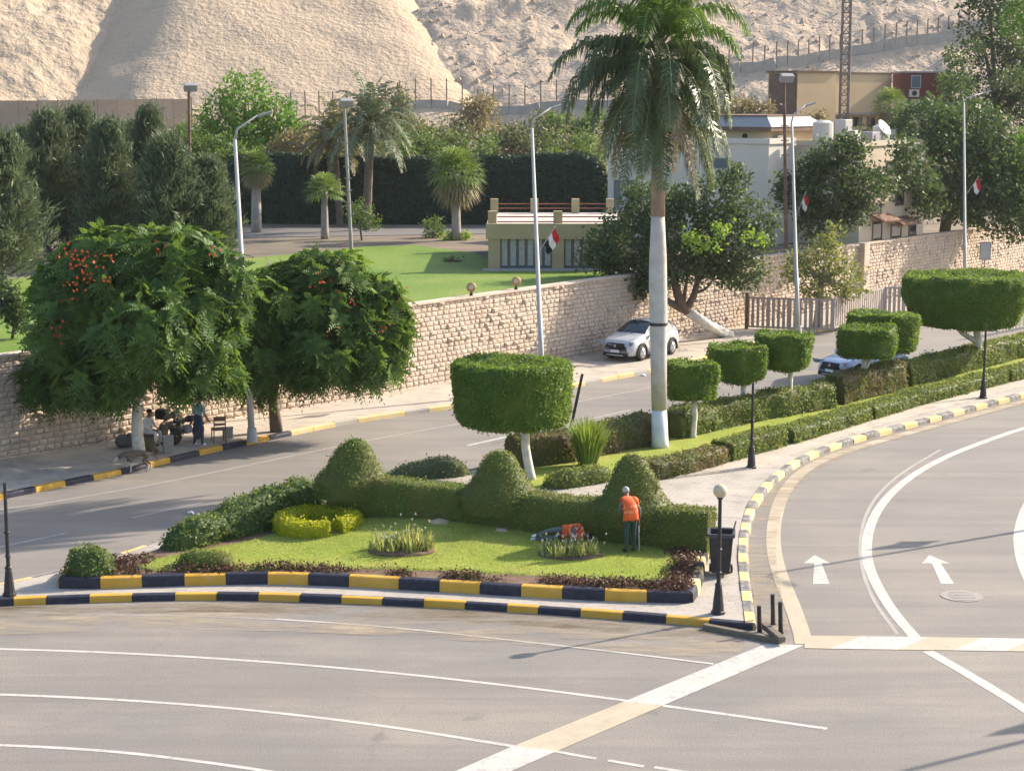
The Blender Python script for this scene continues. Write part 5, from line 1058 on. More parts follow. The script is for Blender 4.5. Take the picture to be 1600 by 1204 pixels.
def yellow_building():
    Y = 172; a = PD(1219, 200, Y); b = PD(1410, 200, Y); zt = PD(1300, 114, Y).z; z0 = terrz(30, Y) - .5
    root = empty('yellow_building', ((a.x + b.x) / 2, Y, z0), label='plain ochre yellow block building below the rocky hill', cat='building')
    xm = PD(1292, 150, Y).x
    part(root, 'wall', OCHRE, (a.x, xm, Y - .8, Y + 3, z0, zt), (xm + .01, b.x, Y, Y + 3, z0, zt - .06)); part(root, 'roof_edge', RUST, (a.x - .15, xm + .1, Y - .95, Y + 3.1, zt + .002, zt + .16)); part(root, 'roof_edge', RUST, (xm + .12, b.x + .1, Y - .12, Y + 3.1, zt - .058, zt + .06))
    part(root, 'end_panel', RUST, (a.x - .3, a.x - .01, Y - .7, Y + 2.5, z0, zt - .1)); part(root, 'ledge', CONC, (xm + .1, b.x, Y - .5, Y - .01, PD(1300, 178, Y).z - .1, PD(1300, 178, Y).z + .1))
    for px in (1315, 1345, 1372): c = PD(px, 190, Y); window(root, c.x - .5, c.x + .5, Y, c.z - .5, c.z + .4, BROWNW)
    Yh = 174; a = PD(1411, 155, Yh); b = PD(1485, 155, Yh); zt = PD(1440, 114, Yh).z; root = empty('maroon_hut', ((a.x + b.x) / 2, Yh, a.z), label='maroon cabin with an air conditioner beside the yellow building', cat='cabin')
    part(root, 'wall', MAROON, (a.x, b.x, Yh, Yh + 5, a.z, zt)); part(root, 'roof', GREYM, (a.x - .15, b.x + .15, Yh - .15, Yh + 5.1, zt + .002, zt + .15)); part(root, 'plinth', CREAM, (a.x - .05, b.x + .1, Yh - .05, Yh + 5, terrz(a.x, Yh) - .5, a.z - .002))
    c = PD(1431, 133, Yh); window(root, c.x - .45, c.x + .45, Yh, c.z - .3, c.z + .9, GALV, GLASSB); o = part(root, 'air_conditioner', WHITEP, (c.x - .65, c.x + .25, Yh - .45, Yh - .07, c.z - 1.1, c.z - .42))
    m = MB(); m.lathe([(.24, 0), (.24, .03)], (0, 0, 0), 14); m.v = [(c.x - .2 + x, Yh - .452 - z, c.z - .76 + y) for x, y, z in m.v]; f = m.build('fan_grille', BLACKM, None); f.parent = o; f.matrix_parent_inverse = Matrix.Identity(4)
yellow_building()
yb = bpy.data.objects['yellow_building']; yb.rotation_euler = (0, 0, R(36)); yb.scale = (1.16, 1, 1)
# lattice mast
MASTM = pm('mast_steel', (.24, .19, .17), (.20, .16, .145), 2, .8)
def mast():
    Y = 166; b = PD(1318, 200, Y); b.z = terrz(b.x, Y); top = 32; root = empty('lattice_mast', b, label='brown steel lattice mast rising out of the picture past the yellow building', cat='mast'); w = .75
    cs = [(-w / 2, -w / 2), (w / 2, -w / 2), (w / 2, w / 2), (-w / 2, w / 2)]
    for x, y in cs: m = MB(); m.tube([(b.x + x, Y + y, b.z), (b.x + x * .85, Y + y * .85, top)], .07, 6); child(m.build('mast_leg', MASTM, None), root)
    m = MB(); n = 28
    for k in range(n):
        z0 = b.z + (top - b.z) * k / n; z1 = b.z + (top - b.z) * (k + 1) / n
        for (xa, ya), (xb, yb) in zip(cs, cs[1:] + cs[:1]): s = .97; m.tube([(b.x + xa * s, Y + ya * s, z0), (b.x + xb * s, Y + yb * s, z1)], .045, 4); m.tube([(b.x + xa * s, Y + ya * s, z0), (b.x + xb * s, Y + yb * s, z0)], .04, 4)
    tag(child(m.build('lattice_bracing', MASTM, None), root), kind='stuff')
mast()
# ================================================================== fences on the hills
POSTB = pm('post_brown', (.26, .19, .145), (.22, .16, .12), 2, .85)
def hill_fence(label, pts, n, ph, concrete, mat=POSTB, group='fences at the foot of the hills', rail=True):
    """pts: photo pixels of the post feet on the hill"""
    W = [hitv(x, y, hills_v) for x, y in pts]; W = [w for w in W if w]; path = resample(W, sum((b - a).length for a, b in zip(W, W[1:])) / n)
    root = empty('hill_fence', path[0], label=label, cat='fence', group=group); path = [Vector((p.x, p.y, hills(p.x, p.y))) for p in path]
    for p in path: m = MB(); m.box(p + Vector((0, 0, ph / 2 - .3)), (.13, .13, ph + .6)); m.box(p + Vector((0, -.12, ph)), (.1, .4, .1), rx=-.6); child(m.build('post', mat, None), root)
    for a, b in zip(path, path[1:]):
        if concrete: m = MB(); c = (a + b) / 2; d = b - a; ang = math.atan2(d.y, d.x); m.box(c + Vector((0, -.15, concrete / 2 - .6)), (math.hypot(d.x, d.y) * .99, .14, concrete + 1.2), rz=ang, ry=-math.atan2(d.z, math.hypot(d.x, d.y))); child(m.build('concrete_panel', CONC, None), root)
    if rail:
        for h in (.35, .65, .98):
            m = MB()
            for a, b in zip(path, path[1:]): m.tube([a + Vector((0, 0, ph * h)), b + Vector((0, 0, ph * h))], .014, 4, False)
            child(m.build('wire', mat, None), root)
hill_fence('post fence on a concrete base climbing the rocky hill at right', [(1120, 118), (1220, 105), (1320, 88), (1400, 75), (1500, 55), (1560, 42)], 26, 2.7, 1.1)
hill_fence('rusty post fence along the foot of the rocky hill', [(625, 172), (690, 168), (760, 180), (840, 172), (920, 168), (980, 165), (1110, 150)], 20, 3.0, .8)
hill_fence('thin post fence below the sand hill behind the bright round tree', [(300, 195), (400, 190), (470, 186), (560, 184), (622, 172)], 15, 2.8, 0)
def brown_fence():
    W = [hitv(x, y, hills_v) for x, y in ((-60, 205), (60, 205), (180, 203), (300, 200))]; root = empty('screen_fence', W[0], label='long brown mesh screen fence at the foot of the left hill', cat='fence'); path = resample(W, 1.9)
    MESH = pm('brown_mesh', (.44, .325, .235), (.38, .28, .20), .7, .95, .3, 6)
    for i, (a, b) in enumerate(zip(path, path[1:])):
        c = (a + b) / 2; m = MB(); h = 3.0 if i < len(path) * .8 else 3.0 - .12 * (i - len(path) * .8); m.box((c.x, c.y - .05, c.z + h / 2 - .3), ((b - a).length * .985, .05, h + .6), rz=math.atan2((b - a).y, (b - a).x)); child(m.build('mesh_panel', MESH, None), root)
        m = MB(); m.box((a.x, a.y + .03, a.z + h / 2 - .2), (.09, .09, h + .5)); child(m.build('post', RUST, None), root)
brown_fence()

# ================================================================== street lamps, floodlights, flags, lamps
FL_R = pm('flag_red', (.52, .02, .03), (.44, .02, .03), 3, .8); FL_W = pm('flag_white', (.75, .74, .72), (.68, .67, .66), 3, .8); FL_K = pm('flag_black', (.012, .012, .014), (.02, .02, .02), 3, .8); FL_G = pm('flag_gold', (.50, .33, .05), None, 5, .6)
def street_lamp(b, h, label, lean=0.0, arm=(1.2, .3), armh=.9, green=False):
    root = empty('street_lamp', b, label=label, cat='street lamp', group='tall white street lamps along the wall'); t = MB(); top = Vector((lean, 0, h))
    t.tube([(0, 0, 0), (lean * .3, 0, h * .3), (lean * .3, 0, h * .3), top], [.12, .105, .095, .06], 12); t.build('pole', GALV, root, True)
    t = MB(); t.tube([(0, 0, 0), (0, 0, .5)], [.19, .16], 12); t.build('pole_foot', GALV, root)
    t = MB(); e = top + Vector((arm[0], arm[1], armh)); t.tube([top, top + Vector((arm[0] * .12, arm[1] * .12, armh * .45)), e], [.045, .035, .03], 8); t.build('arm', GALV, root, True)
    hd = MB(); a = math.atan2(arm[1], arm[0]); hd.box(e + Vector((arm[0], arm[1], 0)).normalized() * .25 + Vector((0, 0, .05)), (.55, .2, .09), rz=a, ry=-.28, bev=.03); o = hd.build('lamp_head', pm('lamp_head_grey' + label[:6], (.28, .28, .27), (.24, .24, .23), 3, .6), root); return root
def flag(p, label, w=.95, ang=R(48), side=1, red_only=False, hang=.55):
    root = empty('flag', p, label=label, cat='flag', group='flags on the street lamps'); d = Vector((math.cos(ang) * side, -.25, math.sin(ang))).normalized(); m = MB(); m.tube([(0, 0, 0), d * 1.25], .018, 6); m.build('flag_staff', GALV, root)
    n, k = 12, 9; s = Vector((.30 * side, .0, -1)).normalized()
    for st, mat, nm in ((0, FL_R, 'red_stripe'), (1, FL_W, 'white_stripe'), (2, FL_K, 'black_stripe')):
        rows = []
        for i in range(n + 1):
            u = i / n; row = []
            for j in range(4):
                v = (2 - st + j / 3) / 3; q = d * (.28 + .92 * (1 - (1 - 1 + v) * 0) * 1) * 0 
                base = d * (1.22 - .85 * (1 - v)); q = base + s * (u * w * (.75 + .2 * v)) + Vector((.05 * math.sin(u * 7 + v * 3) * u, .10 * math.sin(u * 9 + v * 2.2) * u, 0)); row.append(tuple(q))
            rows.append(row)
        o = grid_mesh(nm, np.array(rows), mat, root)
    return root
pl = {}
for k, (bx, by, ty, tx, lab, arm) in {'a': (394, 690, 218, 367, 'white street lamp standing between the two flame trees', (.75, .3)), 'b': (848, 612, 200, 831, 'white street lamp rising behind the big round topiary', (.8, .4)), 'c': (1247, 524, 190, 1237, 'white street lamp in front of the slatted gate', (.75, .3)), 'd': (1508, 462, 160, 1506, 'white street lamp rising behind the largest topiary at right', (1.2, .3))}.items():
    b = P(bx, by, .15); t = PD(tx, ty, b.y); street_lamp(b, t.z - b.z, lab, t.x - b.x, arm, .8 if k != 'd' else .55); pl[k] = (b, t)
def on_pole(k, py): b, t = pl[k]; q = PD(800, py, b.y); f = (q.z - b.z) / (t.z - b.z); return Vector((b.x + (t.x - b.x) * f + .1, b.y - .13, q.z))
flag(on_pole('b', 392), 'red white black flag on the lamp behind the big topiary', .62, R(58)); flag(on_pole('c', 335), 'red white black flag on the lamp before the slatted gate', .6, R(72)); flag(on_pole('d', 303), 'red white black flag on the lamp at the far right', .75, R(60))
# two more lamps of the same row stand outside the picture to the right; their shadows cross the roads
for tip, lab, h in ((P(1215, 894), 'white street lamp outside the picture whose shadow crosses the arrow lanes', 8.6), (P(1330, 1225), 'white street lamp outside the picture casting the shadow at bottom right', 8.8)):
    k = h / math.tan(SUN_EL); b = Vector((tip.x + k * math.cos(SUN_AZ), tip.y + k * math.sin(SUN_AZ), 0)); street_lamp(b, h, lab, 0, (.7, -.5), .5)
    flag(b + Vector((-.1, -.12, 5.3)), lab.replace('white street lamp', 'flag on the lamp'), 1.0, R(58), -1).rotation_euler = (0, 0, R(-60))
def floodlight(base, top, Y, label, mat, heads=1):
    b = PD(base[0], base[1], Y); b.z = terrz(b.x, Y); t = PD(top[0], top[1], Y); root = empty('floodlight_pole', b, label=label, cat='floodlight', group='thin floodlight poles in the garden'); h = t - b
    m = MB(); m.tube([(0, 0, 0), h], [.11, .08], 8); m.build('pole', mat, root)
    for q in range(heads): m = MB(); m.box(h + Vector((.12, -.1, .2 + q * .4)), (.75, .35, .42), rx=.5, rz=.3, bev=.03); m.build('floodlight_head', GREYM, root); m = MB(); m.tube([h, h + Vector((0, 0, .25))], .04, 6); m.build('bracket', RUST, root)
    for z in np.linspace(.25, .75, 7): m = MB(); m.box(h * float(z), (.42, .05, .05)); m.build('climbing_rung', mat, root)
floodlight((299, 400), (295, 142), 106, 'thin floodlight pole among the conifers at left', RUST); floodlight((549, 398), (538, 166), 105, 'floodlight pole on the lawn beside the date palms', CONC); floodlight((1229, 395), (1225, 128), 101, 'thin brown pole in front of the white house', RUST)
def globe_lamp(base, top, label, globe):
    b = P(*base, .165); t = PD(base[0], top, b.y); h = t.z - b.z; root = empty('garden_lamp', b, label=label, cat='lamp post', group='black garden lamp posts')
    m = MB(); m.lathe([(.17, 0), (.17, .06), (.14, .08), (.12, .3), (.085, .62), (.075, .66), (.095, .70), (.07, .74)], (0, 0, 0), 10); m.build('lamp_base', BLACKM, root)
    m = MB(); hh = h - (.27 if globe else 0); m.tube([(0, 0, .72), (0, 0, hh)], [.052, .042], 10); m.build('pole', BLACKM, root)
    for z in (.95, hh * .55): m = MB(); m.lathe([(.05, 0), (.072, .02), (.072, .05), (.05, .07)], (0, 0, z), 10); m.build('collar', BLACKM, root)
    if globe:
        m = MB(); m.lathe([(.05, 0), (.08, .03), (.08, .06)], (0, 0, hh), 12); m.build('lamp_cup', BLACKM, root); g = MB(); g.lathe([(.06, 0), (.13, .05), (.165, .13), (.165, .19), (.13, .27), (.06, .315), (.01, .32)], (0, 0, hh + .04), 18)
        g.build('globe', pm('frosted_globe', (.60, .50, .34), (.55, .44, .29), 4, .35), root, True)
globe_lamp((1122, 958), 762, 'black garden lamp with round cream globe in front of the bin', True); globe_lamp((15, 930), 754, 'black lamp post without globe at the left edge', False)
globe_lamp((1174, 731), 598, 'black lamp stump without globe on the paved path', False); globe_lamp((1536, 622), 508, 'black lamp stump without globe before the largest topiary', False)
m = MB(); a = P(892, 668, .2); t = PD(910, 584, a.y); m.tube([a, t], [.06, .05], 8); tag(m.build('leaning_post', BLACKM), 'leaning black post beside the big round topiary', 'post')
for x, y0, y1, l in ((1187, 991, 946, 'leftmost'), (1208, 975, 928, 'middle'), (1220, 989, 940, 'rightmost')):
    a = P(x, y0); t = PD(x - 1, y1, a.y); m = MB(); m.tube([a, t], [.055, .05], 10); m.lathe([(.07, 0), (.07, .03)], a, 10); tag(m.build('bollard', BLACKM), l + ' of the three short black bollards at the pavement tip', 'bollard', 'short black bollards at the pavement tip')
WOOD = pm('weathered_beam', (.17, .14, .105), (.12, .10, .08), 6, .9, .5, 20)
for (x0, y0), (x1, y1), zz, l in (((1100, 978), (1222, 1001), .06, 'long weathered wooden beam lying at the pavement tip'), ((1193, 975), (1222, 999), .15, 'short wooden beam resting across the long beam at the bollards')):
    a = P(x0, y0, zz); b = P(x1, y1, zz); m = MB(); m.box((a + b) / 2, ((b - a).length, .17, .13), rz=math.atan2(b.y - a.y, b.x - a.x), bev=.012); tag(m.build('wooden_beam', WOOD), l, 'beam', 'wooden beams at the pavement tip')
for px, py, l in ((733, 461, 'left'), (803, 449, 'right')):
    p = P(px, py, WH + .05); q = Vector((p.x + .1, wallY(p.x + .1) + .2, WH + .05)); root = empty('wall_lamp', q, label=l + ' one of the two round golden lamps on top of the stone wall', cat='wall lamp', group='round golden lamps on the wall')
    m = MB(); m.lathe([(.12, 0), (.08, .04), (.05, .16)], (0, 0, 0), 12); m.build('lamp_foot', BLACKM, root); m = MB(); M = Matrix.Rotation(R(80), 4, 'X'); m.lathe([(.03, -.14), (.12, -.12), (.2, -.04), (.215, .03), (.19, .07), (.12, .1), (.02, .11)], (0, 0, .36), 20, M); m.build('round_shade', pm('golden_shade_' + l, (.44, .27, .10), (.36, .21, .08), 6, .5), root, True); m = MB(); m.lathe([(.11, .0), (.11, .015), (.02, .02)], (0, -.1, .38), 16, M); m.build('lamp_lens', CREAM, root)
# road sign near the wall
s = PD(1539, 392, 116.0); root = empty('road_sign', (s.x, s.y, .15), label='small grey rectangular sign on a thin post above the largest topiary', cat='sign'); m = MB(); m.tube([(0, 0, 0), (0, 0, s.z - .15 + .5)], .04, 8); m.build('sign_post', GREYM, root); m = MB(); m.box((0, -.05, s.z - .15), (.72, .03, 1.12), bev=.01); o = m.build('sign_panel', pm('sign_back', (.25, .25, .27), (.21, .21, .23), 3, .6), root); m = MB(); m.box((0, -.07, s.z - .15), (.6, .006, 1.0)); m.build('sign_face', GALV, o)
# ================================================================== slatted gate, picket fence
def gate():
    root = empty('slatted_gate', P(1240, 512, .15), label='brown slatted metal gate panels standing before the stone wall', cat='gate'); inv = root.matrix_basis.inverted(); n = 0
    pans = [((1168, 513), (1232, 516), pm('gate_brown', (.36, .30, .265), (.42, .35, .31), 2, .8)), ((1233, 516), (1300, 517), MATS['gate_brown']), ((1303, 515), (1380, 496), pm('faded_brown_steel', (.38, .33, .30), (.33, .285, .26), 2, .8)), ((1382, 496), (1440, 494), MATS['gate_brown'])]
    for pa, pb, mt in pans:
        a = P(*pa, .15); b = P(*pb, .15); d = (b - a); L = d.length; ang = math.atan2(d.y, d.x); h = 1.62
        for z in (.12, h): m = MB(); m.box((a + b) / 2 + Vector((0, 0, z)), (L, .07, .09), rz=ang); fr = m.build('gate_rail', mt, None); fr.parent = root; fr.matrix_parent_inverse = inv
        k = max(5, int(L / .27))
        for i in range(k + 1): p = a.lerp(b, i / k); m = MB(); m.box(p + Vector((0, 0, h / 2 + .06)) , (.15 if i % 4 else .2, .045, h), rz=ang); o = m.build('slat', mt, None); o.parent = root; o.matrix_parent_inverse = inv
    m = MB(); a = P(1166, 514, .15); m.box(a + Vector((0, 0, .95)), (.16, .16, 1.9)); o = m.build('gate_post', RUST, None); o.parent = root; o.matrix_parent_inverse = inv
gate()
root = empty('picket_fence', P(1570, 520, .15), label='low white picket fence at the right edge behind the hedge', cat='fence'); inv = root.matrix_basis.inverted()
a = P(1530, 524, .15); b = P(1660, 498, .15); ang = math.atan2((b - a).y, (b - a).x); k = 26
for i in range(k): p = a.lerp(b, i / (k - 1)); m = MB(); m.box(p + Vector((0, 0, .4)), (.09, .04, .8), rz=ang); o = m.build('picket', WHITEP); o.parent = root; o.matrix_parent_inverse = inv
m = MB(); m.box((a + b) / 2 + Vector((0, .05, .6)), ((b - a).length, .04, .07), rz=ang); o = m.build('fence_rail', WHITEP); o.parent = root; o.matrix_parent_inverse = inv

# ================================================================== wheelie bin
def bin_():
    b = P(1126, 897, .165); root = empty('wheelie_bin', b, R(-8), label='black wheeled rubbish bin with a stick poking out, beside the hedge end', cat='rubbish bin'); BP = pm('black_plastic', (.022, .021, .026), (.032, .03, .034), 4, .5)
    m = MB(); w0, w1, d0, d1, H = .23, .31, .24, .33, 1.12; z = .1
    o = [(-w0, -d0, z), (w0, -d0, z), (w0, d0, z), (-w0, d0, z), (-w1, -d1, H), (w1, -d1, H), (w1, d1, H), (-w1, d1, H)]; i = [(x * .9, y * .9, q) for x, y, q in o[4:]] + [(x * .85, y * .85, .3) for x, y, q in o[:4]]
    v = o + i; f = [(3, 2, 1, 0)] + [(k, (k + 1) % 4, 4 + (k + 1) % 4, 4 + k) for k in range(4)] + [(4 + k, 4 + (k + 1) % 4, 8 + (k + 1) % 4, 8 + k) for k in range(4)] + [(8 + k, 8 + (k + 1) % 4, 12 + (k + 1) % 4, 12 + k) for k in range(4)] + [(12, 13, 14, 15)]
    m.add(v, f); m.build('bin_body', BP, root)
    m = MB(); m.box((0, -d1 - .015, H - .04), (w1 * 2.12, .05, .09)); m.box((0, d1 + .015, H - .04), (w1 * 2.12, .05, .09)); m.box((-w1 - .015, 0, H - .04), (.05, d1 * 2 - .02, .09)); m.box((w1 + .015, 0, H - .04), (.05, d1 * 2 - .02, .09)); m.build('rim', pm('bin_rim', (.07, .07, .08), None, 4, .45), root)
    m = MB(); m.tube([(-.26, d1 + .12, H - .02), (.26, d1 + .12, H - .02)], .018, 8); m.box((-.2, d1 + .07, H - .03), (.03, .12, .03)); m.box((.2, d1 + .07, H - .03), (.03, .12, .03)); m.build('handle', BP, root)
    for sx in (-1, 1):
        m = MB(); M = Matrix.Rotation(R(90), 4, 'Y'); m.lathe([(.04, -.03), (.1, -.03), (.11, -.015), (.11, .015), (.1, .03), (.04, .03)], (sx * .27, d0 + .0, .11), 16, M); m.build('wheel', BLACKM, root)
    m = MB(); m.box((0, 0, .82), (w1 * 1.6, d1 * 1.6, .12)); ico(m, (.08, .05, .88), (.16, .14, .1), 1, 3, .2); m.build('rubbish', pm('rubbish_grey', (.3, .29, .27), (.2, .2, .19), 9, .9), root)
    st = MB(); st.tube([(.10, -.05, .4), (.36, .08, 1.38)], .02, 6); o = st.build('stick', WOOD); o.location = b; o.rotation_euler = (0, 0, R(-8)); tag(o, 'thin brown stick sticking up out of the black bin', 'stick')
bin_()
# ================================================================== vehicles
def car(loc, heading, paint, label, cat='car', L=4.3, Wd=1.81, H=1.62, suv=True, name='parked_car'):
    """x forward along the car; cross sections lofted from nose to tail"""
    root = empty(name, loc, heading, label=label, cat=cat)
    #  station x, half width, sill z, shoulder z, roof z, roof half width
    hl = L / 2
    S = [(hl, .62, .34, .62, .70, .50), (hl - .07, .76, .27, .68, .86, .62), (hl - .22, .85, .24, .78, .93, .70), (hl - .5, .885, .24, .88, .99, .76), (hl - .85, .90, .24, .93, 1.045, .80), (hl - 1.12, .902, .24, .95, 1.085, .82),
         (hl - 1.22, .902, .24, .955, 1.13, .80), (hl - 1.55, .903, .24, .965, 1.34, .70), (hl - 1.88, .904, .24, .972, 1.53, .625), (hl - 2.1, .905, .24, .98, 1.595, .60), (hl - 2.5, .905, .24, .99, 1.62, .60), (hl - 3.0, .905, .24, 1.0, 1.61, .60), (hl - 3.45, .90, .25, 1.01, 1.57, .585), (hl - 3.72, .885, .27, 1.01, 1.50, .57), (hl - 3.98, .86, .30, 1.0, 1.28, .66), (hl - 4.14, .83, .33, .98, 1.06, .72), (hl - 4.25, .78, .37, .9, .98, .70), (hl - 4.3, .68, .44, .78, .84, .60)]
    sc = L / 4.3; S = [(x * 1.0 if sc == 1 else (x), w * Wd / 1.81, a, b * (1 if suv else .93), c * (H / 1.62), r) for x, w, a, b, c, r in S]
    rows = []
    for x, w, a, b, c, r in S:
        g = [(0, a), (w * .86, a), (w * .97, a + .10), (w, a + (b - a) * .45), (w * .985, a + (b - a) * .8), (w * .94, b), (w * .92, b + (c - b) * .06), ((w * .92 + r) / 2 + .012, b + (c - b) * .55), (r + .02, b + (c - b) * .9), (r * .86, c - .012 * (c > 1.3)), (0, c + .015)]
        rows.append([(x, -y, z) for y, z in g] + [(x, y, z) for y, z in reversed(g[1:-1])])
    n = len(rows[0]); V = [v for r_ in rows for v in r_]; Fb = []; Fw = []; Fs = []; Fr = []
    for i in range(len(rows) - 1):
        xm = (S[i][0] + S[i + 1][0]) / 2
        for k in range(n):
            f = (i * n + k, (i + 1) * n + k, (i + 1) * n + (k + 1) % n, i * n + (k + 1) % n); kk = k if k < 10 else n - 1 - k
            tall = S[i][4] > 1.12 * H / 1.62 or S[i + 1][4] > 1.2 * H / 1.62
            ws = 6 <= i <= 8 and S[i][4] < 1.59 and kk == 9; rw = 12 < i <= 14 and kk == 9
            if ws or (6 <= i <= 7 and kk == 8): Fw.append(f)
            elif rw: Fr.append(f)
            elif kk in (6, 7) and 7 <= i <= 12: Fs.append((i, f))
            else: Fb.append(f)
    Fb.append(tuple(range(n))[::-1]); Fb.append(tuple((len(rows) - 1) * n + k for k in range(n)))
    def mk(nm, F, mat, parent=root, off=0.0, smooth=True):
        used = sorted({i for f in F for i in f}); mp = {u: q for q, u in enumerate(used)}; me = bpy.data.meshes.new(nm); me.from_pydata([V[u] for u in used], [], [tuple(mp[i] for i in f) for f in F]); me.update()
        me.polygons.foreach_set('use_smooth', [smooth] * len(F)); return link(nm, me, parent, mat)
    body = mk('body', Fb, paint)
    mk('windshield', Fw, GLASS); mk('rear_window', Fr, GLASS)
    for sgn in (-1, 1):
        for rng_ in ((7, 8, 9), (10,), (11, 12)):
            F = [f for i, f in Fs if i in rng_ and (V[f[0]][1] < 0) == (sgn < 0)]
            if F: mk('side_window', F, GLASS)
    TR = pm('black_trim', (.015, .015, .016), (.022, .022, .022), 5, .6)
    hw = .905 * Wd / 1.81
    # pillars between side windows
    for sgn in (-1, 1):
        for x in (hl - 2.5, hl - 3.0): m = MB(); m.box((x, sgn * (hw * .86), 1.3 * H / 1.62), (.09, .03, .5), rx=sgn * .45); m.build('pillar', TR, root)
    wb = L * .6; xf = hl - .86; xr = xf - wb
    for x in (xf, xr):
        for sgn in (-1, 1):
            M = Matrix.Rotation(R(90), 4, 'X'); w = MB(); c = (x, sgn * (hw - .10), .335); w.lathe([(.2, -.11), (.30, -.11), (.332, -.09), (.335, 0), (.332, .09), (.30, .11), (.2, .11)], c, 24, M); wo = w.build('wheel', TR, root, True)
            r = MB(); r.lathe([(.02, -.01), (.20, 0), (.225, .02), (.225, .03), (.03, .035)], (x, sgn * (hw + .0), .335), 20, Matrix.Rotation(R(90) * (1 if sgn < 0 else -1), 4, 'X')); r.build('rim', pm('alloy_rim', (.55, .55, .56), (.48, .48, .49), 4, .35, metal=.4) if 'alloy_rim' not in MATS else MATS['alloy_rim'], wo, True)
            for q in range(5):
                a = q * 2 * math.pi / 5; sp = MB(); sp.box((x + math.cos(a) * .12, sgn * (hw + .04), .335 + math.sin(a) * .12), (.2, .02, .05), ry=-a); sp.build('spoke', GREYM, wo)
            ar = MB(); pts = [(x + .40 * math.cos(t), sgn * (hw - .005), .335 + .40 * math.sin(t)) for t in np.linspace(-.25, math.pi + .25, 16)]; ar.tube(pts, .055, 6); ar.build('wheel_arch', TR, root)
            dk = MB(); dk.lathe([(.36, -.02), (.36, .02)], (x, sgn * (hw - .06), .345), 20, M); dk.build('arch_liner', TR, root)
    for sgn in (-1, 1):
        m = MB(); m.box((0 + .0, sgn * (hw - .01), .29), (wb - .75, .06, .14), bev=.02); m.build('sill_trim', TR, root)
        m = MB(); m.box((hl - 1.55, sgn * (hw + .10), 1.06), (.16, .22, .15), bev=.04); m.build('wing_mirror', paint, root, True); m = MB(); m.box((hl - 1.5, sgn * (hw - .02), 1.01), (.08, .14, .05)); m.build('mirror_stalk', TR, root)
        for x in (hl - 1.45, hl - 2.5, hl - 3.25): m = MB(); m.box((x, sgn * (hw - .004), .66), (.012, .014, .6)); m.build('door_seam', TR, root)
        for x in (hl - 2.28, hl - 3.1): m = MB(); m.box((x, sgn * (hw + .0), .90), (.19, .035, .03), bev=.01); m.build('door_handle', paint, root)
        m = MB(); M = Matrix.Rotation(sgn * -.62, 4, 'Z'); c = Vector((hl - .12, sgn * .70, .79)); vs = [(-.08, -.24, -.045), (.05, -.24, -.055), (.06, .20, -.07), (-.03, .32, -.02), (-.08, -.24, .05), (.03, -.24, .06), (.03, .20, .09), (-.05, .34, .12)]
        vs = [c + M @ Vector((a, b * sgn, d)) for a, b, d in vs]; m.add(vs, [(0, 1, 2, 3), (4, 7, 6, 5), (0, 4, 5, 1), (1, 5, 6, 2), (2, 6, 7, 3), (3, 7, 4, 0)]); hd = m.build('headlight', glass('headlight_glass', (.16, .20, .24), .08) if 'headlight_glass' not in MATS else MATS['headlight_glass'], root)
        ico_ = MB(); ico(ico_, c + M @ Vector((.045, -.08 * sgn, .0)), (.03, .07, .05), 1); ico_.build('lens', GALV, hd)
        m = MB(); m.box((hl - 4.2, sgn * .68, .95), (.08, .26, .18), rz=sgn * .35, bev=.02); m.build('tail_light', pm('tail_red', (.3, .02, .02), None, 4, .3) if 'tail_red' not in MATS else MATS['tail_red'], root)
        m = MB(); m.box((hl - .08, sgn * .60, .40), (.10, .22, .07), rz=sgn * -.4, bev=.02); m.build('fog_lamp', GREYM, root)
    m = MB(); vs = []; gr = [(-.46, .80), (.46, .80), (.50, .72), (.34, .56), (-.34, .56), (-.50, .72)]
    for d in (0, .03): vs += [(hl + .015 - .05 * abs(y) + d - (.06 if z > .78 else 0), y, z) for y, z in gr]
    m.add(vs, [(0, 1, 2, 3, 4, 5), (11, 10, 9, 8, 7, 6)] + [(k, k + 6, (k + 1) % 6 + 6, (k + 1) % 6) for k in range(6)]); g = m.build('grille', TR, root)
    m = MB(); m.lathe([(.06, 0), (.06, .02), (.02, .03)], (hl + .045, 0, .69), 14, Matrix.Rotation(R(90), 4, 'Y')); m.build('badge', GALV, g)
    m = MB(); m.box((hl + .0, 0, .30), (.12, 1.35, .16), bev=.05); m.build('lower_bumper', TR, root); m = MB(); m.box((hl + .055, 0, .455), (.02, .46, .12)); m.build('number_plate', FL_W, root)
    m = MB(); m.box((hl + .01, 0, .285), (.14, .9, .05), bev=.02); m.build('skid_plate', GALV, root)
    if suv:
        for sgn in (-1, 1): m = MB(); m.tube([(hl - 2.05, sgn * .56, 1.60), (hl - 2.3, sgn * .56, 1.66), (hl - 3.3, sgn * .56, 1.655), (hl - 3.55, sgn * .56, 1.58)], .02, 6); m.build('roof_rail', GREYM, root)
    for y in (-.3, .3): m = MB(); m.tube([(hl - 1.15, y - .25, 1.13 * H / 1.62), (hl - 1.32, y + .2, 1.23 * H / 1.62)], .012, 5); m.build('wiper', TR, root)
    return root
def carpaint(name, c):
    m, t, o = nt(name); b = N(t, 'ShaderNodeBsdfPrincipled', Roughness=.28); b.inputs['Base Color'].default_value = c4(c); b.inputs['Coat Weight'].default_value = .6; b.inputs['Coat Roughness'].default_value = .06
    col = ramp(t, noise(t, 2.2, 4), [(.4, c), (.75, tuple(x * .9 for x in c))]); t.links.new(col, b.inputs['Base Color']); t.links.new(b.outputs[0], o.inputs[0]); return m
a = P(992, 561, .15); hd = math.atan2(-.80, -.60)
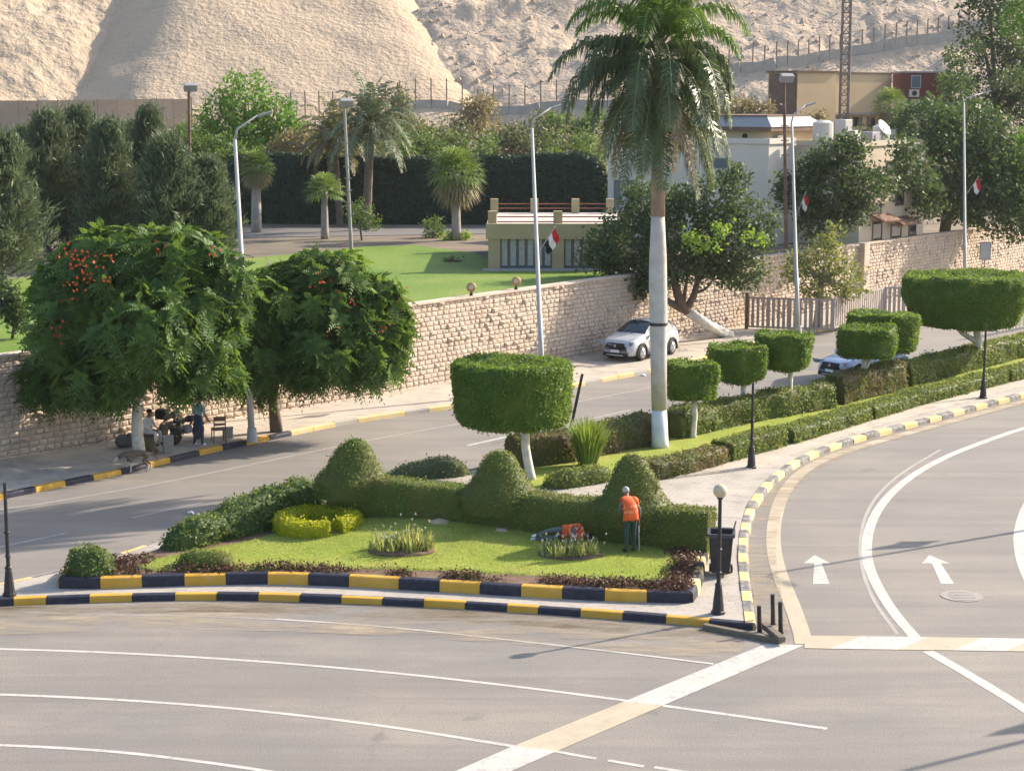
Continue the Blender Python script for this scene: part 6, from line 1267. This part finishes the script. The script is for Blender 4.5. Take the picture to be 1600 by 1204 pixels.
car((a.x + .35, a.y + 1.0, .15), hd, carpaint('white_car_paint', (.52, .53, .545)), 'white compact suv parked on the sidewalk behind the royal palm trunk').scale = (1, 1, 1.06)
a = P(1347, 592, 0); car((a.x + .2, a.y + .8, 0), math.atan2(-.62, -.79), carpaint('blue_white_car_paint', (.40, .47, .58)), 'pale blue-white car passing on the far road, mostly hidden by hedges', suv=False, H=1.47, name='passing_car')
def motorbike(p, heading, label, body):
    root = empty('motorbike', p, heading, label=label, cat='motorbike', group='motorbikes parked under the flame tree'); D = MATS['black_trim']; M = Matrix.Rotation(R(90), 4, 'X')
    for x in (-.62, .66):
        w = MB(); w.lathe([(.22, -.04), (.29, -.045), (.31, 0), (.29, .045), (.22, .04)], (x, 0, .31), 22, M); wo = w.build('wheel', D, root, True); r = MB(); r.lathe([(.03, -.05), (.03, .05)], (x, 0, .31), 10, M)
        for q in range(6): r.box((x + math.cos(q * 1.047) * .11, 0, .31 + math.sin(q * 1.047) * .11), (.22, .015, .02), ry=-q * 1.047)
        r.build('spokes', GREYM, wo); f = MB(); f.tube([(x + .36 * math.cos(t), 0, .31 + .36 * math.sin(t)) for t in np.linspace(.5, 2.5, 8)], .03, 6); f.build('mudguard', body, root)
    f = MB(); f.tube([(.66, -.08, .31), (.42, -.08, .95)], .025, 7); f.tube([(.66, .08, .31), (.42, .08, .95)], .025, 7); f.build('fork', GREYM, root)
    f = MB(); f.tube([(.42, 0, .85), (.1, 0, .45), (-.3, 0, .42), (-.62, 0, .31)], .035, 7); f.tube([(.42, 0, .85), (-.1, 0, .72), (-.55, 0, .70)], .03, 7); f.build('frame', D, root)
    f = MB(); ico(f, (.18, 0, .80), (.27, .14, .13), 2); f.build('fuel_tank', body, root, True); f = MB(); f.box((-.32, 0, .80), (.62, .24, .10), bev=.04); f.build('seat', D, root); f = MB(); f.box((.02, 0, .45), (.34, .26, .28), bev=.05); f.build('engine', GREYM, root)
    f = MB(); f.tube([(.40, -.36, 1.03), (.46, -.2, 1.0), (.46, .2, 1.0), (.40, .36, 1.03)], .018, 7); f.build('handlebar', D, root); f = MB(); ico(f, (.56, 0, .90), (.10, .11, .11), 1); f.build('headlight', GALV, root, True)
    f = MB(); f.tube([(.05, .14, .3), (-.75, .16, .33)], [.035, .05], 8); f.build('exhaust', GALV, root); f = MB(); f.tube([(0, .1, .35), (.02, .3, .0)], .012, 5); f.build('side_stand', D, root)
    for s in (-1, 1): f = MB(); f.tube([(.44, s * .28, 1.0), (.42, s * .34, 1.2)], .008, 5); f.box((.42, s * .36, 1.22), (.02, .11, .07)); f.build('mirror', D, root)
    if 'box' in label: f = MB(); f.box((-.68, 0, .98), (.38, .40, .34), bev=.05); f.build('luggage_box', D, root)
BK = pm('bike_black', (.02, .02, .022), None, 5, .4)
a = P(292, 690, .15); motorbike(a, R(62), 'dark motorbike parked under the large flame tree beside the standing man', BK)
a = P(264, 688, .15); motorbike(a + Vector((0, .5, 0)), R(74), 'dark motorbike with a luggage box next to the seated person', BK)
# grey concrete block, chair, small box under the tree
a = P(263, 707, .15); m = MB(); m.box(a + Vector((0, 0, .28)), (.34, .30, .56), rz=.3, bev=.02); m.box(a + Vector((0, 0, .57)), (.38, .34, .04), rz=.3); tag(m.build('concrete_block', CONC), 'upright grey concrete block at the kerb under the large flame tree', 'block')
a = P(342, 690, .15); root = empty('chair', a, R(200), label='brown wooden chair standing right of the man in blue shirt', cat='chair')
for x in (-.2, .2):
    for y in (-.2, .2): m = MB(); m.tube([(x * 1.1, y * 1.1, 0), (x, y, .44)], .022, 6); m.build('leg', BROWNW, root)
m = MB(); m.box((0, 0, .46), (.46, .46, .05), bev=.01); m.build('seat', BROWNW, root); m = MB(); m.tube([(-.2, .21, .46), (-.2, .27, .95)], .02, 6); m.tube([(.2, .21, .46), (.2, .27, .95)], .02, 6); m.box((0, .26, .86), (.42, .03, .16)); m.box((0, .235, .66), (.40, .03, .08)); m.build('backrest', BROWNW, root)
a = P(356, 683, .15); m = MB(); m.box(a + Vector((0, 0, .17)), (.36, .3, .34), rz=.2, bev=.015); m.box(a + Vector((0, 0, .345)), (.38, .32, .03), rz=.2); tag(m.build('crate', CONC), 'pale box on the sidewalk right of the wooden chair', 'box')
a = P(236, 712, .15); hedge('small_shrub', 'small scruffy shrub at the foot of the large flame tree trunk', [(226, 712), (234, 709), (242, 706)], .5, .5, L_DUSTY, 500, .10, .04, .15, 'shrub', rag=.12, seed=95, expo=2.2, step=.1, depth=.14, flop=1.3)
a = P(202, 700, .15); m = MB(); ico(m, a + Vector((-.2, .2, .22)), (.34, .28, .26), 2, 4, .12); ico(m, a + Vector((.05, .1, .40)), (.16, .14, .13), 2, 5, .12); m.mi = 0; tag(m.build('sack', pm('sack_cloth', (.16, .15, .14), (.11, .10, .10), 5, .9, .4, 14), None, True), 'dark stuffed sack beside the white trunk of the large flame tree', 'sack')

# ================================================================== people and the dog
def skin_body(name, J, E, root_j, subdiv=2):
    """J: joint -> ((x,y,z), radius or (rx, ry)); E: edges; returns evaluated mesh + bones"""
    keys = list(J); me = bpy.data.meshes.new(name + '_rig'); me.from_pydata([J[k][0] for k in keys], [(keys.index(a), keys.index(b)) for a, b in E], [])
    o = bpy.data.objects.new(name + '_rig', me); COL.objects.link(o); md = o.modifiers.new('skin', 'SKIN'); md.use_smooth_shade = True
    for i, k in enumerate(keys):
        r = J[k][1]; sv = me.skin_vertices[0].data[i]; sv.radius = (r, r) if not isinstance(r, tuple) else r; sv.use_root = (k == root_j)
    sd = o.modifiers.new('sub', 'SUBSURF'); sd.levels = subdiv; sd.render_levels = subdiv
    dg = bpy.context.evaluated_depsgraph_get(); ev = o.evaluated_get(dg); m = bpy.data.meshes.new_from_object(ev, depsgraph=dg); bpy.data.objects.remove(o); bpy.data.meshes.remove(me); m.name = name; m.materials.clear()
    return m
def paint_by_bone(m, J, E, bone_mat, mats):
    segs = [(np.array(J[a][0]), np.array(J[b][0]), bone_mat(a, b)) for a, b in E]; C = np.array([p.center for p in m.polygons]); best = np.full(len(C), 1e9); idx = np.zeros(len(C), int)
    for a, b, k in segs:
        d = b - a; t = np.clip(((C - a) @ d) / (d @ d + 1e-9), 0, 1); dist = np.linalg.norm(C - (a + t[:, None] * d), axis=1); u = dist < best; best[u] = dist[u]; idx[u] = k
    for x in mats: m.materials.append(x)
    m.polygons.foreach_set('material_index', idx); m.polygons.foreach_set('use_smooth', [True] * len(C)); return idx, C
SKIN = pm('skin_brown', (.28, .155, .095), (.24, .13, .08), 6, .6)
def hand(J, E, wrist, tip, pre, thumb):
    w = Vector(J[wrist][0]); d = (Vector(tip) - w).normalized(); s = Vector(thumb).normalized(); n = d.cross(s); palm = w + d * .06; J[pre + 'palm'] = (tuple(palm), (.034, .02)); E.append((wrist, pre + 'palm'))
    for i, (o, l) in enumerate(((.028, .075), (.010, .085), (-.010, .08), (-.028, .062))):
        a = palm + d * .035 + s * o; b = a + d * l * .55 + n * .012; c = b + d * l * .35 + n * .03
        J[f'{pre}f{i}a'] = (tuple(a), .0095); J[f'{pre}f{i}b'] = (tuple(b), .0085); J[f'{pre}f{i}c'] = (tuple(c), .007); E += [(pre + 'palm', f'{pre}f{i}a'), (f'{pre}f{i}a', f'{pre}f{i}b'), (f'{pre}f{i}b', f'{pre}f{i}c')]
    a = w + d * .035 + s * .035; b = a + d * .03 + s * .025; J[pre + 'ta'] = (tuple(a), .011); J[pre + 'tb'] = (tuple(b), .009); E += [(wrist, pre + 'ta'), (pre + 'ta', pre + 'tb')]
def person(loc, rz, label, J, shirt, trousers, hair, vest=None, sleeves=None, feet=None, bald=False):
    """joints in metres, facing -y; standard skeleton names"""
    E = [('pelvis', 'waist'), ('waist', 'chest'), ('chest', 'neck'), ('neck', 'jaw'), ('jaw', 'skull')]
    for s in 'LR': E += [('chest', s + 'sho'), (s + 'sho', s + 'elb'), (s + 'elb', s + 'wri'), ('pelvis', s + 'hip'), (s + 'hip', s + 'kne'), (s + 'kne', s + 'ank'), (s + 'ank', s + 'toe')]
    RD = dict(pelvis=(.15, .11), waist=(.145, .105), chest=(.165, .115), neck=.055, jaw=(.068, .075), skull=(.085, .098), sho=.062, elb=.047, wri=.032, hip=.095, kne=.066, ank=.045, toe=.038)
    J = {k: (v, RD.get(k, RD.get(k[1:], .05))) for k, v in J.items()}; JJ = dict(J)
    for s in 'LR':
        w, e = Vector(J[s + 'wri'][0]), Vector(J[s + 'elb'][0]); d = (w - e).normalized(); hand(JJ, E, s + 'wri', w + d, s, Vector((0, -1, .2)))
    root = empty('person', loc, rz, label=label, cat='person'); m = skin_body('body', JJ, E, 'pelvis')
    def bm_(a, b):
        if b in ('jaw', 'skull') or a == 'neck': return 2
        if a[1:] in ('wri', 'palm', 'ta') or 'palm' in b or 'f' == a[1:2]: return 2
        if b[1:] == 'toe': return 3
        if a[1:] in ('hip', 'kne') or b[1:] == 'hip' or (a, b) == ('pelvis', 'waist'): return 1
        if a[1:] == 'elb' and sleeves == 'short': return 2
        return 0
    mats = [shirt, trousers, SKIN, feet or BK]; idx, C = paint_by_bone(m, JJ, E, bm_, mats); link('body', m, root)
    # head details
    sk, jw = Vector(J['skull'][0]), Vector(J['jaw'][0]); up = (sk - jw).normalized(); fw = Vector((0, -1, 0)); fw = (fw - up * fw.dot(up)).normalized(); rt = fw.cross(up)
    h = MB(); ico(h, (0, 0, 0), 1.0, 2); B = Matrix((rt, fw, up)).transposed().to_4x4(); vs = []
    for v in h.v: v = Vector(v); vs.append(tuple(sk + B.to_3x3() @ Vector((v.x * .093, v.y * .106 - .012, max(v.z, -.55 - .0) * .098 + .022))))
    keep = [f for f in h.f if not all(h.v[i][1] > .25 and h.v[i][2] < .45 for i in f)]; h.v = vs; h.f = keep; h.m = [0] * len(keep); h.build('hair', hair, root, True)
    f = MB(); c = sk.lerp(jw, .55) + fw * .095; ico(f, c, (.016, .022, .028), 1); f.build('nose', SKIN, root, True)
    for s in (-1, 1): f = MB(); ico(f, sk.lerp(jw, .5) + rt * s * .092, (.014, .022, .034), 1); f.build('ear', SKIN, root, True); f = MB(); ico(f, sk.lerp(jw, .3) + fw * .098 + rt * s * .033, (.013, .01, .008), 1); f.build('eye', BK, root)
    f = MB(); ico(f, jw + fw * .078 - up * .005, (.026, .01, .007), 1); f.build('mouth', pm('lip', (.2, .09, .07), None, 5, .6) if 'lip' not in MATS else MATS['lip'], root)
    if vest:
        ch, wa, pe = (np.array(J[k][0]) for k in ('chest', 'waist', 'pelvis')); ne = np.array(J['neck'][0]); ax = ne - pe; Lx = np.linalg.norm(ax); ax = ax / Lx; sel = []
        sx = np.array(J['Lsho'][0]) - np.array(J['Rsho'][0]); sx = sx / np.linalg.norm(sx)
        for i, c in enumerate(C):
            t = (c - pe) @ ax / Lx; lat = abs((c - (pe + ax * Lx * t)) @ sx); r_ = np.linalg.norm((c - pe) - ax * ((c - pe) @ ax))
            if -.16 < t < .98 and lat < .215 and r_ < .25 and idx[i] in (0, 1): sel.append(i)
        used = {}; vv = []; ff = []; gg = []
        for i in sel:
            p = m.polygons[i]; f = []
            for q in p.vertices:
                if q not in used: used[q] = len(vv); vv.append(tuple(m.vertices[q].co + m.vertices[q].normal * .04))
                f.append(used[q])
            ff.append(f); t = (C[i] - pe) @ ax / Lx; gg.append(1 if .22 < t < .32 or .46 < t < .54 else 0)
        me = bpy.data.meshes.new('vest'); me.from_pydata(vv, [], ff); me.update(); vo = link('vest', me, root, [vest, pm('vest_reflective', (.80, .30, .14), (.72, .25, .12), 5, .4) if 'vest_reflective' not in MATS else MATS['vest_reflective']]); me.polygons.foreach_set('material_index', gg); me.polygons.foreach_set('use_smooth', [True] * len(ff)); md = vo.modifiers.new('thick', 'SOLIDIFY'); md.thickness = .008
    return root
ORANGE = pm('orange_vest', (.75, .13, .035), (.66, .10, .03), 3, .8, .3, 16); DKGREEN = pm('dark_green_uniform', (.035, .075, .065), (.025, .055, .05), 3, .85, .3, 14); GREYT = pm('grey_green_shirt', (.12, .15, .145), (.10, .125, .12), 4, .85)
GREYHAIR = pm('grey_hair', (.45, .43, .41), (.33, .31, .30), 14, .8); DARKHAIR = pm('dark_hair', (.02, .016, .014), None, 9, .7)
stand = dict(pelvis=(0, 0, .93), waist=(0, -.01, 1.08), chest=(0, -.02, 1.30), neck=(0, -.05, 1.47), jaw=(0, -.10, 1.55), skull=(0, -.10, 1.64), Lsho=(.19, -.03, 1.40), Rsho=(-.19, -.03, 1.40), Lelb=(.27, .0, 1.13), Relb=(-.26, -.02, 1.13), Lwri=(.24, -.12, .90), Rwri=(-.26, -.18, .93), Lhip=(.095, 0, .88), Rhip=(-.095, 0, .88), Lkne=(.11, -.03, .48), Rkne=(-.10, -.02, .48), Lank=(.12, .02, .07), Rank=(-.10, .03, .07), Ltoe=(.14, -.15, .04), Rtoe=(-.12, -.14, .04))
a = hit(985, 866, lawnz)
st1 = dict(stand); st1.update(chest=(0, -.10, 1.28), neck=(0, -.19, 1.42), jaw=(0, -.27, 1.48), skull=(0, -.29, 1.57), Lsho=(.18, -.10, 1.37), Rsho=(-.18, -.12, 1.37), Relb=(-.26, .0, 1.10), Rwri=(-.25, -.02, .84), Lelb=(.26, -.16, 1.12), Lwri=(.16, -.36, 1.0), pelvis=(0, .01, .93))
person(a, R(205), 'standing worker in orange vest and dark green trousers holding a pale stick', st1, GREYT, DKGREEN, GREYHAIR, ORANGE)
# walking-stick like tool by his right side
m = MB(); rz = R(205); q = Vector((.255 * math.cos(rz) - -.0 * math.sin(rz), .255 * math.sin(rz), 0)); 
M = Matrix.Translation(a) @ Matrix.Rotation(rz, 4, 'Z'); m.tube([M @ Vector((-.26, -.05, .80)), M @ Vector((-.25, .02, .01))], .016, 6); ico(m, M @ Vector((-.26, -.05, .80)), (.03, .03, .03), 1); tag(m.build('stick', GALV), 'thin pale stick held upright by the standing worker', 'stick')
a = hit(882, 851, lawnz)
lie = dict(pelvis=(.02, .0, .30), waist=(.16, 0, .34), chest=(.34, 0, .30), neck=(.50, -.03, .22), jaw=(.58, -.09, .19), skull=(.66, -.09, .18), Lsho=(.38, -.02, .44), Rsho=(.40, -.12, .16), Lelb=(.24, -.25, .40), Relb=(.42, -.32, .06), Lwri=(.36, -.38, .22), Rwri=(.56, -.40, .05), Lhip=(.0, .0, .36), Rhip=(.0, .03, .20), Lkne=(-.40, -.12, .33), Rkne=(-.36, -.05, .12), Lank=(-.76, .02, .16), Rank=(-.78, .06, .06), Ltoe=(-.86, -.10, .16), Rtoe=(-.90, -.05, .06))
person((a.x, a.y + .1, a.z + .0), R(-4), 'worker in orange vest lying on his side behind the right flower clump', lie, GREYT, GREYT, DARKHAIR, ORANGE, feet=FL_W)
LBLUE = pm('light_blue_shirt', (.25, .42, .50), (.21, .36, .44), 3, .85); JEANS = pm('blue_jeans', (.035, .055, .11), (.05, .075, .14), 4, .85, .3, 16)
a = P(311, 696, .15); st2 = dict(stand); st2.update(Lwri=(.20, -.25, 1.02), Lelb=(.26, -.04, 1.13), Lank=(.17, .05, .07), Ltoe=(.22, -.12, .04), Rank=(-.15, 0, .07), Rtoe=(-.19, -.16, .04), Rkne=(-.13, -.03, .48), Lkne=(.14, -.01, .48))
person(a, R(150), 'man in light blue shirt and jeans standing beside the motorbikes', st2, LBLUE, JEANS, DARKHAIR, sleeves='short', feet=FL_W)
a = P(232, 694, .15); sit = dict(pelvis=(0, .05, .46), waist=(0, .05, .62), chest=(0, .0, .82), neck=(0, -.04, .99), jaw=(0, -.09, 1.07), skull=(0, -.09, 1.16), Lsho=(.18, 0, .92), Rsho=(-.18, 0, .92), Lelb=(.25, -.08, .66), Relb=(-.24, -.08, .66), Lwri=(.14, -.30, .58), Rwri=(-.12, -.30, .58), Lhip=(.09, 0, .45), Rhip=(-.09, 0, .45), Lkne=(.14, -.42, .47), Rkne=(-.12, -.42, .48), Lank=(.14, -.44, .07), Rank=(-.12, -.40, .07), Ltoe=(.16, -.60, .04), Rtoe=(-.13, -.57, .04))
person(a, R(62), 'person in white clothes sitting beside the large flame tree trunk', sit, FL_W, FL_W, DARKHAIR)
m = MB(); m.box(a + Vector((-.05, .03, .17)), (.42, .4, .34), rz=.5, bev=.02); m.box(a + Vector((-.05, .03, .35)), (.45, .43, .03), rz=.5, bev=.01); tag(m.build('stool', BROWNW), 'low dark stool under the sitting person in white', 'stool')
def dog():
    a = P(212, 738, .0); root = empty('dog', a + Vector((0, .1, 0)), R(18), label='thin brown-grey dog standing at the striped kerb sniffing the road', cat='dog')
    J = {'hip': ((.30, 0, .50), (.085, .10)), 'belly': ((.08, 0, .52), (.08, .095)), 'chest': ((-.18, 0, .50), (.09, .13)), 'neck': ((-.32, 0, .52), .07), 'head': ((-.46, 0, .44), .068), 'muz': ((-.54, 0, .37), .042), 'nose': ((-.60, 0, .32), .026), 'tail1': ((.42, 0, .50), .03), 'tail2': ((.55, 0, .38), .022), 'tail3': ((.62, 0, .30), .012), 'earL': ((-.43, .07, .51), .02), 'earR': ((-.43, -.07, .51), .02)}
    E = [('hip', 'belly'), ('belly', 'chest'), ('chest', 'neck'), ('neck', 'head'), ('head', 'muz'), ('muz', 'nose'), ('hip', 'tail1'), ('tail1', 'tail2'), ('tail2', 'tail3'), ('head', 'earL'), ('head', 'earR')]
    for s, y in (('L', .085), ('R', -.085)):
        o = .05 if s == 'L' else -.04
        J.update({s + 'th': ((.30, y, .42), .06), s + 'kn': ((.20 + o, y, .32), .045), s + 'ho': ((.36 + o, y, .18), .026), s + 'hp': ((.33 + o, y, .03), .024), s + 'ht': ((.28 + o, y, .018), .02), s + 'sh': ((-.18, y, .40), .05), s + 'el': ((-.15 - o, y, .29), .036), s + 'wr': ((-.19 - o, y, .14), .024), s + 'fp': ((-.19 - o, y, .03), .023), s + 'ft': ((-.24 - o, y, .018), .02)}); E += [('hip', s + 'th'), (s + 'th', s + 'kn'), (s + 'kn', s + 'ho'), (s + 'ho', s + 'hp'), (s + 'hp', s + 'ht'), ('chest', s + 'sh'), (s + 'sh', s + 'el'), (s + 'el', s + 'wr'), (s + 'wr', s + 'fp'), (s + 'fp', s + 'ft')]
    m = skin_body('body', J, E, 'chest'); F1 = pm('fur_brown', (.10, .075, .06), (.17, .13, .10), 7, .9); F2 = pm('fur_white', (.52, .48, .43), (.44, .40, .36), 7, .9)
    paint_by_bone(m, J, E, lambda a, b: 1 if b in ('muz', 'nose') or b[1:] in ('wr', 'fp', 'ft', 'hp', 'ht') else 0, [F1, F2]); link('body', m, root); root.scale = (1.2, 1.2, 1.2)
dog()
# bits of litter
for px, py, l in ((298, 801, 'white scrap of litter on the road beside the curved hedge'), (1005, 586, 'white scrap of litter at the far kerb near the palm')):
    a = P(px, py, .03); m = MB(); ico(m, a, (.13, .09, .06), 1, px, .3); tag(m.build('litter', FL_W), l, 'litter')


# ================================================================== thin dusty air
m, t, o = nt('dusty_air'); pv = N(t, 'ShaderNodeVolumePrincipled', Density=.0001, Anisotropy=.2); pv.inputs['Color'].default_value = (.95, .96, 1, 1); t.links.new(pv.outputs[0], o.inputs['Volume'])
hz = MB(); hz.box((0, 165, 49), (320, 372, 104)); tag(hz.build('haze', m), 'thin pale dusty haze over the whole view', 'haze', kind='stuff')
